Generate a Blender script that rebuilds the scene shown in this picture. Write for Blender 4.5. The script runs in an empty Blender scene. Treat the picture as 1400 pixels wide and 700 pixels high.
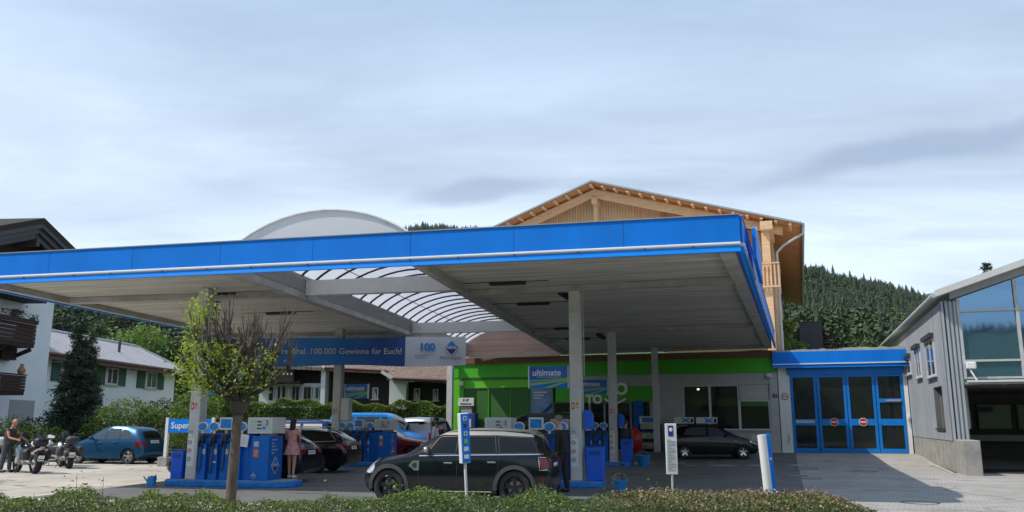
import bpy, bmesh, math, random
import numpy as np
from mathutils import Vector, Matrix
from mathutils.bvhtree import BVHTree
R = math.radians
rnd = random.Random(7)
nrs = np.random.RandomState(11)
C = bpy.context.scene.collection
SC = bpy.context.scene

# ------------------------------------------------------------------ materials
def _nt(m):
    m.use_nodes = True
    nt = m.node_tree
    return nt, nt.nodes, nt.links, nt.nodes['Principled BSDF']

def mat(name, col, rough=.6, metal=0., var=.0, scale=4., bump=0., bscale=30., coat=0., spec=.5, island=0., trans=0., dirt=0., stretch=None):
    """plain procedural material: base colour with noise variation, optional bump"""
    m = bpy.data.materials.new(name); nt, N, L, P = _nt(m)
    P.inputs['Base Color'].default_value = (*col, 1)
    P.inputs['Roughness'].default_value = rough
    P.inputs['Metallic'].default_value = metal
    P.inputs['Specular IOR Level'].default_value = spec
    if coat: P.inputs['Coat Weight'].default_value = coat; P.inputs['Coat Roughness'].default_value = .04
    tc = N.new('ShaderNodeTexCoord'); mp = N.new('ShaderNodeMapping'); L.new(tc.outputs['Object'], mp.inputs[0])
    if stretch: mp.inputs['Scale'].default_value = stretch
    colsock = None
    if var or dirt:
        n = N.new('ShaderNodeTexNoise'); n.inputs['Scale'].default_value = scale; n.inputs['Detail'].default_value = 6
        n.inputs['Roughness'].default_value = .65
        L.new(mp.outputs[0], n.inputs['Vector'])
        r = N.new('ShaderNodeValToRGB')
        a = max(0, 1 - var - dirt); b = 1 + var
        r.color_ramp.elements[0].position = .3; r.color_ramp.elements[1].position = .7
        r.color_ramp.elements[0].color = (col[0]*a, col[1]*a, col[2]*a, 1)
        r.color_ramp.elements[1].color = (min(1, col[0]*b), min(1, col[1]*b), min(1, col[2]*b), 1)
        L.new(n.outputs['Fac'], r.inputs[0]); colsock = r.outputs[0]
        rr = N.new('ShaderNodeMapRange'); rr.inputs[3].default_value = max(0, rough-.08); rr.inputs[4].default_value = min(1, rough+.12)
        L.new(n.outputs['Fac'], rr.inputs[0]); L.new(rr.outputs[0], P.inputs['Roughness'])
    if island:
        g = N.new('ShaderNodeNewGeometry'); hs = N.new('ShaderNodeHueSaturation')
        mr = N.new('ShaderNodeMapRange'); mr.inputs[3].default_value = 1-island; mr.inputs[4].default_value = 1+island
        L.new(g.outputs['Random Per Island'], mr.inputs[0]); L.new(mr.outputs[0], hs.inputs['Value'])
        mh = N.new('ShaderNodeMapRange'); mh.inputs[3].default_value = .485; mh.inputs[4].default_value = .515
        ms = N.new('ShaderNodeMath'); ms.operation = 'FRACT'; mm = N.new('ShaderNodeMath'); mm.operation = 'MULTIPLY'; mm.inputs[1].default_value = 17.3
        L.new(g.outputs['Random Per Island'], mm.inputs[0]); L.new(mm.outputs[0], ms.inputs[0]); L.new(ms.outputs[0], mh.inputs[0]); L.new(mh.outputs[0], hs.inputs['Hue'])
        if colsock: L.new(colsock, hs.inputs['Color'])
        else: hs.inputs['Color'].default_value = (*col, 1)
        colsock = hs.outputs[0]
    if colsock: L.new(colsock, P.inputs['Base Color'])
    if bump:
        n2 = N.new('ShaderNodeTexNoise'); n2.inputs['Scale'].default_value = bscale; n2.inputs['Detail'].default_value = 4
        L.new(mp.outputs[0], n2.inputs['Vector'])
        bp = N.new('ShaderNodeBump'); bp.inputs['Strength'].default_value = bump; bp.inputs['Distance'].default_value = .02
        L.new(n2.outputs['Fac'], bp.inputs['Height']); L.new(bp.outputs[0], P.inputs['Normal'])
    if trans:
        tr = N.new('ShaderNodeBsdfTranslucent'); mx = N.new('ShaderNodeMixShader'); mx.inputs[0].default_value = trans
        if colsock: L.new(colsock, tr.inputs[0])
        else: tr.inputs[0].default_value = (*col, 1)
        L.new(P.outputs[0], mx.inputs[1]); L.new(tr.outputs[0], mx.inputs[2]); L.new(mx.outputs[0], N['Material Output'].inputs[0])
    return m

def brickmat(name, c1, c2, mortar, bw, bh, msize=.01, rough=.8, var=.25, rot=0., bump=.4, axes='xy', offset=.5, stain=.5, nscale=.6, crack=0.):
    m = bpy.data.materials.new(name); nt, N, L, P = _nt(m)
    tc = N.new('ShaderNodeTexCoord'); mp = N.new('ShaderNodeMapping')
    src = tc.outputs['Object']
    if axes != 'xy':
        sp = N.new('ShaderNodeSeparateXYZ'); cb = N.new('ShaderNodeCombineXYZ'); L.new(src, sp.inputs[0])
        idx = {'x': 0, 'y': 1, 'z': 2}
        L.new(sp.outputs[idx[axes[0]]], cb.inputs[0]); L.new(sp.outputs[idx[axes[1]]], cb.inputs[1]); src = cb.outputs[0]
    L.new(src, mp.inputs[0]); mp.inputs['Rotation'].default_value = (0, 0, rot)
    b = N.new('ShaderNodeTexBrick'); L.new(mp.outputs[0], b.inputs['Vector'])
    b.inputs['Scale'].default_value = 1; b.inputs['Brick Width'].default_value = bw; b.inputs['Row Height'].default_value = bh
    b.inputs['Mortar Size'].default_value = msize; b.inputs['Mortar Smooth'].default_value = .3; b.offset = offset
    b.inputs['Color1'].default_value = (*c1, 1); b.inputs['Color2'].default_value = (*c2, 1); b.inputs['Mortar'].default_value = (*mortar, 1)
    n = N.new('ShaderNodeTexNoise'); n.inputs['Scale'].default_value = nscale; n.inputs['Detail'].default_value = 8; n.inputs['Roughness'].default_value = .7
    L.new(tc.outputs['Object'], n.inputs['Vector'])
    mr = N.new('ShaderNodeMapRange'); mr.inputs[1].default_value = .3; mr.inputs[2].default_value = .7; mr.inputs[3].default_value = 1-stain; mr.inputs[4].default_value = 1.08
    L.new(n.outputs['Fac'], mr.inputs[0])
    mx = N.new('ShaderNodeMix'); mx.data_type = 'RGBA'; mx.blend_type = 'MULTIPLY'; mx.inputs[0].default_value = 1
    fac = mr.outputs[0]
    if crack:
        # tar-filled cracks and dark drips, plus a few oil stains
        nz = N.new('ShaderNodeTexNoise'); nz.inputs['Scale'].default_value = .8; L.new(tc.outputs['Object'], nz.inputs['Vector'])
        av = N.new('ShaderNodeVectorMath'); av.operation = 'MULTIPLY_ADD'; av.inputs[1].default_value = (2.2, 2.2, 0); L.new(nz.outputs['Color'], av.inputs[0]); L.new(tc.outputs['Object'], av.inputs[2])
        vo = N.new('ShaderNodeTexVoronoi'); vo.feature = 'DISTANCE_TO_EDGE'; vo.inputs['Scale'].default_value = .16; L.new(av.outputs[0], vo.inputs['Vector'])
        mk = N.new('ShaderNodeMapRange'); mk.inputs[1].default_value = .004; mk.inputs[2].default_value = .014; mk.inputs[3].default_value = 1-crack; mk.inputs[4].default_value = 1; L.new(vo.outputs['Distance'], mk.inputs[0])
        v2 = N.new('ShaderNodeTexVoronoi'); v2.inputs['Scale'].default_value = .55; L.new(av.outputs[0], v2.inputs['Vector'])
        m2 = N.new('ShaderNodeMapRange'); m2.inputs[1].default_value = .06; m2.inputs[2].default_value = .26; m2.inputs[3].default_value = 1-crack*.55; m2.inputs[4].default_value = 1; L.new(v2.outputs['Distance'], m2.inputs[0])
        a1 = N.new('ShaderNodeMath'); a1.operation = 'MULTIPLY'; L.new(mk.outputs[0], a1.inputs[0]); L.new(m2.outputs[0], a1.inputs[1]); a2_ = N.new('ShaderNodeMath'); a2_.operation = 'MULTIPLY'; L.new(a1.outputs[0], a2_.inputs[0]); L.new(fac, a2_.inputs[1]); fac = a2_.outputs[0]
    L.new(b.outputs['Color'], mx.inputs[6]); L.new(fac, mx.inputs[7]); L.new(mx.outputs[2], P.inputs['Base Color'])
    P.inputs['Roughness'].default_value = rough
    bp = N.new('ShaderNodeBump'); bp.inputs['Strength'].default_value = bump; bp.inputs['Distance'].default_value = .01; bp.invert = True
    L.new(b.outputs['Fac'], bp.inputs['Height']); L.new(bp.outputs[0], P.inputs['Normal'])
    return m

def lampmat(name, col, s):
    m = bpy.data.materials.new(name); nt, N, L, P = _nt(m)
    P.inputs['Base Color'].default_value = (*col, 1); P.inputs['Emission Color'].default_value = (*col, 1); P.inputs['Emission Strength'].default_value = s
    return m

M = {}
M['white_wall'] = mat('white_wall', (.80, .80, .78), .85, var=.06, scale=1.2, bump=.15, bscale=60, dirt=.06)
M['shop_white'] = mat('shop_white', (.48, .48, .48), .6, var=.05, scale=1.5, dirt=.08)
M['render_blue'] = mat('render_pale', (.80, .82, .83), .9, var=.05, scale=.8, bump=.2, bscale=80)
M['blue'] = mat('blue_panel', (.0, .205, .78), .5, var=.05, scale=.9, spec=.25, dirt=.10, stretch=(1.3, 1.3, .25))
M['blue_lo'] = mat('blue_strip', (.0, .25, .88), .45, var=.03, scale=1, spec=.25)  # brighter copy of the panel blue, painting in sky light on the angled edge
M['blue_dark'] = mat('blue_deep', (.004, .05, .27), .4, var=.1, scale=3)
M['pumpblue'] = mat('pump_blue', (.0, .13, .52), .4, var=.12, scale=3, spec=.35)
M['doorblue'] = mat('door_blue', (.003, .20, .64), .4, var=.08, scale=2, spec=.35)
M['kerbblue'] = mat('kerb_blue', (.005, .20, .62), .5, var=.25, scale=5, dirt=.2)
M['plasblue'] = mat('plastic_blue', (.002, .11, .66), .4, var=.1, scale=4)
M['bktblue'] = mat('bucket_blue', (.01, .20, .50), .4)
M['skyblue'] = mat('cyan_face', (.01, .22, .62), .3, var=.3, scale=14, coat=.5)
M['white'] = mat('white_paint', (.74, .74, .73), .45, var=.04, scale=3, dirt=.05)
M['offwhite'] = mat('off_white', (.64, .64, .62), .5, var=.05, scale=4, dirt=.05)
M['grey'] = mat('grey_metal', (.33, .34, .35), .45, var=.08, scale=5)
M['lgrey'] = mat('light_grey', (.5, .51, .5), .5, var=.08, scale=3, dirt=.1)
M['dgrey'] = mat('dark_grey', (.045, .046, .05), .55, var=.15, scale=6)
M['black'] = mat('black_plastic', (.015, .015, .017), .45, var=.2, scale=8)
M['rubber'] = mat('rubber', (.02, .02, .021), .85, bump=.2, bscale=90)
M['chrome'] = mat('chrome', (.75, .76, .78), .18, 1.)
M['alloy'] = mat('alloy', (.62, .63, .65), .28, .9)
M['alloy_d'] = mat('dark_alloy', (.03, .03, .033), .3, .6)
M['red'] = mat('red_paint', (.5, .02, .02), .35)
M['redlight'] = mat('red_lens', (.13, .004, .006), .2, coat=.3)
M['orange'] = mat('orange_lens', (.75, .22, .02), .2)
M['lens'] = mat('lamp_glass', (.55, .57, .6), .08, .3, coat=1.)
M['paper'] = mat('paper', (.75, .75, .74), .7, var=.03, scale=20)
M['ink'] = mat('dark_print', (.03, .03, .035), .7)
M['navy'] = mat('navy_print', (.01, .03, .2), .6)
M['lime'] = mat('lime_print', (.28, .50, .03), .6)
M['screen'] = mat('display_screen', (.50, .56, .56), .3, coat=.5)
M['green'] = mat('green_cladding', (.06, .46, .015), .5, var=.06, scale=1.5)
M['green2'] = mat('green_bright', (.12, .52, .02), .5, var=.06, scale=1.5)
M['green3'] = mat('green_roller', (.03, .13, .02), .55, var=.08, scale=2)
M['brown'] = mat('brown_fascia', (.16, .085, .05), .6, var=.15, scale=3, stretch=(.5, 4, 4))
M['concrete'] = mat('concrete', (.33, .32, .30), .9, var=.18, scale=2.2, bump=.35, bscale=40, dirt=.18)
M['concrete_l'] = mat('concrete_light', (.42, .415, .40), .88, var=.14, scale=1.6, bump=.3, bscale=35, dirt=.16)
M['column'] = mat('column_paint', (.60, .60, .58), .6, var=.06, scale=1.8, dirt=.12)
M['glass_dark'] = mat('dark_glass', (.006, .007, .008), .05, spec=.4)
M['glass_house'] = mat('house_glass', (.06, .075, .085), .06, .25, coat=.5)
M['glass_blue'] = mat('solar_glass', (.16, .29, .43), .03, .82)
M['curtain'] = mat('curtain', (.6, .58, .55), .9, var=.1, scale=20, stretch=(8, 8, 1))
M['shutter'] = mat('green_shutter', (.008, .075, .045), .6, var=.1, scale=8)
M['shutter_br'] = mat('brown_shutter', (.028, .017, .012), .7, var=.1, scale=8)
M['darkwood'] = mat('dark_wood', (.022, .014, .011), .8, var=.35, scale=6, bump=.3, bscale=18, stretch=(6, 6, .6))
M['balcwood'] = mat('balcony_wood', (.045, .022, .016), .8, var=.35, scale=5, bump=.3, bscale=18, stretch=(.6, 6, 6))
M['redgutter'] = mat('copper_gutter', (.12, .045, .035), .5, var=.2, scale=4)
M['bark'] = mat('bark', (.17, .125, .085), .95, var=.4, scale=7, bump=1., bscale=22, stretch=(3, 3, .45))
M['barkd'] = mat('dark_bark', (.085, .068, .055), .95, var=.35, scale=9, bump=.8, bscale=25)
M['twig'] = mat('pale_twig', (.15, .115, .09), .85, var=.6, scale=12)
M['gold'] = mat('brass', (.5, .32, .1), .4, .6)
M['sticker_or'] = mat('orange_sticker', (.6, .22, .08), .6, var=.5, scale=30)
M['sticker'] = mat('pale_sticker', (.45, .5, .5), .6, var=.35, scale=45)
M['skin'] = mat('skin', (.52, .29, .20), .55, var=.06, scale=20)
M['skin_tan'] = mat('skin_red', (.50, .22, .15), .55, var=.1, scale=20)
M['hair_d'] = mat('dark_hair', (.014, .009, .007), .5, bump=.6, bscale=60, stretch=(5, 5, .5))
M['hair_g'] = mat('grey_hair', (.17, .155, .14), .7, bump=.6, bscale=80)
M['cl_black'] = mat('black_cloth', (.012, .013, .016), .85, var=.3, scale=6, bump=.4, bscale=18)
M['cl_grey'] = mat('grey_cloth', (.07, .075, .085), .8, var=.2, scale=6, bump=.4, bscale=15)
M['cl_green'] = mat('dark_green_cloth', (.035, .045, .04), .85, var=.2, scale=6, bump=.4, bscale=15)
M['cl_white'] = mat('white_cloth', (.7, .72, .76), .85, var=.08, scale=8, bump=.4, bscale=15)
M['cl_jeans'] = mat('denim', (.02, .03, .055), .85, var=.2, scale=10, bump=.3, bscale=20)
M['endpanel'] = mat('dome_end_panel', (.88, .91, .95), .5, trans=.45, var=.02)  # copy of the milky vault panel, whitened to paint in outside daylight
M['vest'] = mat('leather_vest', (.05, .05, .06), .5, var=.3, scale=10, bump=.3, bscale=20)
def dressmat():
    m = bpy.data.materials.new('pink_dress'); nt, N, L, P = _nt(m)
    tc = N.new('ShaderNodeTexCoord'); v = N.new('ShaderNodeTexVoronoi'); v.inputs['Scale'].default_value = 34
    L.new(tc.outputs['Object'], v.inputs['Vector']); r = N.new('ShaderNodeValToRGB')
    r.color_ramp.elements[0].position = .25; r.color_ramp.elements[1].position = .5
    r.color_ramp.elements[0].color = (.75, .6, .55, 1); r.color_ramp.elements[1].color = (.55, .17, .16, 1)
    L.new(v.outputs['Distance'], r.inputs[0]); L.new(r.outputs[0], P.inputs['Base Color']); P.inputs['Roughness'].default_value = .85
    return m
M['dress'] = dressmat()

# planks: stripes along an axis with per-plank tone
def plankmat(name, col, axis='x', width=.12, var=.3, rough=.7, gap=.12, bump=.5, stainv=.25, tone2=None, nstretch=(1, 1, 1), rot=0.):
    m = bpy.data.materials.new(name); nt, N, L, P = _nt(m)
    tc = N.new('ShaderNodeTexCoord'); sp = N.new('ShaderNodeSeparateXYZ'); mr0 = N.new('ShaderNodeMapping'); mr0.inputs['Rotation'].default_value = (0, 0, rot); L.new(tc.outputs['Object'], mr0.inputs[0]); L.new(mr0.outputs[0], sp.inputs[0])
    d = N.new('ShaderNodeMath'); d.operation = 'DIVIDE'; d.inputs[1].default_value = width
    L.new(sp.outputs['xyz'.index(axis)], d.inputs[0])
    fl = N.new('ShaderNodeMath'); fl.operation = 'FLOOR'; L.new(d.outputs[0], fl.inputs[0])
    fr = N.new('ShaderNodeMath'); fr.operation = 'FRACT'; L.new(d.outputs[0], fr.inputs[0])
    wn = N.new('ShaderNodeTexWhiteNoise'); wn.noise_dimensions = '1D'; L.new(fl.outputs[0], wn.inputs['W'])
    n = N.new('ShaderNodeTexNoise'); n.inputs['Scale'].default_value = 1.; n.inputs['Detail'].default_value = 8; n.inputs['Roughness'].default_value = .7
    mp = N.new('ShaderNodeMapping'); mp.inputs['Scale'].default_value = nstretch; L.new(mr0.outputs[0], mp.inputs[0]); L.new(mp.outputs[0], n.inputs['Vector'])
    mr = N.new('ShaderNodeMapRange'); mr.inputs[3].default_value = 1-var; mr.inputs[4].default_value = 1+var; L.new(wn.outputs[0], mr.inputs[0])
    mr2 = N.new('ShaderNodeMapRange'); mr2.inputs[1].default_value = .3; mr2.inputs[2].default_value = .7; mr2.inputs[3].default_value = 1-stainv; mr2.inputs[4].default_value = 1+stainv*.6; L.new(n.outputs['Fac'], mr2.inputs[0])
    mu = N.new('ShaderNodeMath'); mu.operation = 'MULTIPLY'; L.new(mr.outputs[0], mu.inputs[0]); L.new(mr2.outputs[0], mu.inputs[1])
    gp = N.new('ShaderNodeMath'); gp.operation = 'GREATER_THAN'; gp.inputs[1].default_value = gap; L.new(fr.outputs[0], gp.inputs[0])
    ga = N.new('ShaderNodeMapRange'); ga.inputs[3].default_value = .4; ga.inputs[4].default_value = 1; L.new(gp.outputs[0], ga.inputs[0])
    mu2 = N.new('ShaderNodeMath'); mu2.operation = 'MULTIPLY'; L.new(mu.outputs[0], mu2.inputs[0]); L.new(ga.outputs[0], mu2.inputs[1])
    mx = N.new('ShaderNodeMix'); mx.data_type = 'RGBA'; mx.inputs[6].default_value = (*col, 1); mx.inputs[7].default_value = (*(tone2 or col), 1); L.new(wn.outputs[0], mx.inputs[0])
    vm = N.new('ShaderNodeVectorMath'); vm.operation = 'SCALE'; L.new(mx.outputs[2], vm.inputs[0]); L.new(mu2.outputs[0], vm.inputs['Scale'])
    L.new(vm.outputs[0], P.inputs['Base Color']); P.inputs['Roughness'].default_value = rough
    bp = N.new('ShaderNodeBump'); bp.inputs['Strength'].default_value = bump; bp.inputs['Distance'].default_value = .01; L.new(gp.outputs[0], bp.inputs['Height']); L.new(bp.outputs[0], P.inputs['Normal'])
    return m
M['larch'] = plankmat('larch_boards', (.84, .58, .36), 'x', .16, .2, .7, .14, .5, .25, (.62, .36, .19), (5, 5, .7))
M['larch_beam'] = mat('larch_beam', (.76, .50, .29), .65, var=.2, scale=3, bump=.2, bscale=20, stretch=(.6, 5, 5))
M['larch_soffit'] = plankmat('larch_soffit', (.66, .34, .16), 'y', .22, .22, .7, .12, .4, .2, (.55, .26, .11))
M['zinc_seam'] = plankmat('standing_seam', (.26, .275, .29), 'x', .42, .06, .5, .07, .8, .12)
M['corrug'] = plankmat('corrugated_side', (.37, .40, .43), 'y', .55, .07, .5, .06, .7, .12)
M['corrug_f'] = mat('corrugated_front', (.36, .39, .42), .45, var=.06, scale=2)

# ------------------------------------------------------------------ object helpers
def tag(o, label=None, cat=None, group=None, kind=None):
    if label: o['label'] = label
    if cat: o['category'] = cat
    if group: o['group'] = group
    if kind: o['kind'] = kind
    return o

def thing(name, label, cat, loc=(0, 0, 0), rz=0., group=None):
    o = bpy.data.objects.new(name, None); C.objects.link(o)
    o.empty_display_size = .2
    o.location = loc; o.rotation_euler = (0, 0, rz)
    return tag(o, label, cat, group)

def copy_tree(o, parent=None):
    c = o.copy(); C.objects.link(c); c.parent = parent
    for ch in list(o.children): copy_tree(ch, c)
    return c

class MB:
    def __init__(s): s.v = []; s.f = []; s.T = Matrix.Identity(4)
    def add(s, vs, fs):
        b = len(s.v); s.v += [tuple(s.T @ Vector(p)) for p in vs]; s.f += [tuple(b+i for i in f) for f in fs]; return s
    def box(s, x0, x1, y0, y1, z0, z1):
        return s.add([(x0,y0,z0),(x1,y0,z0),(x1,y1,z0),(x0,y1,z0),(x0,y0,z1),(x1,y0,z1),(x1,y1,z1),(x0,y1,z1)],
                     [(0,3,2,1),(4,5,6,7),(0,1,5,4),(1,2,6,5),(2,3,7,6),(3,0,4,7)])
    def cbox(s, c, d, rz=0., bev=0.):
        """centred box with optional chamfered vertical edges and top"""
        x, y, z = d[0]/2, d[1]/2, d[2]/2
        T0 = s.T; s.T = T0 @ Matrix.Translation(c) @ Matrix.Rotation(rz, 4, 'Z')
        if bev <= 0: s.box(-x, x, -y, y, -z, z)
        else:
            b = bev
            ring = [(x-b,-y),(x,-y+b),(x,y-b),(x-b,y),(-x+b,y),(-x,y-b),(-x,-y+b),(-x+b,-y)]
            rin = [(px*(1-b/x) if x else px, py*(1-b/y)) for px, py in ring]
            vs = [(px,py,-z) for px,py in rin]+[(px,py,-z+b) for px,py in ring]+[(px,py,z-b) for px,py in ring]+[(px,py,z) for px,py in rin]
            fs = [tuple(range(7,-1,-1)), tuple(range(24,32))]
            for k in range(3):
                for i in range(8): fs.append((k*8+i, k*8+(i+1)%8, k*8+8+(i+1)%8, k*8+8+i))
            s.add(vs, fs)
        s.T = T0; return s
    def tube(s, p, q, r1, r2=None, n=10, caps=True):
        r2 = r1 if r2 is None else r2
        p = Vector(p); q = Vector(q); d = (q-p)
        if d.length < 1e-6: return s
        z = d.normalized(); a = z.orthogonal().normalized(); b = z.cross(a)
        vs = []
        for c, r in ((p, r1), (q, r2)):
            for i in range(n):
                t = 2*math.pi*i/n; vs.append(c + a*(r*math.cos(t)) + b*(r*math.sin(t)))
        fs = [(i, (i+1) % n, n+(i+1) % n, n+i) for i in range(n)]
        if caps: fs += [tuple(range(n-1, -1, -1)), tuple(range(n, 2*n))]
        return s.add(vs, fs)
    def path(s, pts, r, n=8, r2=None):
        pts = [Vector(p) for p in pts]; m = len(pts); r2 = r if r2 is None else r2
        vs = []; fs = []; prev = None
        for k, p in enumerate(pts):
            d = (pts[min(k+1, m-1)] - pts[max(k-1, 0)]).normalized()
            a = d.orthogonal().normalized() if prev is None else (prev - d*prev.dot(d)).normalized()
            prev = a; b = d.cross(a); rr = r + (r2-r)*k/(m-1)
            for i in range(n):
                t = 2*math.pi*i/n; vs.append(p + a*(rr*math.cos(t)) + b*(rr*math.sin(t)))
        for k in range(m-1):
            for i in range(n): fs.append((k*n+i, k*n+(i+1) % n, (k+1)*n+(i+1) % n, (k+1)*n+i))
        fs += [tuple(range(n-1, -1, -1)), tuple(range((m-1)*n, m*n))]
        return s.add(vs, fs)
    def bar(s, p, q, w, h):
        """box from p to q; w horizontal width, h height (measured perpendicular)"""
        p = Vector(p); q = Vector(q); d = (q-p).normalized()
        up = Vector((0,0,1)); a = d.cross(up)
        if a.length < 1e-4: a = Vector((1,0,0))
        a.normalize(); b = a.cross(d)
        vs = [c + a*(sx*w/2) + b*(sy*h/2) for c in (p, q) for sx, sy in ((-1,-1),(1,-1),(1,1),(-1,1))]
        return s.add(vs, [(3,2,1,0),(4,5,6,7),(0,1,5,4),(1,2,6,5),(2,3,7,6),(3,0,4,7)])
    def prism(s, poly, h0, h1, axis='z'):
        """poly 2d extruded: axis z -> (x,y), axis y -> (x,z), axis x -> (y,z)"""
        n = len(poly)
        def P(a, b, h): return {'z': (a, b, h), 'y': (a, h, b), 'x': (h, a, b)}[axis]
        vs = [P(a, b, h0) for a, b in poly] + [P(a, b, h1) for a, b in poly]
        fs = [tuple(range(n-1, -1, -1)), tuple(range(n, 2*n))] + [(i, (i+1) % n, n+(i+1) % n, n+i) for i in range(n)]
        return s.add(vs, fs)
    def slab(s, poly, z0, z1):
        return s.prism([(p[0], p[1]) for p in poly], z0, z1, 'z')
    def lathe(s, prof, n=20, c=(0,0,0), axis='z'):
        """prof list of (r, h) closed round an axis"""
        vs = []; m = len(prof)
        for i in range(n):
            t = 2*math.pi*i/n
            for r, h in prof:
                a, b = r*math.cos(t), r*math.sin(t)
                p = {'z': (a, b, h), 'y': (a, h, b), 'x': (h, a, b)}[axis]
                vs.append((p[0]+c[0], p[1]+c[1], p[2]+c[2]))
        fs = []
        for i in range(n):
            j = (i+1) % n
            for k in range(m-1): fs.append((i*m+k, j*m+k, j*m+k+1, i*m+k+1))
        return s.add(vs, fs)
    def ell(s, c, r, n=12, m=8):
        vs = []; fs = []
        for j in range(m+1):
            ph = math.pi*j/m
            for i in range(n):
                t = 2*math.pi*i/n; vs.append((c[0]+r[0]*math.sin(ph)*math.cos(t), c[1]+r[1]*math.sin(ph)*math.sin(t), c[2]+r[2]*math.cos(ph)))
        for j in range(m):
            for i in range(n): fs.append((j*n+i, (j+1)*n+i, (j+1)*n+(i+1) % n, j*n+(i+1) % n))
        return s.add(vs, fs)
    def build(s, name, m, parent=None, smooth=False, ang=35, bevel=0., loc=None):
        me = bpy.data.meshes.new(name); me.from_pydata(s.v, [], s.f)
        bm = bmesh.new(); bm.from_mesh(me)
        bmesh.ops.remove_doubles(bm, verts=bm.verts, dist=1e-5)
        bmesh.ops.recalc_face_normals(bm, faces=bm.faces)
        bm.to_mesh(me); bm.free()
        if smooth:
            me.shade_smooth(); me.set_sharp_from_angle(angle=R(ang))
        me.materials.append(M[m] if isinstance(m, str) else m)
        o = bpy.data.objects.new(name, me); C.objects.link(o); o.parent = parent
        if loc: o.location = loc
        if bevel:
            b = o.modifiers.new('b', 'BEVEL'); b.width = bevel; b.segments = 2; b.limit_method = 'ANGLE'; b.angle_limit = R(40)
            b.harden_normals = False
        return o

def struct(o): o['kind'] = 'structure'; return o

def npmesh(name, V, F, m, parent=None):
    """V (n,3) float, F (k,3|4) int"""
    me = bpy.data.meshes.new(name); V = np.asarray(V, dtype=np.float32); F = np.asarray(F, dtype=np.int32)
    k, c = F.shape
    me.vertices.add(len(V)); me.vertices.foreach_set('co', V.ravel())
    me.loops.add(k*c); me.loops.foreach_set('vertex_index', F.ravel())
    me.polygons.add(k); me.polygons.foreach_set('loop_start', np.arange(0, k*c, c, dtype=np.int32)); me.polygons.foreach_set('loop_total', np.full(k, c, dtype=np.int32))
    me.update(); me.validate()
    me.materials.append(M[m] if isinstance(m, str) else m)
    o = bpy.data.objects.new(name, me); C.objects.link(o); o.parent = parent
    return o

def leafgeo(P, size, up=.4, aspect=.55, rs=nrs):
    """rhombic leaves at points P: returns V, F"""
    n = len(P); d = rs.normal(size=(n, 3)); d[:, 2] *= .7; d /= np.linalg.norm(d, axis=1)[:, None]
    nn = rs.normal(size=(n, 3)); nn[:, 2] = np.abs(nn[:, 2]) + up
    b = np.cross(d, nn); b /= (np.linalg.norm(b, axis=1)[:, None] + 1e-9)
    s = (np.asarray(size) * rs.uniform(.6, 1.3, n))[:, None]
    V = np.stack([P - d*s*.5, P + b*s*aspect*.5 , P + d*s*.5, P - b*s*aspect*.5], 1).reshape(-1, 3)
    F = np.arange(4*n).reshape(n, 4)
    return V, F

def leaves(name, P, size, m, parent=None, up=.4, aspect=.55, rs=nrs):
    V, F = leafgeo(np.asarray(P), size, up, aspect, rs); return npmesh(name, V, F, m, parent)

_font = None
def text(body, size, m, parent, loc, rot=(math.pi/2, 0, 0), name='lettering', ext=.003, align='CENTER', shear=0., bold=0., sx=1.):
    cu = bpy.data.curves.new('t', 'FONT'); cu.body = body; cu.size = size; cu.extrude = ext; cu.align_x = align; cu.align_y = 'CENTER'
    cu.shear = shear; cu.offset = bold; cu.resolution_u = 3
    t = bpy.data.objects.new('t', cu); C.objects.link(t)
    dg = bpy.context.evaluated_depsgraph_get(); me = bpy.data.meshes.new_from_object(t.evaluated_get(dg))
    bpy.data.objects.remove(t); bpy.data.curves.remove(cu)
    me.materials.clear(); me.materials.append(M[m] if isinstance(m, str) else m)
    o = bpy.data.objects.new(name, me); C.objects.link(o); o.parent = parent; o.location = loc; o.rotation_euler = rot; o.scale = (sx, 1, 1)
    return o

def eval_mesh(o, name):
    dg = bpy.context.evaluated_depsgraph_get(); me = bpy.data.meshes.new_from_object(o.evaluated_get(dg)); me.name = name
    return me
# ------------------------------------------------------------------ camera
TH = math.atan(228/1150); EYE = 1.65
cam = bpy.data.objects.new('camera', bpy.data.cameras.new('camera')); C.objects.link(cam)
cam.data.sensor_width = 36; cam.data.lens = 1150/1400*36; cam.data.clip_end = 6000; cam.data.clip_start = .1
cam.location = (0, 0, EYE); cam.rotation_euler = (math.pi/2 + TH, 0, 0); SC.camera = cam
def ray(px, py):
    a = (px-700)/1150; b = -(py-350)/1150
    return Vector((a, math.cos(TH)-b*math.sin(TH), math.sin(TH)+b*math.cos(TH)))
def atz(px, py, z):
    r = ray(px, py); return r*((z-EYE)/r.z) + Vector((0, 0, EYE))
def aty(px, py, y):
    r = ray(px, py); return r*(y/r.y) + Vector((0, 0, EYE))

# ------------------------------------------------------------------ sun and sky
SUNV = Vector((-4.1, -.85, 5.35)).normalized()
sl = bpy.data.lights.new('sun', 'SUN'); sl.energy = 4.1; sl.angle = R(.6); sl.color = (1, .94, .84)
so = bpy.data.objects.new('sun', sl); C.objects.link(so); so.rotation_euler = SUNV.to_track_quat('Z', 'Y').to_euler()
W = bpy.data.worlds.new('World'); SC.world = W; W.use_nodes = True
nt = W.node_tree; N = nt.nodes; L = nt.links; bg = N['Background']; bg.inputs[1].default_value = .15
sky = N.new('ShaderNodeTexSky'); sky.sky_type = 'NISHITA'; sky.sun_disc = False
sky.sun_elevation = math.asin(SUNV.z); sky.sun_rotation = math.atan2(SUNV.x, SUNV.y); sky.altitude = 700; sky.air_density = 1.; sky.dust_density = 1.2
tc = N.new('ShaderNodeTexCoord'); sp = N.new('ShaderNodeSeparateXYZ'); L.new(tc.outputs['Generated'], sp.inputs[0])
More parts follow.
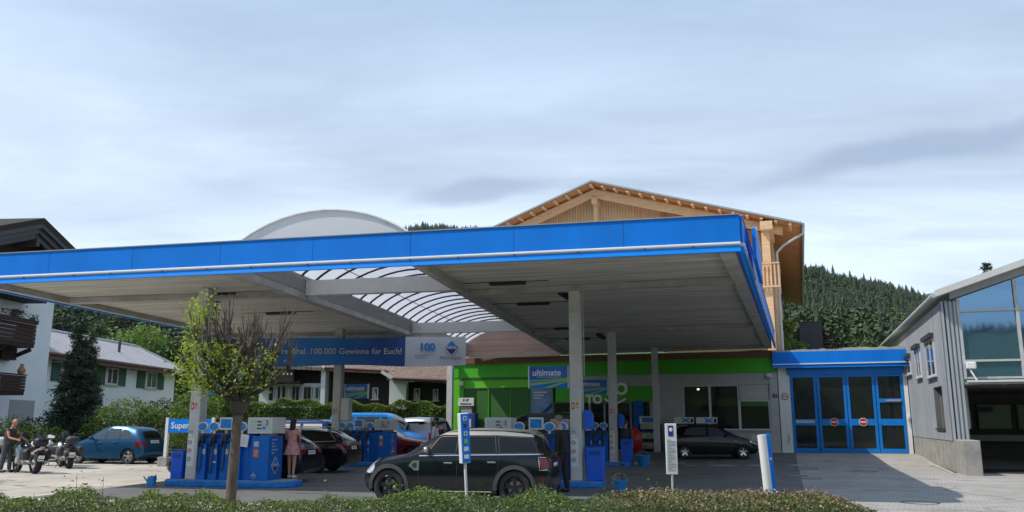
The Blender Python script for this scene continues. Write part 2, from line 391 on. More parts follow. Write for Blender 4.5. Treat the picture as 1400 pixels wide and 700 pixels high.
# high cloud layer: project the view direction onto a plane overhead
mz = N.new('ShaderNodeMath'); mz.operation = 'MAXIMUM'; mz.inputs[1].default_value = .0; L.new(sp.outputs[2], mz.inputs[0])
az = N.new('ShaderNodeMath'); az.operation = 'ADD'; az.inputs[1].default_value = .12; L.new(mz.outputs[0], az.inputs[0])
dx = N.new('ShaderNodeMath'); dx.operation = 'DIVIDE'; L.new(sp.outputs[0], dx.inputs[0]); L.new(az.outputs[0], dx.inputs[1])
dy = N.new('ShaderNodeMath'); dy.operation = 'DIVIDE'; L.new(sp.outputs[1], dy.inputs[0]); L.new(az.outputs[0], dy.inputs[1])
cb = N.new('ShaderNodeCombineXYZ'); L.new(dx.outputs[0], cb.inputs[0]); L.new(dy.outputs[0], cb.inputs[1])
def wnoise(scale, rot, sc, detail=8, rough=.6, dist=0.):
    mp = N.new('ShaderNodeMapping'); mp.inputs['Rotation'].default_value = (0, 0, rot); mp.inputs['Scale'].default_value = sc; L.new(cb.outputs[0], mp.inputs[0])
    n = N.new('ShaderNodeTexNoise'); n.inputs['Scale'].default_value = scale; n.inputs['Detail'].default_value = detail; n.inputs['Roughness'].default_value = rough; n.inputs['Distortion'].default_value = dist
    L.new(mp.outputs[0], n.inputs['Vector']); return n
n1 = wnoise(.55, R(-28), (.55, 1.5, 1), 9, .55, .6)
n2 = wnoise(1.5, R(-20), (.4, 1.3, 1), 10, .68, .5)
n3 = wnoise(.45, R(20), (.8, 1.0, 1), 4, .5)
r1 = N.new('ShaderNodeMapRange'); r1.inputs[1].default_value = .3; r1.inputs[2].default_value = .68; L.new(n1.outputs[0], r1.inputs[0])
r2 = N.new('ShaderNodeMapRange'); r2.inputs[1].default_value = .3; r2.inputs[2].default_value = .72; r2.inputs[3].default_value = -.10; r2.inputs[4].default_value = .16; L.new(n2.outputs[0], r2.inputs[0])
sm = N.new('ShaderNodeMath'); sm.operation = 'ADD'; L.new(r1.outputs[0], sm.inputs[0]); L.new(r2.outputs[0], sm.inputs[1])
# thicker veil towards the horizon
hz = N.new('ShaderNodeMapRange'); hz.inputs[1].default_value = .12; hz.inputs[2].default_value = .62; hz.inputs[3].default_value = .8; hz.inputs[4].default_value = .55; L.new(sp.outputs[2], hz.inputs[0])
ml = N.new('ShaderNodeMath'); ml.operation = 'MULTIPLY_ADD'; ml.inputs[1].default_value = .34; L.new(sm.outputs[0], ml.inputs[0]); L.new(hz.outputs[0], ml.inputs[2]); ml.use_clamp = True
r3 = N.new('ShaderNodeMapRange'); r3.inputs[1].default_value = .56; r3.inputs[2].default_value = .66; r3.inputs[3].default_value = 0; r3.inputs[4].default_value = .25; L.new(n3.outputs[0], r3.inputs[0])
cc = N.new('ShaderNodeMix'); cc.data_type = 'RGBA'; L.new(r3.outputs[0], cc.inputs[0])
ev = N.new('ShaderNodeMapRange'); ev.inputs[1].default_value = .16; ev.inputs[2].default_value = .60; ev.interpolation_type = 'SMOOTHSTEP'; L.new(sp.outputs[2], ev.inputs[0])
ce = N.new('ShaderNodeMix'); ce.data_type = 'RGBA'; ce.inputs[6].default_value = (5.5, 6.5, 7.7, 1); ce.inputs[7].default_value = (2.9, 3.9, 5.4, 1); L.new(ev.outputs[0], ce.inputs[0])
# wisps brighten or dim the veil
wv = N.new('ShaderNodeMapRange'); wv.inputs[1].default_value = .0; wv.inputs[2].default_value = 1.15; wv.inputs[3].default_value = .72; wv.inputs[4].default_value = 1.36; L.new(sm.outputs[0], wv.inputs[0])
cv = N.new('ShaderNodeVectorMath'); cv.operation = 'SCALE'; L.new(ce.outputs[2], cv.inputs[0]); L.new(wv.outputs[0], cv.inputs['Scale'])
L.new(cv.outputs[0], cc.inputs[6]); cc.inputs[7].default_value = (4.6, 5.3, 6.4, 1)
# lens-shaped grey clouds standing over the valley, given by bearing and slope
ym_ = N.new('ShaderNodeMath'); ym_.operation = 'MAXIMUM'; ym_.inputs[1].default_value = .05; L.new(sp.outputs[1], ym_.inputs[0])
uu = N.new('ShaderNodeMath'); uu.operation = 'DIVIDE'; L.new(sp.outputs[0], uu.inputs[0]); L.new(ym_.outputs[0], uu.inputs[1])
vv = N.new('ShaderNodeMath'); vv.operation = 'DIVIDE'; L.new(sp.outputs[2], vv.inputs[0]); L.new(ym_.outputs[0], vv.inputs[1])
uv = N.new('ShaderNodeCombineXYZ'); L.new(uu.outputs[0], uv.inputs[0]); L.new(vv.outputs[0], uv.inputs[1])
acc = None
for (px, py, hl, ht, ang, k) in ((1260, 203, 300, 26, .21, .95), (650, 262, 120, 20, .12, .8), (1330, 320, 120, 16, .1, .25), (860, 250, 120, 14, .05, .3)):
    r_ = ray(px, py); mp = N.new('ShaderNodeMapping'); mp.vector_type = 'TEXTURE'; mp.inputs['Location'].default_value = (r_.x/r_.y, r_.z/r_.y, 0); mp.inputs['Rotation'].default_value = (0, 0, ang); mp.inputs['Scale'].default_value = (hl/1150, ht/1150, 1)
    nn = N.new('ShaderNodeTexNoise'); nn.inputs['Scale'].default_value = 7; nn.inputs['Detail'].default_value = 5; L.new(uv.outputs[0], nn.inputs['Vector'])
    ns = N.new('ShaderNodeVectorMath'); ns.operation = 'MULTIPLY_ADD'; ns.inputs[1].default_value = (.06, .045, 0); ns.inputs[2].default_value = (-.03, -.022, 0); L.new(nn.outputs['Color'], ns.inputs[0])
    ad = N.new('ShaderNodeVectorMath'); ad.operation = 'ADD'; L.new(uv.outputs[0], ad.inputs[0]); L.new(ns.outputs[0], ad.inputs[1]); L.new(ad.outputs[0], mp.inputs[0])
    le = N.new('ShaderNodeVectorMath'); le.operation = 'LENGTH'; L.new(mp.outputs[0], le.inputs[0])
    mk = N.new('ShaderNodeMapRange'); mk.interpolation_type = 'SMOOTHSTEP'; mk.inputs[1].default_value = 1.15; mk.inputs[2].default_value = .35; mk.inputs[3].default_value = 0; mk.inputs[4].default_value = k; L.new(le.outputs['Value'], mk.inputs[0])
    if acc is None: acc = mk
    else: mxx = N.new('ShaderNodeMath'); mxx.operation = 'MAXIMUM'; L.new(acc.outputs[0], mxx.inputs[0]); L.new(mk.outputs[0], mxx.inputs[1]); acc = mxx
fr_m = N.new('ShaderNodeMath'); fr_m.operation = 'GREATER_THAN'; fr_m.inputs[1].default_value = .06; L.new(sp.outputs[1], fr_m.inputs[0])
am = N.new('ShaderNodeMath'); am.operation = 'MULTIPLY'; L.new(acc.outputs[0], am.inputs[0]); L.new(fr_m.outputs[0], am.inputs[1])
lens = N.new('ShaderNodeMix'); lens.data_type = 'RGBA'; lens.inputs[7].default_value = (2.9, 3.6, 4.75, 1); L.new(am.outputs[0], lens.inputs[0]); L.new(cc.outputs[2], lens.inputs[6])
mx = N.new('ShaderNodeMix'); mx.data_type = 'RGBA'; L.new(ml.outputs[0], mx.inputs[0]); L.new(sky.outputs[0], mx.inputs[6]); L.new(lens.outputs[2], mx.inputs[7])
L.new(mx.outputs[2], bg.inputs[0])
SC.view_settings.view_transform = 'Standard'; SC.view_settings.look = 'None'; SC.view_settings.exposure = .08; SC.view_settings.gamma = 1
SC.cycles.max_bounces = 8; SC.cycles.diffuse_bounces = 4; SC.cycles.glossy_bounces = 4; SC.cycles.transparent_max_bounces = 8; SC.cycles.caustics_reflective = False; SC.cycles.caustics_refractive = False

# ------------------------------------------------------------------ terrain
OX, OY = 12.9, 41.3; BY = R(-18.7)                       # shop corner and building direction
U2 = Vector((math.cos(BY), math.sin(BY), 0)); V2 = Vector((-math.sin(BY), math.cos(BY), 0))
def sst(x): x = np.clip(x, 0, 1); return x*x*(3-2*x)
def hg(x, y):
    """height of the forecourt: it rises a little towards the shop"""
    s = -((x-OX)*V2.x + (y-OY)*V2.y); t = (x-OX)*U2.x + (y-OY)*U2.y
    return .25*sst(1-(s-1.)/8.)*sst((t+22)/6.)
AZ = [-180, -166, -152, -100, -60, -31.6, -19.5, -12.5, -6, 0, 10, 19.5, 23.8, 26.2, 31.4, 50, 80, 110, 150, 180]
EL = [5.4, 5.6, 15, 15, 9, 6.6, 9.5, 11.4, 12.75, 12.3, 11.3, 9.0, 7.75, 6.95, 5.2, 3.0, 2.5, 3.5, 5, 5.6]  # unseen slope behind left raised so the car paint reflects dark ground
RR = 900.
def hill(x, y):
    r = np.hypot(x, y); a = np.degrees(np.arctan2(x, y)); e = np.interp(a, AZ, EL)
    H = RR*np.tan(np.radians(e)); w = 6*np.sin(x*.021+1)*np.cos(y*.017) + 4*np.sin(x*.05+y*.043)
    up = np.clip((r-130)/(RR-130), 0, 1); dn = np.clip((r-RR)/900, 0, 1)
    return (H+1.65)*(up**.92)*(1-.55*dn*dn*(3-2*dn)) + w*np.clip((r-200)/300, 0, 1)*(1-.7*sst((r-700)/200))
rads = np.concatenate([np.linspace(0, 120, 25), np.linspace(130, 900, 60), np.linspace(930, 1900, 14), [3000., 5000.]]); na = 240
th = np.linspace(-math.pi, math.pi, na, endpoint=False)
rg, tg = np.meshgrid(rads, th, indexing='ij'); X = rg*np.sin(tg); Y = rg*np.cos(tg)
Z = np.where(rg < 125, -.06, hill(X, Y)-.06)
V = np.stack([X, Y, Z], -1).reshape(-1, 3); F = []
for i in range(len(rads)-1):
    for j in range(na): F.append((i*na+j, i*na+(j+1) % na, (i+1)*na+(j+1) % na, (i+1)*na+j))
M['grassland'] = mat('grass_and_forest_floor', (.045, .085, .022), .95, var=.4, scale=.6, bump=.4, bscale=6)
g = npmesh('ground', V, F, 'grassland'); struct(g)
g.data.shade_smooth()

# far second ridge
a2 = np.radians(np.linspace(20, 42, 60)); el2 = np.interp(np.degrees(a2), [20, 24, 26, 27.5, 31, 36, 42], [5.5, 7.2, 8.15, 8.35, 8.55, 7.2, 5.])
el2 = el2 - .45 + .05*np.sin(np.degrees(a2)*3) + .02*np.sin(np.degrees(a2)*13)
r2_ = 2300.; top = np.stack([r2_*np.sin(a2), r2_*np.cos(a2), 1.65+r2_*np.tan(np.radians(el2))], -1)
base = np.stack([1500*np.sin(a2), 1500*np.cos(a2), a2*0-1], -1); bk = np.stack([3200*np.sin(a2), 3200*np.cos(a2), a2*0-1], -1)
V = np.concatenate([base, top, bk]); F = [(k*60+i, k*60+i+1, (k+1)*60+i+1, (k+1)*60+i) for k in (0, 1) for i in range(59)]
M['farhill'] = mat('distant_forest', (.05, .08, .07), .95, var=.3, scale=.02)  # blue mixed into this green paints in the haze of distance
g2 = npmesh('hills', V, F, 'farhill'); struct(g2)

# ------------------------------------------------------------------ forest on the hill (one mass)
def conifer_t(rs):
    Vs = []; Fs = []
    for k in range(11):
        z = .08+.86*k/11; rr = .24*(1-k/11.6); n = 8
        for i in range(n):
            a = 2*math.pi*(i/n)+k*.7+rs.uniform(-.2, .2); r = rr*rs.uniform(.7, 1.2); b = len(Vs); w = .42
            Vs += [(0, 0, z+.13), (r*.55*math.cos(a-w), r*.55*math.sin(a-w), z+.03), (r*math.cos(a), r*math.sin(a), z-.05), (r*.55*math.cos(a+w), r*.55*math.sin(a+w), z+.03)]
            Fs.append((b, b+1, b+2, b+3))
    return np.array(Vs), np.array(Fs)
def broad_t(rs, n=230):
    P = rs.normal(size=(n, 3)); P /= np.linalg.norm(P, axis=1)[:, None]; P *= rs.uniform(.55, 1., n)[:, None]
    P = P*np.array([.36, .36, .38])*(1+.25*np.sin(P[:, :1]*9+P[:, 2:]*7)) + np.array([0, 0, .58])
    return leafgeo(P, .115, .6, .85, rs)
rs = np.random.RandomState(5)
tpl = [conifer_t(rs) for _ in range(3)] + [broad_t(rs) for _ in range(3)]
def forest(name, pts, hs, kinds, tones, m):
    VV = []; FF = []; TT = []; off = 0
    for kk in range(6):
        ii = np.where(kinds == kk)[0]
        if not len(ii): continue
        tv, tf = tpl[kk]; a = rs.uniform(0, 6.28, len(ii)); h = hs[ii]; wd = h*(rs.uniform(1.1, 1.7, len(ii)) if kk < 3 else rs.uniform(.9, 1.3, len(ii)))
        x = tv[None, :, 0]*np.cos(a)[:, None] - tv[None, :, 1]*np.sin(a)[:, None]; y = tv[None, :, 0]*np.sin(a)[:, None] + tv[None, :, 1]*np.cos(a)[:, None]
        v = np.stack([x*wd[:, None]+pts[ii, 0][:, None], y*wd[:, None]+pts[ii, 1][:, None], tv[None, :, 2]*h[:, None]+pts[ii, 2][:, None]], -1)
        nv = len(tv); f = tf[None]+(np.arange(len(ii))*nv)[:, None, None]+off
        VV.append(v.reshape(-1, 3)); FF.append(f.reshape(-1, 4)); TT.append(np.repeat(tones[ii], nv)); off += len(ii)*nv
    o = npmesh(name, np.concatenate(VV), np.concatenate(FF), m)
    at = o.data.attributes.new('tone', 'FLOAT', 'POINT'); at.data.foreach_set('value', np.concatenate(TT).astype(np.float32))
    return o
def forestmat():
    m = bpy.data.materials.new('forest_leaves'); nt, N, L, P = _nt(m)
    at = N.new('ShaderNodeAttribute'); at.attribute_name = 'tone'
    r = N.new('ShaderNodeValToRGB'); e = r.color_ramp.elements
    e[0].color = (.024, .044, .021, 1); e[1].color = (.075, .118, .030, 1); e.new(.45).color = (.034, .058, .024, 1); e.new(.6).color = (.048, .082, .024, 1)
    L.new(at.outputs['Fac'], r.inputs[0]); L.new(r.outputs[0], P.inputs['Base Color']); P.inputs['Roughness'].default_value = .8
    return m
M['forest'] = forestmat()
def scatter(a0, a1, r0, r1, area):
    n = int(.5*(r1*r1-r0*r0)*math.radians(a1-a0)/area); a = np.radians(rs.uniform(a0, a1, n)); r = np.sqrt(rs.uniform(r0*r0, r1*r1, n)); return np.stack([r*np.sin(a), r*np.cos(a)], -1)
P = np.concatenate([scatter(16, 34, 190, 915, 26), scatter(-35, -15, 150, 700, 55), scatter(-15, 16, 800, 920, 30), scatter(-36, -15, 700, 915, 90), scatter(-15, 16, 200, 800, 400), scatter(150, 210, 780, 915, 100), scatter(34, 50, 250, 900, 150)])
z = hill(P[:, 0], P[:, 1]); pts = np.column_stack([P, z-.6])
patch = np.sin(P[:, 0]*.03+1)*np.cos(P[:, 1]*.02) + .5*np.sin(P[:, 0]*.011+P[:, 1]*.014) - (np.hypot(P[:, 0], P[:, 1])-450)/420
isb = (patch+rs.normal(0, .8, len(P))) > .15
kinds = np.where(isb, rs.randint(3, 6, len(P)), rs.randint(0, 3, len(P)))
tones = np.where(isb, rs.uniform(.45, .95, len(P)), rs.uniform(.15, .6, len(P)))
hs = rs.uniform(6.5, 12.5, len(P))*np.where(isb, .8, 1.)
fo = forest('forest', pts, hs, kinds, tones, 'forest'); fo['kind'] = 'stuff'

# ------------------------------------------------------------------ paving
def sheet(name, poly, m, dz, step=.7):
    bm = bmesh.new(); f = bm.faces.new([bm.verts.new((x, y, 0)) for x, y in poly])
    xs = [p[0] for p in poly]; ys = [p[1] for p in poly]
    for ax, lo, hi in ((0, min(xs), max(xs)), (1, min(ys), max(ys))):
        k = lo+step
        while k < hi:
            co = [0, 0, 0]; no = [0, 0, 0]; co[ax] = k; no[ax] = 1
            bmesh.ops.bisect_plane(bm, geom=bm.verts[:]+bm.edges[:]+bm.faces[:], plane_co=co, plane_no=no); k += step
    for v in bm.verts: v.co.z = float(hg(np.array(v.co.x), np.array(v.co.y))) + dz
    me = bpy.data.meshes.new(name); bm.to_mesh(me); bm.free(); me.materials.append(M[m]); me.shade_smooth()
    o = bpy.data.objects.new(name, me); C.objects.link(o); return struct(o)
M['conc_yard'] = brickmat('yard_concrete', (.54, .50, .44), (.50, .465, .41), (.32, .30, .26), 4.2, 3.1, .012, .85, rot=R(-12), bump=.15, stain=.34, nscale=.35, crack=.5)
M['paving'] = brickmat('block_paving', (.44, .42, .385), (.37, .355, .33), (.22, .21, .195), .20, .10, .006, .8, rot=R(-18.7+45), bump=.5, stain=.3, nscale=.5, crack=.28)
M['paving_d'] = brickmat('forecourt_blocks', (.17, .17, .165), (.145, .145, .14), (.09, .09, .09), .24, .16, .006, .7, rot=R(-12), bump=.4, stain=.35, nscale=.5, crack=.4)
M['asphalt'] = mat('asphalt', (.055, .055, .057), .85, var=.2, scale=3, bump=.3, bscale=120)
M['soil'] = mat('soil', (.06, .045, .03), .95, var=.4, scale=6, bump=1, bscale=20)
sheet('forecourt', [(-45, 12.2), (30, 12.2), (30, 30), (12.9+6*U2.x, 41.3+6*U2.y), (12.9, 41.3), (-4.5, 47.2), (-8, 47.5), (-45, 43)], 'conc_yard', .000, 1.5)
sheet('fuelling_area', [(-10.9, 19.6), (5.4, 15.8), (13.4, 40.8), (-2, 46.2), (-6.5, 46.5)], 'paving_d', .005)
sheet('driveway', [(5.4, 12.2), (30, 12.2), (24, 29), (12.9+6.2*U2.x, 41.3+6.2*U2.y), (13.4, 40.8), (5.4, 15.8)], 'paving', .009)
sheet('road', [(-80, -14), (80, -14), (80, 4.5), (-80, 4.5)], 'asphalt', .0, 8)
kb = MB(); kb.box(-60, 60, 4.5, 4.65, -.06, .12); kb.box(-60, 60, 7.3, 7.42, -.06, .1); struct(kb.build('kerb', 'concrete'))
sheet('pavement', [(-60, 4.65), (60, 4.65), (60, 7.3), (-60, 7.3)], 'conc_yard', .09, 4)
s_ = MB(); s_.box(-45, 5.0, 7.42, 12.0, -.06, .1); struct(s_.build('planting_bed', 'soil'))
kb = MB(); kb.box(-45, 5.12, 12.0, 12.12, -.06, .13); kb.box(5.0, 5.12, 7.42, 12.0, -.06, .13); struct(kb.build('bed_kerb', 'concrete'))
sheet('verge', [(5.12, 7.42), (40, 7.42), (40, 12.2), (5.12, 12.2)], 'conc_yard', .006, 3)
mb = MB()
for (px, py, w) in ((1088, 651, .36), (1103, 641, .4), (1182, 645, .45), (1258, 688, .38), (1110, 655, .3)):
    p = atz(px, py, 0); m_ = thing('manhole_cover', {1088: 'dark round cover nearest the blue and white post', 1103: 'round cover set in the shaded paving, the farthest of the small group', 1182: 'iron ring cover in the shade before the blue wash hall doors', 1258: 'ring cover at the tip of the canopy shadow on bright paving', 1110: 'small iron cover among the group behind the blue and white post'}[px], 'manhole cover', (p.x, p.y, float(hg(p.x, p.y))+.012), 0, 'manhole covers in the paving')
    a = MB(); a.lathe([(w*.9, 0), (w*.9, .006), (w, .006), (w, 0)], 28); a.build('rim', 'black', m_)
    b = MB(); b.lathe([(0, .002), (w*.86, .002)], 28); b.build('lid', 'concrete', m_)
# ------------------------------------------------------------------ filling-station canopy
FL = Vector((-14.28, 21.85)); FR = Vector((4.83, 17.4)); DF = (FR-FL).normalized(); NF = Vector((-DF.y, DF.x))   # NF points away from the camera
CYAW = math.atan2(DF.y, DF.x)
def fr(x): return FL + DF*((x-FL.x)/DF.x)
M['soffit'] = plankmat('soffit_boards', (.66, .64, .57), 'y', .14, .12, .75, .2, .8, .5, None, (.4, 9., 1), rot=R(13))
M['vaultpanel'] = mat('milky_panel', (.66, .69, .78), .45, trans=.5, var=.03, scale=1.)
can = thing('fuel_canopy', 'huge flat canopy with bright blue fascia and white stripe over the pumps', 'canopy', (0, 30, 0))
def cbuild(mb, name, m, par=can, **k):
    for i, v in enumerate(mb.v): mb.v[i] = (v[0]-can.location.x, v[1]-can.location.y, v[2])
    return mb.build(name, m, par, **k)
Lp = [tuple(FL+NF*.12+DF*.12), tuple(fr(-6.79)+NF*.12), (-3.93, 36.5), (-11.79, 37.2)]
Rp = [tuple(fr(-2.33)+NF*.12), tuple(FR+NF*.12-DF*.12), (12.62, 40.95), (2.65, 44.9)]
for nm, poly in (('left', Lp), ('right', Rp)):
    cbuild(MB().slab(poly, 5.37, 5.42), 'soffit', 'soffit')
    cbuild(MB().slab(poly, 5.424, 5.80), 'roof_deck', 'offwhite')  # unseen deck top made pale to bounce sunlight up to the gable
def edgebeam(p, q, w, z0, z1, m='concrete_l', side=1):
    p = Vector(p[:2]); q = Vector(q[:2]); d = (q-p).normalized(); n = Vector((-d.y, d.x))*side
    return MB().slab([p, q, q+n*w, p+n*w], z0, z1)
# long edge beams, transverse beams (bottoms at 5.2)
LR0, LR1 = fr(-6.79)+NF*.12, Vector((-3.93, 36.5)); dL = (LR1-LR0).normalized(); LR2 = LR0 + dL*26.2
cbuild(edgebeam(LR0, LR2, .32, 5.2, 5.86), 'edge_beam', 'concrete_l')
RL0, RL1 = fr(-2.33)+NF*.12, Vector((2.65, 44.9))
cbuild(edgebeam(RL0, RL1, .22, 5.2, 5.86, side=-1), 'edge_beam', 'concrete_l')
cbuild(edgebeam(Rp[1], Rp[2], .32, 5.2, 5.36), 'edge_beam', 'concrete_l')
cbuild(edgebeam(Lp[0], Lp[3], .22, 5.2, 5.36, side=-1), 'edge_beam', 'concrete_l')
cbuild(edgebeam(Rp[3], Rp[2], .3, 5.2, 5.36, side=-1), 'cross_beam', 'concrete_l')
cbuild(edgebeam(Lp[3], Lp[2], .3, 5.2, 5.36, side=-1), 'cross_beam', 'concrete_l')
def lx(p0, p1, y): t = (y-p0[1])/(p1[1]-p0[1]); return Vector((p0[0]+(p1[0]-p0[0])*t, y))
for yc in (23.2, 33.9):
    # right canopy crossing beam through the column row
    a = lx(RL0, RL1, yc+.5); b = lx(Rp[1], Rp[2], yc-1.75 if yc < 30 else yc-2.1)
    cbuild(edgebeam(a+Vector((.2, 0)), b-Vector((.3, 0)), .34, 5.2, 5.36), 'cross_beam', 'concrete_l')
    a = lx(Lp[0], Lp[3], yc+2.0); b = lx(LR0, LR1, yc+.6)
    cbuild(edgebeam(a+Vector((.25, 0)), b-Vector((.3, 0)), .34, 5.2, 5.36), 'cross_beam', 'concrete_l')
for yl, yr in ((24.3, 23.3), (35.0, 34.0), (45.7, 44.4)):
    a = lx(LR0, LR2, yl); b = lx(RL0, RL1, yr)
    cbuild(edgebeam(a+Vector((.02, 0)), b-Vector((.02, 0)), .25, 5.3, 5.74), 'bridge_beam', 'offwhite')
# fascia along the front, left and right sides
def fascia(p, q, nrm, seams=9, dark=False):
    p = Vector(p[:2]); q = Vector(q[:2]); d = (q-p).normalized(); n = Vector(nrm); Ln = (q-p).length
    def strip(prof, name, m):
        vs = []; 
        for e in (p, q):
            for (o, z) in prof: vs.append((e.x+n.x*o, e.y+n.y*o, z))
        k = len(prof); fs = [tuple(range(k-1, -1, -1)), tuple(range(k, 2*k))] + [(i, (i+1) % k, k+(i+1) % k, k+i) for i in range(k)]
        return cbuild(MB().add(vs, fs), name, m)
    f = strip([(0, 5.40), (.05, 5.40), (.05, 5.985), (0, 5.985)], 'fascia', 'blue')
    strip([(0, 5.19), (.085, 5.19), (.06, 5.315), (0, 5.315)], 'fascia_edge', 'blue_lo')
    strip([(0, 5.322), (.045, 5.322), (.045, 5.333), (.07, 5.335), (.095, 5.35), (.095, 5.378), (.07, 5.397), (0, 5.397)], 'fascia_stripe', 'white')
    strip([(-.06, 5.988), (.075, 5.988), (.075, 6.01), (-.06, 6.01)], 'coping', 'grey')
    s = MB()
    for i in range(1, seams):
        c = p+d*(Ln*i/seams); s.add([(c.x+n.x*.0515-d.x*.006, c.y+n.y*.0515-d.y*.006, 5.40), (c.x+n.x*.0515+d.x*.006, c.y+n.y*.0515+d.y*.006, 5.40), (c.x+n.x*.0515+d.x*.006, c.y+n.y*.0515+d.y*.006, 5.98), (c.x+n.x*.0515-d.x*.006, c.y+n.y*.0515-d.y*.006, 5.98)], [(0, 1, 2, 3)])
    cbuild(s, 'panel_joint', 'blue_dark', f)
    c2 = MB()
    for i in range(int(Ln/1.3)):
        c = p+d*(.4+i*1.3+.4*rnd.random()); c2.cbox((c.x+n.x*.085, c.y+n.y*.085, 5.325), (.03, .02, .02), math.atan2(d.y, d.x))
    cbuild(c2, 'clip', 'dgrey', f)
fascia(FL, FR, -NF, 8)
rd = (Vector(Rp[2])-FR).normalized(); fascia(FR+rd*.06, Vector(Rp[2])+DF*.12, (rd.y, -rd.x), 10)
ld = (Vector(Lp[3])-FL).normalized(); fascia(FL+ld*.06, Vector(Lp[3])-DF*.12, (-ld.y, ld.x), 7)
# shaped sign panel on the right-hand side
sgn = []; 
for k in range(15):
    t = k/14; sgn.append((t*3.6, 5.95+.36*math.sin(min(1, t*1.6)*math.pi*.62)*(1-t*.6)))
sg = MB(); base = FR+rd*1.2; nn = Vector((rd.y, -rd.x))
pl = [(0, 5.25)] + sgn + [(3.6, 5.25)]
vs = [(base.x+rd.x*a+nn.x*o, base.y+rd.y*a+nn.y*o, z) for o in (.20, .28) for a, z in pl]; k = len(pl)
sg.add(vs, [tuple(range(k-1, -1, -1)), tuple(range(k, 2*k))]+[(i, (i+1) % k, k+(i+1) % k, k+i) for i in range(k)])
sgo = cbuild(sg, 'side_sign', 'blue')
# white edge strip of the side sign
vs = []; 
for a, z in sgn: vs += [(base.x+rd.x*a+nn.x*.285, base.y+rd.y*a+nn.y*.285, z-.06), (base.x+rd.x*a+nn.x*.285, base.y+rd.y*a+nn.y*.285, z+.004)]
cbuild(MB().add(vs, [(2*i, 2*i+2, 2*i+3, 2*i+1) for i in range(14)]), 'sign_edge', 'white', sgo)

# columns
def column(x, y, z1=5.36, w=.31, dpt=.34, num=None, st=True, pads=True):
    m = MB(); m.T = Matrix.Translation((x, y, 0)) @ Matrix.Rotation(CYAW, 4, 'Z')
    z0 = float(hg(x, y))
    # H section seen from its flange
    m.box(-w/2, w/2, -dpt/2, -dpt/2+.045, z0, z1); m.box(-w/2, w/2, dpt/2-.045, dpt/2, z0, z1); m.box(-.1, .1, -dpt/2+.045, dpt/2-.045, z0, z1)
    m.box(-w/2+.02, w/2-.02, -dpt/2+.046, dpt/2-.046, z0, z0+.9)
    c = cbuild(m, 'column', 'column', bevel=.006)
    def loc(mm): mm.T = Matrix.Translation((x, y, 0)) @ Matrix.Rotation(CYAW, 4, 'Z'); return mm
    if st:
        s = loc(MB()); s.box(-.11, -.035, -dpt/2-.004, -dpt/2-.001, 2.0, 2.19); cbuild(s, 'pump_number', 'red', c)
        s = loc(MB()); s.box(.0, .075, -dpt/2-.004, -dpt/2-.001, 2.03, 2.19); nm_ = cbuild(s, 'pump_number', 'sticker_or', c)
        s = loc(MB()); s.box(-.085, -.06, -dpt/2-.007, -dpt/2-.005, 2.04, 2.15); s.box(.02, .055, -dpt/2-.007, -dpt/2-.005, 2.06, 2.1); cbuild(s, 'number_mark', 'paper', nm_)
        s = loc(MB()); s.box(-.14, -.03, -dpt/2-.006, -dpt/2, 1.28, 1.33); s.box(-.14, .06, -dpt/2-.003, -dpt/2, .5, 1.25)
        cbuild(s, 'notice_sheet', 'paper', c)
        for k in range(3):
            s = loc(MB()); s.lathe([(.045, -dpt/2-.008), (.06, -dpt/2-.008)], 20, (-.07, 0, 1.13-.22*k), 'y'); cbuild(s, 'warning_ring', 'red' if k < 2 else 'dgrey', c)
            s = loc(MB()); s.cbox((-.07, -dpt/2-.006, 1.13-.22*k), (.05, .003, .022)); cbuild(s, 'warning_mark', 'ink', c)
        s = loc(MB()); s.box(-.17, .0, -dpt/2-.006, -dpt/2, 1.38, 1.44); cbuild(s, 'serial_plate', 'grey', c)
    return c
COLS = dict(A=(-8.63, 23.53), B=(-6.96, 34.1), C=(1.74, 23.0), D=(3.99, 33.75), E=(7.05, 41.8), F=(-3.36, 46.3))
for k, (x, y) in COLS.items(): column(x, y, 5.36 if k not in 'EF' else 5.3, .30 if k == 'E' else .31, st=k in 'ABCD')
# conduit and cable on column C
x, y = COLS['C']
m = MB(); m.tube((x+.21, y-.1, 2.9), (x+.21, y-.1, 5.2), .012); m.tube((x+.17, y-.12, .1), (x+.17, y-.12, 2.6), .015); cbuild(m, 'conduit', 'lgrey')
m = MB(); m.path([(x-.05, y-.19, 3.75+.9), (x-.1, y-.25, 4.6), (x-.2, y-.19, 4.62)], .01); m.path([(x-.05, y-.19, 3.9), (x-1.2, y+3, 3.82), (x-2.6, y+9, 4.05), (x-2.4, y+18, 4.55)], .008); cbuild(m, 'cable', 'grey')

# barrel vault between the two halves
va = []; n = 20; vl0 = LR0 + dL*0.1; VLEN = 25.6
dR = (RL1-RL0).normalized()
def varch(t, k, dr=0.):
    a = LR0+dL*t; b = RL0+dR*t; mid = (a+b)/2; hw = (b-a)/2*(1+.0); ph = math.pi*(k/n)
    return (mid.x-hw.x*math.cos(ph)*(1.03+dr), mid.y-hw.y*math.cos(ph)*(1.03+dr), 5.84+(.84+dr)*math.sin(ph)**1.7)
vs = []; ts = [i*VLEN/26 for i in range(27)]
for t in ts:
    for k in range(n+1): vs.append(varch(t, k))
fs = [(i*(n+1)+k, i*(n+1)+k+1, (i+1)*(n+1)+k+1, (i+1)*(n+1)+k) for i in range(26) for k in range(n)]
v_ = cbuild(MB().add(vs, fs), 'vault_glazing', 'vaultpanel', smooth=True)
rb = MB()
for t in ts[1:-1]: rb.path([tuple(Vector(varch(t, k, -.02))-Vector((0, 0, .0))) for k in range(n+1)], .042, 5)
for k in (5, 10, 15): rb.path([varch(t, k, -.03) for t in ts], .014, 4)
cbuild(rb, 'vault_rib', 'dgrey', v_)
rb = MB()
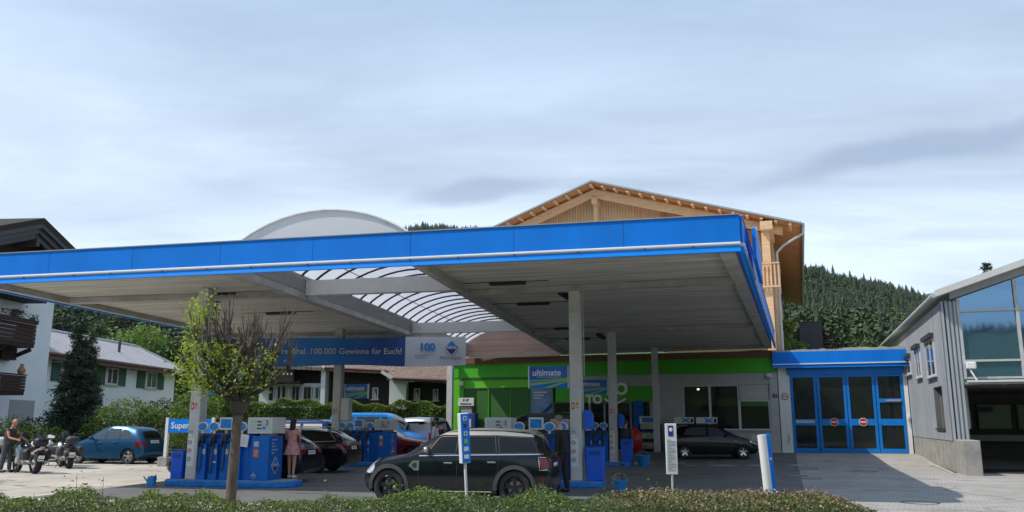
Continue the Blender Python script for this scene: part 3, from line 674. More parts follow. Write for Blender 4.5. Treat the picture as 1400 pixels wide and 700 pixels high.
for t in ts: 
    a = Vector(varch(t, 0)); rb.cbox((a.x, a.y, 5.83), (.07, .07, .1))
cbuild(rb, 'rib_foot', 'dgrey', v_)
e = MB().add([varch(0, k) for k in range(n+1)], [tuple(range(n+1))]); cbuild(e, 'vault_front_end', 'endpanel', v_)
rb = MB(); rb.path([varch(-.03, k, .005) for k in range(n+1)], .03, 6); cbuild(rb, 'vault_rim', 'white', v_)
M['pinkboard'] = plankmat('faded_boards', (.50, .36, .30), 'z', .3, .05, .8, .05, .4, .15)
e = MB().add([varch(VLEN, k) for k in range(n+1)]+[(*((RL0+dR*VLEN)), 5.1), (*(LR0+dL*VLEN), 5.1)], [tuple(range(n+3))]); cbuild(e, 'vault_back_end', 'pinkboard', v_)

# soffit lights and cameras
def slight(px, py, w, label):
    p = atz(px, py, 5.33); L_ = w/1150*p.y
    t = thing('strip_light', label, 'ceiling light', (p.x, p.y, 5.37), CYAW, 'strip lights under the canopy')
    MB().cbox((0, 0, -.05), (L_, .16, .08), 0, .02).build('housing', 'black', t)
    MB().cbox((0, 0, -.093), (L_*.92, .1, .006)).build('diffuser', 'dgrey', t)
    MB().tube((-L_*1.25, .0, -.01), (L_*1.1, .0, -.01), .012, n=6).build('conduit', 'dgrey', t)
slight(694, 387, 52, 'black strip light nearest the front edge of the right canopy half')
slight(729, 415, 46, 'black strip light just left of the front right column')
slight(775, 449, 36, 'black strip light behind the front right column, above its middle')
slight(790, 463, 34, 'black strip light deepest in the right canopy half')
slight(305, 402, 42, 'black strip light above the pollarded tree')
slight(384, 428, 44, 'black strip light right of the pollarded tree crown')
slight(489, 457, 34, 'black strip light nearer the blue banner, farther right')
slight(470, 466, 28, 'short black strip light directly over the blue banner')
def seccam(px, py, label):
    p = atz(px, py, 5.1); t = thing('security_camera', label, 'camera', (p.x, p.y, 5.37), R(200), 'security cameras under the canopy')
    MB().tube((0, 0, 0), (0, 0, -.03), .09, n=14).build('mount', 'black', t)
    MB().tube((0, 0, -.02), (0, 0, -.2), .025, n=8).build('stem', 'black', t)
    m = MB(); m.T = Matrix.Translation((.05, 0, -.26)) @ Matrix.Rotation(R(-28), 4, 'Y'); m.cbox((.06, 0, 0), (.42, .13, .12), 0, .02)
    b = m.build('camera_body', 'black', t)
    m = MB(); m.T = Matrix.Translation((.05, 0, -.26)) @ Matrix.Rotation(R(-28), 4, 'Y'); m.cbox((.08, 0, .075), (.5, .16, .012)); m.build('sunshade', 'dgrey', b)
seccam(776, 406, 'black camera beside the top of the front right column')
seccam(824, 461, 'black camera beside the top of the second right column')
seccam(296, 424, 'black camera hanging above the tree on the left half')

# banner
def gradmat():
    m = bpy.data.materials.new('banner_blue'); nt, N, L, P = _nt(m)
    tc = N.new('ShaderNodeTexCoord'); n = N.new('ShaderNodeTexNoise'); n.inputs['Scale'].default_value = .6; L.new(tc.outputs['Object'], n.inputs[0])
    sp = N.new('ShaderNodeSeparateXYZ'); L.new(tc.outputs['Object'], sp.inputs[0])
    mr = N.new('ShaderNodeMapRange'); mr.inputs[1].default_value = .0; mr.inputs[2].default_value = 6.3; L.new(sp.outputs[0], mr.inputs[0])
    r = N.new('ShaderNodeValToRGB'); e = r.color_ramp.elements; e[0].color = (.018, .11, .46, 1); e[1].color = (.016, .08, .34, 1); e.new(.5).color = (.03, .25, .75, 1); e.new(.75).color = (.018, .13, .52, 1)
    ad = N.new('ShaderNodeMath'); ad.operation = 'MULTIPLY_ADD'; ad.inputs[1].default_value = .25; L.new(n.outputs[0], ad.inputs[0]); L.new(mr.outputs[0], ad.inputs[2])
    sb = N.new('ShaderNodeMath'); sb.operation = 'SUBTRACT'; sb.inputs[1].default_value = .12; L.new(ad.outputs[0], sb.inputs[0])
    L.new(sb.outputs[0], r.inputs[0]); L.new(r.outputs[0], P.inputs['Base Color']); P.inputs['Roughness'].default_value = .6
    return m
M['banner_blue'] = gradmat()
M['banner_white'] = mat('banner_white', (.66, .70, .80), .7, var=.04, scale=3)
bt = thing('banner', 'long blue and white anniversary banner hung from the rear canopy edge', 'banner', (-10.12, 33.5, 3.86))
bt.scale = (.925, 1, .90)
def sheetw(x0, x1, z1, nx, off=0):
    vs = []; fs = []
    for i in range(nx+1):
        x = x0+(x1-x0)*i/nx
        for j in range(5):
            z = z1*j/4; sag = .04*math.sin(x*1.15)*(1-j/4)
            vs.append((x, .05*math.sin(x*1.7+z)+.02*math.sin(x*5), z - (.0 if j else .0) - sag))
    for i in range(nx):
        for j in range(4): fs.append((i*5+j, (i+1)*5+j, (i+1)*5+j+1, i*5+j+1))
    return MB().add(vs, fs)
sheetw(0, 6.36, 1.22, 48).build('blue_cloth', 'banner_blue', bt, smooth=True)
sheetw(6.36, 8.95, 1.28, 20).build('white_cloth', 'banner_white', bt, smooth=True)
text('100 Jahre Aral. 100.000 Gewinne für Euch!', .37, 'paper', bt, (3.12, -.095, .62), name='slogan', bold=.0, sx=.97)
w_ = text('100', .46, 'skyblue', bt, (7.3, -.085, .80), name='anniversary_number', bold=.02)
text('Wir sagen Danke mit tollen', .075, 'navy', bt, (6.78, -.085, .46), name='small_print', align='LEFT')
text('Gewinnen für alle', .075, 'navy', bt, (6.78, -.085, .37), name='small_print', align='LEFT')
text('Alles super.', .21, 'navy', bt, (8.35, -.085, .34), name='motto')
def diamond(par, x, y, z, s, face='-y', back=True):
    """blue lozenge emblem with white lettering band"""
    m = MB(); m.add([(x, y, z-s), (x+s*.92, y, z), (x, y, z+s), (x-s*.92, y, z)], [(0, 1, 2, 3)]); m.add([(x, y+.003, z-s*1.12), (x+s*1.05, y+.003, z), (x, y+.003, z+s*1.12), (x-s*1.05, y+.003, z)], [(0, 1, 2, 3)])
    mb2 = MB().add([(x, y+.003, z-s*1.14), (x+s*1.06, y+.003, z), (x, y+.003, z+s*1.14), (x-s*1.06, y+.003, z)], [(0, 1, 2, 3)]); q = mb2.build('emblem_border', 'white', par)
    a = MB().add([(x, y, z-s), (x+s*.92, y, z), (x, y, z+s), (x-s*.92, y, z)], [(0, 1, 2, 3)]).build('emblem', 'skyblue', par)
    b = MB().add([(x-s*.92, y-.002, z), (x, y-.002, z-s), (x+s*.92, y-.002, z)], [(0, 1, 2)]).build('emblem_lower', 'navy', a)
    text('ARAL', s*.62, 'paper', a, (x, y-.005, z), name='emblem_lettering', bold=s*.015, ext=.001)
diamond(bt, 8.35, -.085, .79, .31)
m = MB()
for x in (.1, 2.2, 4.3, 6.3, 8.8): m.tube((x, 0, 1.2), (x+.05, .3, 1.35), .008, n=5)
m.build('tie', 'black', bt)
# ------------------------------------------------------------------ emblem
def emblem(par, loc, s, rotz=0.):
    b = MB().add([(0, 0, -s*1.15), (s*1.07, 0, 0), (0, 0, s*1.15), (-s*1.07, 0, 0)], [(0, 1, 2, 3)]).build('emblem', 'white', par); b.location = loc; b.rotation_euler = (0, 0, rotz)
    MB().add([(0, -.003, -s), (s*.92, -.003, 0), (0, -.003, s), (-s*.92, -.003, 0)], [(0, 1, 2, 3)]).build('emblem_field', 'skyblue', b)
    MB().add([(-s*.92, -.005, 0), (0, -.005, -s), (s*.92, -.005, 0)], [(0, 1, 2)]).build('emblem_lower', 'navy', b)
    text('ARAL', s*.62, 'paper', b, (0, -.008, 0), name='emblem_lettering', ext=.001)
    return b

# ------------------------------------------------------------------ pump islands
def island(x, y, x0, x1, label):
    t = thing('pump_island', label, 'kerb island', (x, y, 0), CYAW, 'blue pump islands')
    wd = .62; pl = []
    for k in range(13): a = -math.pi/2+math.pi*k/12; pl.append((x1-wd+wd*math.cos(a), wd*math.sin(a)))
    for k in range(13): a = math.pi/2+math.pi*k/12; pl.append((x0+wd+wd*math.cos(a), wd*math.sin(a)))
    MB().slab(pl, 0, .16).build('kerb', 'kerbblue', t, bevel=.03)
    MB().slab([(a*.93+(x0+x1)/2*.07, b*.86) for a, b in pl], .161, .168).build('deck', 'concrete', t)
    return t
def pump(x, y, s, label, number='3', papers=True, seed=1):
    """multi-hose dispenser; local x runs along the island, s mirrors it; faces -y"""
    r = random.Random(seed)
    t = thing('fuel_pump', label, 'fuel pump', (x, y, .168), CYAW, 'multi-hose fuel pumps')
    def bx(a, b, *k): 
        a, b = (a*s, b*s); return (min(a, b), max(a, b))+k
    D = .36
    m = MB(); m.box(*bx(.22, 2.36, -D+.12, D-.12, 0, 1.08)); body = m.build('body', 'pumpblue', t, bevel=.012)
    # recessed hose modules: five narrow pillars
    for k, c in enumerate((.42, .76, 1.10, 1.44, 1.78)):
        if k == 4: continue
        m = MB(); m.box(*bx(c-.11, c+.13, -D, -D+.118, 0, .93)); p_ = m.build('hose_pillar', 'pumpblue', t, bevel=.012)
        m = MB(); m.box(*bx(c-.10, c+.02, -D-.02, -D+.115, .94, 1.16)); m.build('nozzle_boot', 'dgrey', t, bevel=.01)
        m = MB(); xx = (c-.04)*s
        m.path([(xx, -D-.05, .86), (xx, -D-.06, 1.0), (xx+.01, -D-.03, 1.12)], .017, 7); m.cbox((xx, -D-.07, .93), (.035, .09, .16), 0, .01); m.build('nozzle', 'black', t)
        m = MB(); zz = .12+r.random()*.12
        m.path([(xx, -D-.06, .86), (xx-.02*s, -D-.07, .55), (xx-.03*s, -D-.06, zz+.1), (xx+.02*s, -D-.05, zz), (xx+.06*s, -D-.05, zz+.12), (xx+.07*s, -D-.04, .6), (xx+.06*s, -D-.02, 1.0)], .014, 7); m.build('hose', 'rubber', t, smooth=True)
        m = MB(); m.box(*bx(c+.02, c+.11, -D-.004, -D-.001, .66, .80)); m.build('sticker', 'sticker', p_)
        if k == 1 or k == 3: m = MB(); m.box(*bx(c+.0, c+.1, -D-.004, -D-.001, .44, .48)); m.build('sticker', 'paper', p_)
    m = MB(); m.box(*bx(.24, 1.9, -.2, .2, 1.082, 1.2)); m.build('top_rail', 'blue_dark', t, bevel=.01)
    for c in (.36, .70, 1.53):
        m = MB(); m.lathe([(0, -D+.06), (.115, -D+.06), (.145, -D+.075), (.145, -D+.12), (0, -D+.12)], 24, (c*s, 0, 1.38), 'y')
        for i, v in enumerate(m.v): m.v[i] = (c*s+(v[0]-c*s)*1.08, v[1], 1.38+(v[2]-1.38)*.86)
        o_ = m.build('oval_sign', 'white', t)
        m = MB(); m.lathe([(0, -D+.052), (.118, -D+.052), (.118, -D+.058)], 24, (c*s, 0, 1.38), 'y'); 
        for i, v in enumerate(m.v): m.v[i] = (c*s+(v[0]-c*s)*1.08, v[1], 1.38+(v[2]-1.38)*.86)
        m.build('sign_face', 'skyblue', o_)
        m = MB(); m.box(*bx(c-.03, c+.03, -.28, -.24, 1.201 if c < 1.9 else 1.1, 1.28)); m.build('sign_stem', 'white', o_)
    m = MB(); m.box(*bx(.86, 1.26, -.30, -.24, 1.30, 1.62)); sc_ = m.build('advert_screen', 'white', t, bevel=.01)
    m = MB(); m.box(*bx(.90, 1.22, -.304, -.301, 1.34, 1.58)); m.build('screen_picture', 'skyblue', sc_)
    m = MB(); m.box(*bx(1.02, 1.10, -.27, -.22, 1.201, 1.30)); m.build('screen_post', 'grey', sc_)
    # end cabinet with display head
    m = MB(); m.box(*bx(1.90, 2.40, -D-.02, D+.02, 0, 1.14)); cab = m.build('cabinet', 'pumpblue', t, bevel=.012)
    m = MB(); m.box(*bx(2.02, 2.32, -.2, .2, 1.142, 1.2)); m.build('neck', 'lgrey', t)
    m = MB(); m.box(*bx(1.74, 2.46, -D, D, 1.201, 1.62)); hd = m.build('display_head', 'offwhite', t, bevel=.012)
    m = MB(); m.box(*bx(1.80, 2.40, -D-.006, -D-.001, 1.25, 1.58)); m.build('display', 'screen', hd)
    for k in range(3): m = MB(); m.box(*bx(2.02, 2.15, -D-.010, -D-.007, 1.32+k*.085, 1.355+k*.085)); m.build('readout', 'ink', hd)
    for k in range(3): m = MB(); m.box(*bx(1.86, 1.95, -D-.010, -D-.007, 1.33+k*.085, 1.337+k*.085)); m.build('readout_label', 'grey', hd)
    text(number, .2, 'ink', hd, (2.30*s if s > 0 else -1.88, -D-.01, 1.47), name='pump_number')
    m = MB(); m.lathe([(0, -D-.009), (.045, -D-.009)], 16, ((2.22 if s > 0 else 2.0)*s, 0, 1.345), 'y'); m.build('round_mark', 'skyblue', hd)
    for z, h, mm in ((.86, .14, 'sticker'), (.60, .2, 'sticker_or')): m = MB(); m.box(*bx(1.97, 2.11, -D-.026, -D-.021, z, z+h)); m.build('sticker', mm, cab)
    emblem(cab, (2.0*s, -D-.025, .12), .07)
    if s > 0:
        e = emblem(cab, (2.404, 0, .38), .2, math.pi/2)
        for k, w in enumerate(('ultimate 102', 'Super', 'Super E10', 'ultimate Diesel', 'Diesel')):
            q = text(w, .055, 'paper', cab, (2.404, -.22, 1.04-k*.085), (math.pi/2, 0, math.pi/2), 'fuel_name', align='LEFT', ext=.001)
    if papers:
        m = MB(); m.T = Matrix.Translation((1.68*s, -D-.03, 1.02)) @ Matrix.Rotation(R(7)*s, 4, 'Y'); m.cbox((0, 0, 0), (.24, .004, .32)); pp = m.build('notice_paper', 'paper', t)
        for k in range(6): mm = MB(); mm.cbox((1.68*s, -D-.034, 1.11-k*.035), (.15 if k % 3 else .1, .002, .006)); mm.build('notice_line', 'grey', pp)
    return t
def bin_(x, y, label, w=.42, h=.82, z0=.168):
    t = thing('waste_bin', label, 'bin', (x, y, z0), CYAW, 'blue bins at the columns')
    MB().prism([(-w/2*.88, 0), (w/2*.88, 0), (w/2, h), (-w/2, h)], -w*.4, w*.4, 'y').build('body', 'plasblue', t, bevel=.02)
    MB().cbox((0, 0, h+.012), (w+.03, w*.83, .024), 0, .01).build('lid', 'blue_dark', t)
    MB().cbox((0, -w*.4-.004, h*.82), (w*.6, .006, .1)).build('flap', 'blue_dark', t)
def bucket(x, y, z, label, squeegee=True, r=.17, h=.3):
    t = thing('bucket', label, 'bucket', (x, y, z), R(20))
    MB().lathe([(0, .01), (r*.72, 0), (r, h), (r*1.08, h), (r*1.08, h-.03), (r*1.0, h-.03)], 20).build('pail', 'bktblue', t, smooth=True)
    MB().lathe([(0, h-.06), (r*.92, h-.06)], 20).build('water', 'glass_dark', t)
    m = MB(); m.path([(r*1.05*math.cos(a), r*1.05*math.sin(a)*.25, h+.02-.16*math.sin(a)*0+.14*math.sin(a)) for a in np.linspace(0, math.pi, 9)], .007, 6); m.build('handle', 'grey', t)
    if squeegee:
        m = MB(); m.tube((0.02, 0, .05), (.10, .05, h+.34), .012); m.cbox((.10, .05, h+.36), (.05, .22, .04)); m.build('squeegee', 'black', t)
ax, ay = COLS['A']; bx_, by_ = COLS['B']; cx_, cy_ = COLS['C']; dx_, dy_ = COLS['D']
def along(p, a, b=0.): return (p[0]+DF.x*a+NF.x*b, p[1]+DF.y*a+NF.y*b)
for nm, p, s, lab, num in (('A', COLS['A'], 1, 'front left pump with white paper notice, half behind the pollarded tree', '3'), ('B', COLS['B'], 1, 'blue pump behind the black estate car, right of the second left column', '4'),
                      ('C', COLS['C'], -1, 'pump behind the dark small car with silver roof, man in black beside it', '1'), ('D', COLS['D'], -1, 'shaded pump seen between the two right columns', '2')):
    q = along(p, 1.3*s, .0)
    island(q[0], q[1], -2.05 if s > 0 else -1.85, 1.85 if s > 0 else 2.05, {'A': 'bright blue kerb island in the sun behind the tree trunk', 'B': 'blue kerb island behind the black estate car', 'C': 'blue kerb island behind the front hedge at the front right column', 'D': 'blue kerb island in deep shade at the second right column'}[nm])
    pump(p[0], p[1], s, lab, num, papers=nm == 'A', seed=ord(nm))
q = along(COLS['A'], -.42, -.05); bin_(q[0], q[1], 'blue bin left of the front left column, in the sun', .38, .74)
q = along(COLS['C'], .50, -.1); bin_(q[0], q[1], 'blue bin right of the front right column', .48, .86)
q = along(COLS['D'], .52, -.1); bin_(q[0], q[1], 'blue bin right of the second right column, in shade', .46, .86)
q = along(COLS['C'], 1.25, -.25); bucket(q[0]-.3, q[1]-1.6, .0, 'blue bucket with squeegee half hidden by the pink flowering hedge', r=.175, h=.30)
q = along(COLS['D'], 1.15, -.2); bucket(q[0], q[1], .0, 'blue wash bucket at the far right island end', r=.26, h=.42)
# watering can on island A
q = along(COLS['A'], -.75, -.75); t = thing('watering_can', 'light blue watering can on the ground at the sunlit island end', 'watering can', (q[0], q[1], 0), R(150))
MB().lathe([(0, 0), (.12, 0), (.12, .2), (.09, .26), (.05, .27)], 16).build('tank', 'bktblue', t, smooth=True)
MB().tube((.09, 0, .05), (.33, 0, .25), .022, .015).build('spout', 'bktblue', t); MB().path([(-.08, 0, .25), (-.16, 0, .3), (-.19, 0, .2), (-.12, 0, .08)], .014).build('handle', 'bktblue', t)

# boards with green stripes next to the columns
def board(x, y, z, w, h, label, side=1, rotz=None):
    t = thing('advert_board', label, 'sign', (x, y, z), CYAW if rotz is None else rotz, 'blue boards with green stripes')
    b = MB().box(0, w, -.04, .04, 0, h).build('board', 'blue', t)
    MB().box(0, w, -.044, -.0405, h*.42, h).build('upper_field', 'banner_blue', t)
    for a, c, mm in (((.0, .10), (.0, .24), 'lime'), ((.0, .32), (.0, .38), 'lime')):
        pl = [(0, a[1]*h*.9), (w*.999, .30*h+a[1]*.35*h), (w*.999, .30*h+c[1]*.35*h+.03*h), (0, c[1]*h*.9)]
        MB().prism([(p, q) for p, q in pl], -.0475, -.045, 'y').build('stripe', mm, b)
    MB().prism([(w*.35, 0), (w*.55, 0), (w*.999, h*.27), (w*.999, h*.33)], -.0475, -.045, 'y').build('stripe', 'lime', b)
    MB().box(-.03, 0, -.05, .05, -.01, h+.01).build('edge_frame', 'white', t); MB().box(w, w+.03, -.05, .05, -.01, h+.01).build('edge_frame', 'white', t)
    text('ultimate', h*.42, 'paper', t, (w*.45, -.047, h*.70), name='lettering', bold=.004, shear=.1)
    MB().box(w*.2, w*.82, -.048, -.046, h*.49, h*.515).build('small_print', 'lgrey', t)
    return t
q = along(COLS['C'], -1.29, .0); board(q[0], q[1], 2.58, 1.06, .58, 'brightly coloured ultimate board left of the front right column')
q = along(COLS['D'], -1.42, .0); board(q[0], q[1], 2.78, 1.2, .55, 'shaded ultimate board between the two right columns, above the small white word TO')
q = along(COLS['B'], .32, .0); board(q[0], q[1], 2.6, .95, .56, 'ultimate board right of the second left column')
q = along(COLS['A'], .25, .0); board(q[0], q[1], 2.4, 1.0, .58, 'ultimate board hidden behind the crown of the pollarded tree')
# grey cabinet by column B, paper towel box by C and D
q = along(COLS['B'], .42, -.1); t = thing('column_cabinet', 'light grey box mounted on the second left column', 'box', (q[0], q[1], 1.72), CYAW)
MB().cbox((0, 0, .45), (.38, .3, .9), 0, .02).build('box', 'lgrey', t); MB().cbox((0, -.152, .45), (.3, .006, .8)).build('door', 'offwhite', t)
for k in 'CD':
    q = along(COLS[k], .32, -.05); t = thing('towel_dispenser', {'C': 'blue rounded dispenser on the right side of the front right column', 'D': 'blue rounded dispenser on the right side of the second right column'}[k], 'dispenser', (q[0], q[1], 1.48), CYAW, 'blue dispensers on the columns')
    MB().prism([(-.11, 0), (.11, 0), (.13, .2), (.11, .42), (.04, .5), (-.11, .5)], -.14, .14, 'y').build('housing', 'plasblue', t, bevel=.02); MB().cbox((0, -.01, -.01), (.12, .2, .03)).build('paper_slot', 'paper', t)

# ------------------------------------------------------------------ cars
def pchip(xs, ys, x):
    xs = np.array(xs, float); ys = np.array(ys, float); h = np.diff(xs); d = np.diff(ys)/h; m = np.zeros(len(xs))
    for i in range(1, len(xs)-1):
        if d[i-1]*d[i] > 0: w1 = 2*h[i]+h[i-1]; w2 = h[i]+2*h[i-1]; m[i] = (w1+w2)/(w1/d[i-1]+w2/d[i])
    m[0] = d[0]; m[-1] = d[-1]
    i = np.clip(np.searchsorted(xs, x)-1, 0, len(xs)-2); t = (x-xs[i])/h[i]
    return ys[i]*(2*t**3-3*t**2+1)+m[i]*h[i]*(t**3-2*t**2+t)+ys[i+1]*(-2*t**3+3*t**2)+m[i+1]*h[i]*(t**3-t**2)

class Car:
    def __init__(s, name, label, cat, spec, paint, loc, yaw, group=None):
        s.sp = spec; L = s.L = spec['L']; s.t = thing(name, label, cat, loc, yaw, group); st = spec['st']
        xs = [q[0] for q in st]; S = np.unique(np.concatenate([np.arange(0, L, .09), xs, [L]]))
        par = [pchip(xs, [q[k] for q in st], S) for k in range(1, 6)]
        rows = []
        for i, x in enumerate(S):
            zb, zbelt, zt, w, wt = [p[i] for p in par]; k = min(1, max(0, (zt-zbelt)/.3)); zm = (zbelt-zb)
            half = [(0, zb), (w*.82, zb), (w*.965, zb+.05), (w*.995, zb+.28*zm), (w, zb+.6*zm), (w*.985, zb+.88*zm), (w*.955, zbelt)]
            u0 = (w*.955, zbelt); u1 = (wt+.02, zt-.075*k-.02)
            half += [(u0[0]+(u1[0]-u0[0])*f+.022*k*math.sin(f*math.pi), u0[1]+(u1[1]-u0[1])*f) for f in (.33, .66)]
            half += [u1, (wt-.05, zt-.02*k-.006), (wt*.55, zt-.002), (0, zt+.012)]
            rows.append(half)
        def ex(z, x0, front):   # end curvature in side view
            pr = spec.get('front' if front else 'rear'); return float(np.interp(z, [p[0] for p in pr], [p[1] for p in pr]))
        vs = []; n = len(rows[0]); ring = 2*n-2
        for i, x in enumerate(S):
            for side in (1, -1):
                rng = range(n) if side == 1 else range(n-2, 0, -1)
                for j in rng:
                    y, z = rows[i][j]; f = max(0, 1-x/.5)**1.; r_ = max(0, 1-(L-x)/.5)**1.
                    xx = x + ex(z, x, True)*f - ex(z, x, False)*r_
                    vs.append((L/2-xx, y*side, z))
        m = MB(); fs = []
        for i in range(len(S)-1):
            for j in range(ring): fs.append((i*ring+j, (i+1)*ring+j, (i+1)*ring+(j+1) % ring, i*ring+(j+1) % ring))
        fs.append(tuple(range(ring))); fs.append(tuple(range((len(S)-1)*ring+ring-1, (len(S)-1)*ring-1, -1)))
        m.add(vs, fs); ob = m.build('body', paint, s.t, smooth=True, ang=40); s.body = ob
        bm = bmesh.new(); bm.from_mesh(ob.data); s.bvh = BVHTree.FromBMesh(bm); bm.free()
        # wheel openings cut out of the body
        cut = MB(); r = spec['r']*1.13
        for w in spec['wheels']:
            for sd in (1, -1): cut.tube((L/2-w, sd*(spec['W']/2-.27), spec['r']+.01), (L/2-w, sd*(spec['W']/2+.2), spec['r']+.01), r, n=40)
        co = cut.build('cut', 'black'); md = ob.modifiers.new('c', 'BOOLEAN'); md.object = co; md.operation = 'DIFFERENCE'; md.solver = 'EXACT'
        ob.parent = None; me = eval_mesh(ob, 'body'); ob.modifiers.clear(); old = ob.data; ob.data = me; bpy.data.meshes.remove(old); ob.parent = s.t
        me.shade_smooth(); me.set_sharp_from_angle(angle=R(32))
        me.materials.clear(); me.materials.append(M[paint])
        for p in me.polygons: p.material_index = 0
        cm = co.data; bpy.data.objects.remove(co); bpy.data.meshes.remove(cm)
        for w in spec['wheels']:
            for sd in (1, -1): s.wheel(L/2-w, sd)
    def wheel(s, x, sd):
        r = s.sp['r']; W = s.sp['W']/2; wy = sd*(W-.03); tw = .2
        e = lambda a, b: (a, wy-sd*b)
        hub = MB(); hub.lathe([(0, 0), (r*.62, 0), (r*.62, .12)], 24, (0, wy-sd*.14, 0), 'y'); hub = hub.build('wheel', 'black', s.t, loc=(x, 0, r))
        pr = [(r*.64, -.02), (r*.7, .0), (r*.9, .004), (r*.97, -.02), (r, -.05), (r, -tw+.04), (r*.95, -tw), (r*.62, -tw)]
        ty = MB(); ty.lathe([(a, wy+sd*b) for a, b in pr], 36, (0, 0, 0), 'y'); ty.build('tyre', 'rubber', hub, smooth=True, ang=50)
        rm = MB(); rr = r*.66
        rm.lathe([(rr, wy-sd*.018), (rr*.93, wy-sd*.005), (rr*.88, wy-sd*.03), (rr*.9, wy-sd*.12)], 32, (0, 0, 0), 'y')
        rm.lathe([(0, wy-sd*.03), (rr*.2, wy-sd*.03), (rr*.24, wy-sd*.07)], 16, (0, 0, 0), 'y')
        n = s.sp.get('spokes', 5)
        for k in range(n):
            for dd in ((-.16, .16) if s.sp.get('twin') else (0,)):
                a = 2*math.pi*k/n+.3; ca, sa = math.cos(a), math.sin(a); wd = rr*(.09 if s.sp.get('twin') else .15)
                a2 = a+dd; p0 = Vector((ca*rr*.15, wy-sd*.045, sa*rr*.15)); p1 = Vector((math.cos(a2)*rr*.93, wy-sd*.03, math.sin(a2)*rr*.93))
                d = (p1-p0).normalized(); q = Vector((d.z, 0, -d.x))
                vs = []
                for c, ww in ((p0, wd*1.2), (p1, wd)):
                    for sx, dy in ((-1, 0), (1, 0), (.8, .03), (-.8, .03)): vs.append(c+q*ww*sx+Vector((0, -sd*dy, 0)))
                rm.add(vs, [(3, 2, 1, 0), (4, 5, 6, 7), (0, 1, 5, 4), (1, 2, 6, 5), (2, 3, 7, 6), (3, 0, 4, 7)])
        rm.build('rim', s.sp.get('rim', 'alloy'), hub, smooth=True, ang=30)
        MB().lathe([(0, 0), (r*.42, 0)], 24, (0, wy-sd*.10, 0), 'y').build('brake_disc', 'grey', hub)
    def decal(s, name, poly, view, m, off=.006, thick=.02, parent=None, step=.10, sd=1):
        """lay a shaped panel on the body; poly in (s, z) for side, (y, z) for front/rear, (s, y) for top"""
        L = s.L; bm = bmesh.new()
        P = [(p[0], p[1], 0) for p in poly]; f = bm.faces.new([bm.verts.new(p) for p in P])
        xs = [p[0] for p in P]; ys = [p[1] for p in P]
        for a, lo, hi in ((0, min(xs), max(xs)), (1, min(ys), max(ys))):
            k = lo+step
            while k < hi-.01:
                co = [0, 0, 0]; no = [0, 0, 0]; co[a] = k; no[a] = 1; bmesh.ops.bisect_plane(bm, geom=bm.verts[:]+bm.edges[:]+bm.faces[:], plane_co=co, plane_no=no); k += step
        N = {}; bad = []
        for v in bm.verts:
            a, b = v.co.x, v.co.y
            if view == 'side': o = Vector((L/2-a, sd*3, b)); d = Vector((0, -sd, 0))
            elif view == 'front': o = Vector((5, a, b)); d = Vector((-1, 0, 0))
            elif view == 'rear': o = Vector((-5, a, b)); d = Vector((1, 0, 0))
            else: o = Vector((L/2-a, b, 5)); d = Vector((0, 0, -1))
            h = s.bvh.ray_cast(o, d)
            if h[0] is None: h = s.bvh.find_nearest(o+d*(3-s.sp['W']/2 if view == 'side' else 5-L/2 if view != 'top' else 3.6))
            n = h[1]; 
            if n.dot(d) > 0: n = -n
            v.co = h[0]+n*off; N[v.index if False else v] = n
        be = [e for e in bm.edges if e.is_boundary]
        if thick:
            nv = {}
            for e in be:
                for v in e.verts:
                    if v not in nv: w = bm.verts.new(v.co-N[v]*(thick+off)); nv[v] = w
            for e in be: 
                a, b = e.verts; bm.faces.new((a, b, nv[b], nv[a]))
        bmesh.ops.recalc_face_normals(bm, faces=bm.faces)
        me = bpy.data.meshes.new(name); bm.to_mesh(me); bm.free(); me.shade_smooth(); me.set_sharp_from_angle(angle=R(40)); me.materials.append(M[m])
        o = bpy.data.objects.new(name, me); C.objects.link(o); o.parent = parent or s.t; return o
    def line(s, name, pts, view, w, m, off=.008, thick=.012, parent=None, sd=1):
        """thin band following the body along pts"""
        n = len(pts); up = []; dn = []
        for i, p in enumerate(pts):
            a = pts[max(i-1, 0)]; b = pts[min(i+1, n-1)]; dx, dy = b[0]-a[0], b[1]-a[1]; l = math.hypot(dx, dy) or 1; nx, ny = -dy/l*w/2, dx/l*w/2
            up.append((p[0]+nx, p[1]+ny)); dn.append((p[0]-nx, p[1]-ny))
        mb = []
        L = s.L; V = []; 
        def hit(a, b):
            if view == 'side': o = Vector((L/2-a, sd*3, b)); d = Vector((0, -sd, 0))
            elif view == 'front': o = Vector((5, a, b)); d = Vector((-1, 0, 0))
            elif view == 'rear': o = Vector((-5, a, b)); d = Vector((1, 0, 0))
            else: o = Vector((L/2-a, b, 5)); d = Vector((0, 0, -1))
            h = s.bvh.ray_cast(o, d)
            if h[0] is None: h = s.bvh.find_nearest(o+d*(3-s.sp['W']/2))
            nn = h[1] if h[1].dot(d) < 0 else -h[1]
            return h[0], nn
        rows = []
        for u, v in zip(up, dn):
            pu, nu = hit(*u); pv, nv = hit(*v); rows.append((pu-nu*thick, pu+nu*off, pv+nv*off, pv-nv*thick))
        m_ = MB(); vs = [p for r_ in rows for p in r_]; fs = []
        for i in range(n-1):
            for j in range(3): fs.append((i*4+j, (i+1)*4+j, (i+1)*4+j+1, i*4+j+1))
        return m_.add(vs, fs).build(name, m, parent or s.t, smooth=True, ang=30)
def dens(pts, step=.08):
    out = []
    for a, b in zip(pts[:-1], pts[1:]):
        n = max(1, int(math.hypot(b[0]-a[0], b[1]-a[1])/step))
        for k in range(n): out.append((a[0]+(b[0]-a[0])*k/n, a[1]+(b[1]-a[1])*k/n))
    return out+[pts[-1]]
def paint(name, c, rough=.14, metal=.0, flake=.0): 
    M[name] = mat(name, c, rough, metal, coat=.15, spec=.32); return name
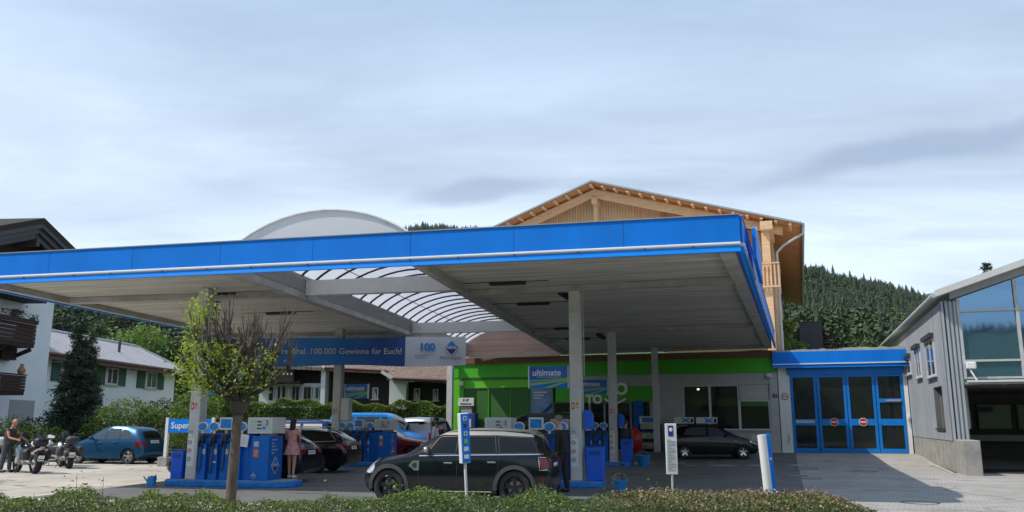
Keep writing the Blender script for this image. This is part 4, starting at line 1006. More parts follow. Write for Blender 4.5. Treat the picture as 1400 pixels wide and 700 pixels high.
paint('p_mini', (.0035, .007, .009)); paint('p_a2', (.012, .075, .17), .25, .4); paint('p_black', (.003, .0035, .005)); paint('p_red', (.14, .006, .010)); paint('p_vanblue', (.006, .20, .62), .3, .0)
paint('p_navy', (.012, .04, .16)); paint('p_silver', (.42, .44, .46), .3, .7); paint('p_roof', (.46, .42, .36), .25, .75); paint('p_darkvan', (.012, .015, .022)); paint('p_suv', (.010, .014, .022))

def finish(c, side=None, wind=None, rear=None, lights=True, tails=None, seams=(), handles=(), mirror=None, plate=True, bumper=None, glass='glass_dark', glass_side='glass_dark', trim=None):
    L = c.L
    for sd in (1, -1):
        for k, pl in enumerate(side or []): 
            w = c.decal('side_window', pl, 'side', glass_side, .005, .02, sd=sd)
            if trim and sd == 1: c.line('window_trim', dens([pl[i] for i in range(len(pl))]+[pl[0]]), 'side', .016, 'black', .009, sd=sd, parent=w)
        for sm_ in seams: c.line('door_seam', dens(sm_), 'side', .012, 'black', .002, sd=sd)
        for h in handles:
            p = c.bvh.ray_cast(Vector((L/2-h[0], sd*3, h[1])), Vector((0, -sd, 0)))[0]
            if p: MB().cbox((p.x, p.y+sd*.02, p.z), (.19, .035, .03), 0, .008).build('door_handle', h[2] if len(h) > 2 else c.body.data.materials[0].name, c.t)
        if mirror:
            p = c.bvh.ray_cast(Vector((L/2-mirror[0], sd*3, mirror[1])), Vector((0, -sd, 0)))[0]
            if p:
                mm = MB().ell((p.x, p.y+sd*.15, p.z+.05), (.07, .10, .075), 14, 8); mo = mm.build('wing_mirror', mirror[2] if len(mirror) > 2 else c.body.data.materials[0].name, c.t, smooth=True)
                MB().tube((p.x, p.y-sd*.02, p.z), (p.x, p.y+sd*.1, p.z+.02), .025).build('mirror_stalk', 'black', mo); MB().ell((p.x-.055, p.y+sd*.15, p.z+.05), (.02, .085, .06)).build('mirror_glass', 'glass_house', mo)
        if lights:
            for pl, v in lights if isinstance(lights, list) else []: c.decal('headlight', [(a*(sd if v == 'front' else 1), b) for a, b in pl], v, 'lens', .012, .03, sd=sd, step=.06)
        for pl, v in tails or []: c.decal('tail_light', [(a*(sd if v == 'rear' else 1), b) for a, b in pl], v, 'redlight', .012, .03, sd=sd, step=.06)
    if wind: c.decal('windscreen', wind, 'top', glass, .005, .02)
    if rear: c.decal('rear_window', rear, 'rear', glass, .005, .02, step=.08)
    if plate is not None and plate is not False:
        zf, zr = plate if isinstance(plate, tuple) else (.42, .8)
        for v, z in (('front', zf), ('rear', zr)):
            q = c.decal('number_plate', [(-.26, z-.055), (.26, z-.055), (.26, z+.055), (-.26, z+.055)], v, 'paper', .012, .02, step=.3)
            c.decal('plate_marks', [(-.18, z-.02), (.2, z-.02), (.2, z+.02), (-.18, z+.02)], v, 'grey', .014, 0, step=.3, parent=q)
    for g in bumper or []: c.decal('bumper_trim', g[0], g[1], g[2] if len(g) > 2 else 'dgrey', .01, .03, sd=1); 

def arcp(cx, cz, r, a0, a1, n=14): return [(cx+r*math.cos(R(a0+(a1-a0)*k/n)), cz+r*math.sin(R(a0+(a1-a0)*k/n))) for k in range(n+1)]

# --- dark green small crossover in front (hero)
sp = dict(L=4.3, W=1.80, r=.362, wheels=(.66, 3.50), rim='alloy_d', spokes=5, twin=True,
 st=[(0, .30, .62, .70, .66, .52), (.10, .24, .72, .82, .80, .66), (.3, .20, .83, .92, .87, .72), (.8, .19, .93, 1.01, .90, .76), (1.02, .19, .97, 1.055, .90, .77),
     (1.30, .19, .99, 1.23, .90, .70), (1.75, .19, 1.0, 1.455, .90, .62), (2.05, .19, 1.0, 1.53, .90, .60), (2.7, .19, 1.01, 1.56, .90, .60), (3.5, .19, 1.02, 1.535, .90, .59), (3.95, .20, 1.03, 1.47, .88, .57), (4.12, .24, 1.02, 1.25, .86, .60), (4.22, .28, .99, 1.06, .83, .66), (4.3, .34, .86, .90, .78, .66)],
 front=[(.2, .10), (.45, .0), (.6, .02), (.8, .10), (1, .2)], rear=[(.2, .12), (.45, .0), (.7, .02), (1.0, .06), (1.5, .2)])
MX, MY, MYAW = -1.03, 18.6, math.pi+CYAW+R(1.5)
c = Car('small_crossover', 'dark green small crossover with silver roof behind the hedge', 'car', sp, 'p_mini', (MX, MY, 0), MYAW)
sw = [[(1.52, 1.045), (2.18, 1.045), (2.20, 1.40), (1.80, 1.40), (1.74, 1.36)], [(2.27, 1.045), (3.10, 1.055), (3.03, 1.41), (2.27, 1.415)], [(3.17, 1.06), (4.0, 1.07), (3.92, 1.24), (3.83, 1.37), (3.10, 1.41)]]
c.t.scale = (.94, .94, .975)
for sd in (1, -1): c.decal('pillar_trim', [(1.47, 1.03), (4.06, 1.055), (3.98, 1.27), (3.88, 1.395), (3.1, 1.43), (1.78, 1.425), (1.70, 1.37)], 'side', 'glass_dark', .003, .01, sd=sd)
finish(c, sw, [(1.18, -.62), (1.12, 0), (1.18, .62), (1.80, .54), (1.86, 0), (1.80, -.54)], [(-.5, 1.10), (.5, 1.10), (.46, 1.40), (-.46, 1.40)], lights=[], seams=[[(1.32, .95), (1.36, .5), (1.42, .32), (2.2, .30), (2.24, 1.02)], [(2.26, .30), (3.0, .34), (3.14, .75), (3.14, 1.02)]],
       handles=[(2.02, .86, 'chrome'), (3.0, .88, 'chrome')], mirror=(1.55, 1.08, 'p_roof'), plate=(.4, .80), trim=True)
c.decal('roof', [(1.90, -.56), (1.86, 0), (1.90, .56), (3.9, .53), (4.0, 0), (3.9, -.53)], 'top', 'p_roof', .012, .02)
for sd in (1, -1):
    c.decal('roof_side', [(1.72, 1.405), (1.88, 1.47), (2.4, 1.51), (3.2, 1.50), (3.85, 1.44), (3.88, 1.385), (3.1, 1.425), (1.82, 1.43)], 'side', 'p_roof', .013, .02, sd=sd)
    c.line('chrome_line', dens([(1.35, 1.0), (2.5, 1.022), (3.4, 1.035), (4.12, 1.045)]), 'side', .018, 'chrome', .012, sd=sd)
    for w in sp['wheels']: c.decal('wheel_arch', arcp(w, .36, .47, -6, 186, 22)+arcp(w, .36, .385, 186, -6, 22), 'side', 'dgrey', .022, .04, sd=sd, step=.12)
    c.decal('sill', [(1.22, .19), (1.22, .27), (3.02, .27), (3.02, .19)], 'side', 'dgrey', .018, .03, sd=sd)
    c.line('sill_line', dens([(1.25, .285), (3.0, .285)]), 'side', .014, 'chrome', .012, sd=sd)
    q = c.decal('side_scuttle', [(1.12, .80), (1.22, .90), (1.36, .90), (1.36, .70), (1.26, .70)], 'side', 'chrome', .012, .02, sd=sd); c.decal('scuttle_vent', [(1.18, .80), (1.24, .86), (1.31, .86), (1.31, .75), (1.25, .75)], 'side', 'black', .016, .01, sd=sd, parent=q)
    hl = c.decal('headlight', [(.20+.12*math.cos(a), .76+.13*math.sin(a)) for a in np.linspace(0, 2*math.pi, 16, endpoint=False)], 'side', 'lens', .014, .03, sd=sd, step=.05)
    c.decal('headlight', [(sd*(.60+.15*math.cos(a)), .76+.14*math.sin(a)) for a in np.linspace(0, 2*math.pi, 16, endpoint=False)], 'front', 'lens', .018, .03, step=.05)
    tl = c.decal('tail_light', [(4.09, .74), (4.06, .80), (4.04, .92), (4.06, .97), (4.17, .955), (4.20, .92), (4.23, .80), (4.20, .75)], 'side', 'redlight', .018, .03, sd=sd, step=.05)
    c.line('lamp_trim', dens([(4.21, .735), (4.05, .725), (4.025, .985), (4.18, .975)]), 'side', .010, 'chrome', .024, sd=sd, parent=tl)
    c.decal('tail_light', [(sd*.58, .75), (sd*.74, .74), (sd*.72, .96), (sd*.60, .95), (sd*.57, .90)], 'rear', 'redlight', .018, .03, step=.06)
    c.decal('reflector', [(4.1, .42), (4.1, .60), (4.13, .60), (4.13, .42)], 'side', 'redlight', .012, .01, sd=sd, step=.05)
c.decal('front_bumper', [(-.75, .25), (.75, .25), (.78, .42), (-.78, .42)], 'front', 'dgrey', .015, .03); c.decal('grille', [(-.38, .46), (.38, .46), (.46, .66), (.3, .74), (-.3, .74), (-.46, .66)], 'front', 'black', .014, .03)
c.decal('rear_bumper', [(-.78, .32), (.78, .32), (.8, .52), (-.8, .52)], 'rear', 'dgrey', .02, .03)
c.decal('bumper_side', [(4.0, .22), (4.0, .42), (4.28, .46), (4.28, .28)], 'side', 'dgrey', .016, .02)
for y in (.45, .52): MB().tube((-2.05, y, .28), (-2.2, y, .28), .035).build('exhaust', 'chrome', c.t)
MB().tube((1.0-2.3, 0, 1.53), (1.0-2.42, 0, 1.66), .006).build('aerial', 'black', c.t)

def place(w1, w2, sp, z=0.):
    """centre position and yaw from the ground points below the front and rear wheel seen on the near side"""
    pass
# --- small blue hatchback, tall arched roof
sp = dict(L=3.83, W=1.67, r=.30, wheels=(.72, 3.13), spokes=5,
 st=[(0, .28, .58, .64, .60, .50), (.12, .22, .68, .76, .76, .62), (.4, .19, .78, .87, .82, .68), (.8, .18, .86, .97, .835, .70), (1.0, .18, .89, 1.04, .835, .70), (1.35, .18, .92, 1.26, .835, .66), (1.8, .18, .94, 1.46, .835, .60), (2.2, .18, .95, 1.54, .835, .58), (2.7, .18, .96, 1.53, .835, .57), (3.2, .19, .97, 1.46, .82, .55), (3.55, .20, .97, 1.33, .80, .56), (3.72, .24, .95, 1.10, .78, .60), (3.83, .32, .82, .9, .72, .62)],
 front=[(.2, .12), (.4, .0), (.6, .05), (.9, .2)], rear=[(.2, .12), (.42, .0), (.7, .03), (1.0, .10), (1.5, .2)])
q0 = (-17.0, 35.55); yw = math.pi+CYAW+R(-1)
c = Car('blue_hatchback', 'small metallic blue hatchback with arched roof by the hedge', 'car', sp, 'p_a2', (-16.55, 36.05, 0), yw)
finish(c, [[(1.35, .97), (1.95, .98), (2.0, 1.42), (1.82, 1.40), (1.55, 1.22)], [(2.03, .98), (2.65, 1.0), (2.62, 1.42), (2.08, 1.43)], [(2.72, 1.0), (3.28, 1.02), (3.12, 1.22), (2.95, 1.34), (2.70, 1.40)]],
   [(1.12, -.6), (1.05, 0), (1.12, .6), (1.75, .5), (1.8, 0), (1.75, -.5)], [(-.55, 1.02), (.55, 1.02), (.46, 1.30), (-.46, 1.30)], lights=[([(.30, .60), (.62, .60), (.64, .74), (.34, .70)], 'front')], tails=[([(3.42, .68), (3.44, .94), (3.72, .92), (3.76, .68)], 'side'), ([(.52, .68), (.72, .68), (.68, .92), (.54, .92)], 'rear')],
   seams=[[(1.12, .85), (1.2, .4), (1.3, .25), (1.98, .25), (2.0, .96)], [(2.0, .25), (2.6, .28), (2.72, .6), (2.7, .98)]], handles=[(1.8, .85), (2.5, .87)], mirror=(1.42, .99), plate=(.4, .88), glass_side='glass_house')
c.decal('roof_glass', [(1.85, -.46), (1.85, .46), (3.1, .42), (3.1, -.42)], 'top', 'glass_dark', .006, .01)
c.decal('rear_bumper', [(-.7, .3), (.7, .3), (.72, .5), (-.72, .5)], 'rear', 'p_a2', .02, .03)
# generic estate / hatch / vans -------------------------------------------------
def estate_sp(L=4.75, H=1.47, W=1.82, r=.33): 
    return dict(L=L, W=W, r=r, wheels=(.9, L-1.05), spokes=5, twin=True,
     st=[(0, .28, .56, .62, .68, .55), (.15, .22, .66, .74, .84, .68), (.6, .19, .82, .90, .90, .74), (1.1, .18, .90, .98, .905, .76), (1.4, .18, .94, 1.04, .905, .76), (1.8, .18, .96, 1.22, .905, .68), (2.2, .18, .97, H-.06, .905, .62), (2.6, .18, .98, H, .905, .60), (L-1.3, .19, .99, H-.02, .905, .60), (L-.7, .20, 1.0, H-.09, .89, .58), (L-.38, .22, 1.0, H-.25, .87, .58), (L-.14, .26, .98, 1.08, .85, .64), (L, .34, .82, .9, .80, .68)],
     front=[(.2, .1), (.4, .0), (.6, .04), (.9, .2)], rear=[(.2, .12), (.42, .0), (.7, .03), (1.0, .06), (1.5, .12)])
def estate(label, name, paint_, loc, yaw, chrome=True, **k):
    sp = estate_sp(**k); L = sp['L']; H = k.get('H', 1.47); c = Car(name, label, 'car', sp, paint_, loc, yaw)
    t = H-.09
    finish(c, [[(1.72, 1.0), (2.5, 1.01), (2.5, t), (2.35, t), (2.1, t-.09)], [(2.58, 1.01), (3.4, 1.02), (3.36, t), (2.58, t)], [(3.48, 1.03), (L-.45, 1.06), (L-.75, t-.06), (3.44, t)]],
       [(1.50, -.66), (1.44, 0), (1.5, .66), (2.15, .55), (2.2, 0), (2.15, -.55)], [(-.58, 1.05), (.58, 1.05), (.5, H-.14), (-.5, H-.14)], lights=[([(.40, .58), (.78, .60), (.80, .74), (.42, .70)], 'front'), ([(.12, .62), (.55, .68), (.5, .78), (.15, .72)], 'side')],
       tails=[([(L-.42, .78), (L-.38, .96), (L-.10, .94), (L-.06, .78)], 'side'), ([(.44, .78), (.82, .78), (.8, .94), (.44, .94)], 'rear')], seams=[[(1.5, .9), (1.6, .3), (2.52, .28), (2.54, 1.0)], [(2.56, .28), (3.3, .3), (3.46, .7), (3.46, 1.0)]], handles=[(2.3, .88), (3.2, .9)], mirror=(1.8, 1.04), plate=(.42, .82))
    if chrome:
        for sd in (1, -1): c.line('chrome_line', dens([(1.75, .995), (2.6, 1.0), (3.5, 1.012), (L-.42, 1.04), (L-.72, t-.04), (3.4, t+.02), (2.4, t+.02)]), 'side', .02, 'chrome', .012, sd=sd)
    for sd in (1, -1): MB().path([(L/2-2.2, sd*.58, H-.01), (L/2-2.4, sd*.59, H+.05), (L/2-L+.95, sd*.57, H+.03), (L/2-L+.8, sd*.56, H-.05)], .014, 6).build('roof_rail', 'chrome' if chrome else 'black', c.t)
    c.decal('rear_reflector', [(-.7, .42), (-.5, .42), (-.5, .47), (-.7, .47)], 'rear', 'redlight', .014, .01); c.decal('rear_reflector', [(.5, .42), (.7, .42), (.7, .47), (.5, .47)], 'rear', 'redlight', .014, .01)
    MB().tube((-L/2-.0, .55, .3), (-L/2+.25, .55, .3), .04).build('exhaust', 'chrome', c.t)
    return c
def rearat(px, py, sp_L, W, yaw, s_rear=1.05, z=0.):
    """origin so that the near-side rear wheel touches the ground at a point"""
    p = atz(px, py, z); ca, sa = math.cos(yaw), math.sin(yaw); lx_, ly_ = sp_L/2-(sp_L-s_rear), W/2-.1
    return (p.x-(ca*lx_-sa*ly_), p.y-(sa*lx_+ca*ly_), z)
yw = math.pi+R(-8)
estate('black estate car with chrome window trim, its tail behind the left pump island', 'estate_car', 'p_black', (-7.73, 29.9, 0), yw, True)
hb = estate_sp(L=4.05, H=1.45, W=1.76)
estate('near black hatchback with red tail lamp beside the woman in a pink dress', 'black_hatchback', 'p_suv', (-7.76, 25.15, 0), yw, False, L=4.1, H=1.45, W=1.78)
# red car behind the middle pump, pointing right
estate('dark red hatchback behind the middle pump', 'red_hatchback', 'p_red', (-5.2, 37.6, 0), CYAW+R(3), False, L=4.05, H=1.50, W=1.74)
# small black hatchback by the shop
def small(label, loc, yaw):
    sp = dict(L=3.8, W=1.66, r=.295, wheels=(.70, 3.16), spokes=5,
     st=[(0, .28, .55, .60, .60, .48), (.12, .22, .64, .72, .76, .62), (.5, .19, .80, .87, .82, .68), (.85, .18, .88, .97, .83, .70), (1.25, .18, .92, 1.16, .83, .66), (1.65, .18, .94, 1.37, .83, .60), (2.0, .18, .95, 1.43, .83, .58), (2.8, .18, .97, 1.43, .83, .57), (3.3, .20, .98, 1.37, .81, .56), (3.55, .22, .97, 1.25, .79, .56), (3.7, .26, .94, 1.02, .77, .62), (3.8, .34, .82, .88, .72, .62)],
     front=[(.2, .12), (.4, .0), (.6, .06), (.9, .24)], rear=[(.2, .12), (.42, .0), (.7, .02), (1.0, .05), (1.5, .14)])
    c = Car('small_hatchback', label, 'car', sp, 'p_black', loc, yaw)
    finish(c, [[(1.30, .97), (2.15, .98), (2.15, 1.33), (1.85, 1.33), (1.62, 1.24)], [(2.23, .98), (3.2, 1.0), (3.05, 1.26), (2.85, 1.33), (2.23, 1.34)]], [(1.02, -.6), (.96, 0), (1.02, .6), (1.58, .52), (1.63, 0), (1.58, -.52)], [(-.55, 1.02), (.55, 1.02), (.48, 1.28), (-.48, 1.28)],
       lights=[([(.36, .56), (.66, .60), (.68, .74), (.4, .68)], 'front'), ([(.14, .60), (.42, .70), (.40, .77), (.18, .72)], 'side')], tails=[([(3.42, .78), (3.42, 1.0), (3.6, 1.0), (3.66, .78)], 'side'), ([(.56, .74), (.72, .74), (.68, .98), (.56, .98)], 'rear')], seams=[[(1.1, .88), (1.2, .3), (2.17, .27), (2.2, .96)]], handles=[(2.0, .84)], mirror=(1.4, 1.0), plate=(.4, .8), glass_side='glass_house')
    c.decal('indicator', [(.95, .73), (1.05, .73), (1.05, .77), (.95, .77)], 'side', 'orange', .01, .01, sd=-1, step=.1)
small('small black hatchback with silver wheels parked by the shop windows', (8.72, 37.65, .13), R(-4))
# vans
def van(label, name, paint_, loc, yaw, H=1.95, L=4.9, wins=True, glass_side='glass_dark'):
    sp = dict(L=L, W=1.9, r=.33, wheels=(.95, L-1.05), spokes=6,
     st=[(0, .32, .70, .80, .72, .60), (.12, .26, .80, .95, .88, .74), (.5, .22, 1.0, 1.10, .94, .80), (.85, .22, 1.05, 1.22, .95, .80), (1.2, .22, 1.08, H-.40, .95, .78), (1.6, .22, 1.10, H-.12, .95, .76), (2.0, .22, 1.10, H-.01, .95, .75), (L-.5, .22, 1.12, H, .95, .75), (L-.12, .24, 1.12, H-.06, .94, .75), (L, .34, 1.1, H-.2, .92, .76)],
     front=[(.2, .08), (.5, .0), (.8, .03), (1.1, .1)], rear=[(.2, .08), (.5, .0), (1., .0), (1.9, .06)])
    c = Car(name, label, 'van', sp, paint_, loc, yaw); t = H-.2
    w = [[(1.22, 1.14), (1.98, 1.14), (1.98, t), (1.72, t)]]
    if wins: w += [[(2.1, 1.14), (3.25, 1.14), (3.25, t), (2.1, t)], [(3.4, 1.14), (L-.2, 1.14), (L-.26, t), (3.4, t)]]
    finish(c, w, [(.95, -.72), (.9, 0), (.95, .72), (1.58, .66), (1.62, 0), (1.58, -.66)], [(-.66, 1.15), (.66, 1.15), (.62, t), (-.62, t)], lights=[([(.5, .68), (.82, .68), (.84, .9), (.55, .9)], 'front')], tails=[([(.74, .8), (.86, .8), (.86, 1.15), (.74, 1.15)], 'rear')], seams=[[(1.15, 1.05), (1.2, .3), (2.02, .28), (2.04, 1.7)]], handles=[(1.9, 1.0), (3.2, 1.0)], mirror=(1.25, 1.15, 'black'), plate=(.45, .7), glass_side=glass_side)
    return c
van('light blue passenger van behind the middle pump, before the hedge', 'passenger_van', 'p_vanblue', (-6.5, 42.2, 0), CYAW+R(2), H=2.13, L=4.7, glass_side='glass_house')
van('dark blue van behind the black estate car, reflections painted pale on its windows', 'dark_blue_van', 'p_navy', (-10.6, 41.0, 0), math.pi+CYAW, H=1.80, L=4.6, glass_side='curtain')  # pale cloth colour on the side windows paints in their reflections
van('silver people carrier behind the red hatchback', 'silver_van', 'p_silver', (-4.3, 45.0, 0), R(75), H=1.92, L=4.3)
van('near black van parked before the green shop wall', 'black_van', 'p_darkvan', (1.35, 39.0, 0), CYAW+math.pi, H=2.1, L=4.9, wins=False)
# ------------------------------------------------------------------ people
def skinmesh(name, verts, edges, radii, m, parent, root=0, sub=2, extra=None):
    me = bpy.data.meshes.new(name); me.from_pydata([tuple(v) for v in verts], edges, []); o = bpy.data.objects.new(name, me); C.objects.link(o)
    sk = o.modifiers.new('s', 'SKIN'); 
    if sub: sb = o.modifiers.new('u', 'SUBSURF'); sb.levels = sub; sb.render_levels = sub
    sk.use_smooth_shade = True
    for i, r in enumerate(radii):
        sv = me.skin_vertices[0].data[i]; sv.radius = (r, r) if not isinstance(r, tuple) else r; sv.use_root = i == root
    nm = eval_mesh(o, name); o.modifiers.clear(); o.data = nm; bpy.data.meshes.remove(me)
    if extra:
        bm = bmesh.new(); bm.from_mesh(nm); t = bpy.data.meshes.new('x'); t.from_pydata(extra.v, [], extra.f); bm.from_mesh(t); bmesh.ops.recalc_face_normals(bm, faces=bm.faces); bm.to_mesh(nm); bm.free(); bpy.data.meshes.remove(t)
    nm.shade_smooth(); nm.materials.clear(); nm.materials.append(M[m])
    for p in nm.polygons: p.material_index = 0
    o.parent = parent; return o
def head(m, c, yaw=0., pitch=0., s=1.):
    """head with face towards local +x"""
    T = Matrix.Translation(c) @ Matrix.Rotation(yaw, 4, 'Z') @ Matrix.Rotation(pitch, 4, 'Y') @ Matrix.Scale(s, 4)
    m.T = T; m.ell((0, 0, .02), (.098, .077, .105), 18, 14); m.ell((.022, 0, -.055), (.07, .055, .07), 16, 10)
    m.ell((.098, 0, -.012), (.022, .013, .026), 8, 6); m.ell((.082, 0, -.06), (.018, .028, .010), 8, 6); m.ell((.075, 0, -.10), (.024, .026, .018), 8, 6)
    for sd in (1, -1): m.ell((-.005, sd*.08, -.005), (.018, .010, .03), 8, 6)
    return T
def person(label, loc, yaw, H=1.76, skin='skin', hair='hair_d', top='cl_black', legs='cl_black', look=(0, 0), lean=0., armL=None, armR=None, longhair=False, dress=False, bald=False, bare_arms=False, stride=.08, group=None, collar=None):
    t = thing('person', label, 'person', loc, yaw, group); k = H/1.76
    V = lambda x, y, z: Vector((x, y, z))*k
    def ln(v): # lean forward about the hips
        p = v.copy(); h = .93*k
        if p.z > h: d = p.z-h; p.x += d*math.sin(lean); p.z = h+d*math.cos(lean)
        return p
    hip = V(0, 0, .93); wst = ln(V(0, 0, 1.08)); ch = ln(V(.01, 0, 1.27)); nb = ln(V(-.01, 0, 1.44)); nk = ln(V(.0, 0, 1.52)); hd = ln(V(.03, 0, 1.655))
    vs = [hip, wst, ch, nb, nk, ln(V(.02, 0, 1.6))]; ra = [.12*k, .105*k, .13*k, .075*k, .052*k, .05*k]; ed = [(0, 1), (1, 2), (2, 3), (3, 4), (4, 5)]
    legv = []
    for sd in (1, -1):
        st = stride*sd; b = len(vs)
        L_ = [V(0, sd*.09, .88), V(st*.5+.02, sd*.095, .49), V(st, sd*.10, .10), V(st+.13, sd*.115, .04)]
        vs += L_; ra += [.085*k, .056*k, .038*k, .030*k]; ed += [(0, b), (b, b+1), (b+1, b+2), (b+2, b+3)]; legv.append(L_)
    arms = []
    for sd, ar in ((1, armL), (-1, armR)):
        sh = ln(V(0, sd*.185, 1.40)); 
        el, wr = ar if ar else ((.0, sd*.235, 1.13), (.06, sd*.24, .89))
        el = ln(V(*el)) if not ar else V(*el); wr = V(*wr) if ar else ln(V(*wr)); b = len(vs)
        hnd = wr+(wr-el).normalized()*.075*k
        vs += [sh, el, wr, hnd]; ra += [.056*k, .040*k, .027*k, (.034*k, .018*k)]; ed += [(2, b), (b, b+1), (b+1, b+2), (b+2, b+3)]; arms.append((sh, el, wr, hnd))
    ex = MB(); head(ex, hd, R(look[0]), R(look[1]), k*1.02)
    body = skinmesh('body', vs, ed, ra, skin, t, extra=ex)
    # fingers: each its own chain rooted in the palm
    fv = []; fe = []; fr_ = []
    for (sh, el, wr, hnd), sd in zip(arms, (1, -1)):
        d = (hnd-wr).normalized(); side = d.cross(Vector((0, sd, .2))).normalized(); nrm = side.cross(d).normalized()
        for i, (off, ln_) in enumerate(((-.028, .06), (-.010, .075), (.009, .07), (.027, .055))):
            b = len(fv); p0 = hnd-d*.02*k+side*off*k; fv += [p0, p0+d*(ln_*.55+.02)*k, p0+d*(ln_*.9+.02)*k-nrm*sd*.02*k]; fe += [(b, b+1), (b+1, b+2)]; fr_ += [.010*k, .009*k, .007*k]
        b = len(fv); p0 = wr+d*.03*k-side*.02*k; fv += [p0, p0-side*.035*k+d*.03*k, p0-side*.04*k+d*.06*k]; fe += [(b, b+1), (b+1, b+2)]; fr_ += [.012*k, .010*k, .008*k]
    me = bpy.data.meshes.new('fingers'); me.from_pydata([tuple(v) for v in fv], fe, []); fo_ = bpy.data.objects.new('f', me); C.objects.link(fo_); sk = fo_.modifiers.new('s', 'SKIN')
    for i, r in enumerate(fr_): me.skin_vertices[0].data[i].radius = (r, r); me.skin_vertices[0].data[i].use_root = i % 3 == 0
    nm = eval_mesh(fo_, 'fingers'); bm = bmesh.new(); bm.from_mesh(body.data); bm.from_mesh(nm); bm.to_mesh(body.data); bm.free(); body.data.shade_smooth(); bpy.data.objects.remove(fo_)
    for p in body.data.polygons: p.material_index = 0
    # clothes
    a0 = arms
    if not dress:
        tv = [hip+Vector((0, 0, -.05*k)), wst, ch, nb]; tr = [.165*k, .155*k, (.175*k, .165*k), .09*k]; te = [(0, 1), (1, 2), (2, 3)]
        for sh, el, wr, hnd in a0:
            b = len(tv); e2 = wr*.93+el*.07 if not bare_arms else sh*.75+el*.25
            if bare_arms: tv += [sh, e2]; tr += [.074*k, .062*k]; te += [(2, b), (b, b+1)]
            else: tv += [sh, el, e2]; tr += [.073*k, .056*k, .043*k]; te += [(2, b), (b, b+1), (b+1, b+2)]
        skinmesh('jacket' if not bare_arms else 'vest', tv, te, tr, top, t, root=1)
        lv = [hip.lerp(wst, .8), hip-Vector((0, 0, .02*k))]; lr = [.132*k, .135*k]; le = [(0, 1)]
        for L_ in legv:
            b = len(lv); lv += [L_[0], L_[1], L_[2]-Vector((0, 0, .03*k))]; lr += [.105*k, .078*k, .066*k]; le += [(1, b), (b, b+1), (b+1, b+2)]
        skinmesh('trousers', lv, le, lr, legs, t, root=0)
    else:
        m = MB(); n = 28; prof = [(.24, .70, 0), (.225, .82, 0), (.18, .96, 0), (.13, 1.10, 0), (.15, 1.24, 0), (.16, 1.36, 0), (.10, 1.44, 0)]
        vs2 = []
        for (r, z, _) in prof:
            for i in range(n):
                a = 2*math.pi*i/n; rr = r*(1+(.07*math.sin(a*7+z*3) if z < .95 else 0)); vs2.append((rr*math.cos(a)*.78*k, rr*math.sin(a)*k, z*k))
        m.add(vs2, [(j*n+i, j*n+(i+1) % n, (j+1)*n+(i+1) % n, (j+1)*n+i) for j in range(len(prof)-1) for i in range(n)])
        d_ = m.build('dress', top, t, smooth=True, ang=80)
        for sh, el, wr, hnd in a0: mm = MB(); mm.ell(tuple(sh*.85+el*.15), (.075*k, .07*k, .10*k), 12, 8); mm.build('sleeve', top, d_, smooth=True)
        mm = MB(); mm.lathe([(.137, 1.075), (.142, 1.11), (.137, 1.145)], 24)
        for i, v in enumerate(mm.v): mm.v[i] = (v[0]*.8*k, v[1]*k, v[2]*k)
        mm.build('belt', top, d_)
    sh_ = MB()
    for L_ in legv: p = L_[3]; sh_.ell((p.x-.045*k, p.y, .05*k), (.145*k, .05*k, .052*k), 12, 8)
    sh_.build('shoes', 'black' if not dress else 'offwhite', t, smooth=True)
    if not bald:
        h = MB(); h.T = Matrix.Translation(hd) @ Matrix.Rotation(R(look[0]), 4, 'Z') @ Matrix.Rotation(R(look[1]), 4, 'Y') @ Matrix.Scale(k*1.02, 4)
        h.ell((-.022, 0, .045), (.100, .088, .098), 16, 12)
        if longhair: h.ell((-.055, 0, -.10), (.06, .095, .20), 14, 12); h.ell((-.06, 0, -.25), (.035, .07, .12), 12, 8)
        h.build('hair', hair, t, smooth=True)
    else:
        h = MB(); h.T = Matrix.Translation(hd) @ Matrix.Rotation(R(look[0]), 4, 'Z') @ Matrix.Rotation(R(look[1]), 4, 'Y') @ Matrix.Scale(k*1.02, 4)
        h.ell((-.04, 0, .0), (.075, .081, .06), 16, 10); h.build('hair', 'hair_g', t, smooth=True)
    m = MB(); m.T = h.T
    for sd in (1, -1): m.ell((.088, sd*.03, .016), (.010, .012, .007), 8, 6)
    m.build('eyes', 'ink', t)
    return t
p = atz(765, 666, 0)
person('man in black with short grey hair behind the small crossover', (1.22, 21.0, 0), R(150), H=1.80, hair='hair_g', look=(15, 20), lean=R(5))
person('woman in pink patterned dress with long dark hair beside the pump', (-6.0, 23.55, .168), R(80), H=1.58, top='dress', dress=True, longhair=True, look=(0, 5), armR=((.06, -.22, 1.18), (.28, -.12, 1.02)), armL=((.06, .22, 1.18), (.25, .15, 1.0)))
pb = atz(10, 646, 0)
person('bald motorcyclist in black leather vest bending to his motorcycle', (pb.x-.1, pb.y, 0), R(-12), H=1.78, skin='skin_tan', bald=True, top='vest', legs='cl_grey', look=(-8, 38), lean=R(14), bare_arms=True, armL=((.30, .24, 1.16), (.55, .18, 1.06)), armR=((.26, -.24, 1.14), (.52, -.2, 1.08)))
q = aty(297, 590, 27.5); person('dark haired man in dark jacket behind the front left pump', (q.x, 27.5, 0), R(-20), H=1.74, top='cl_grey', look=(0, 15))
q = aty(308, 590, 29.); person('pale haired person just right of the dark haired man at the pumps', (q.x, 29.0, 0), R(160), H=1.70, hair='cl_white', top='cl_black')
q = aty(856, 600, 33.5); person('person in dark green jacket behind the second right column', (q.x, 33.6, 0), R(60), H=1.74, top='cl_green', legs='cl_jeans', hair='hair_d')
q = aty(597, 600, 33); person('person in white shirt between red car and small crossover', (q.x, 33., 0), R(150), H=1.84, top='cl_white', legs='cl_jeans', look=(10, 20))
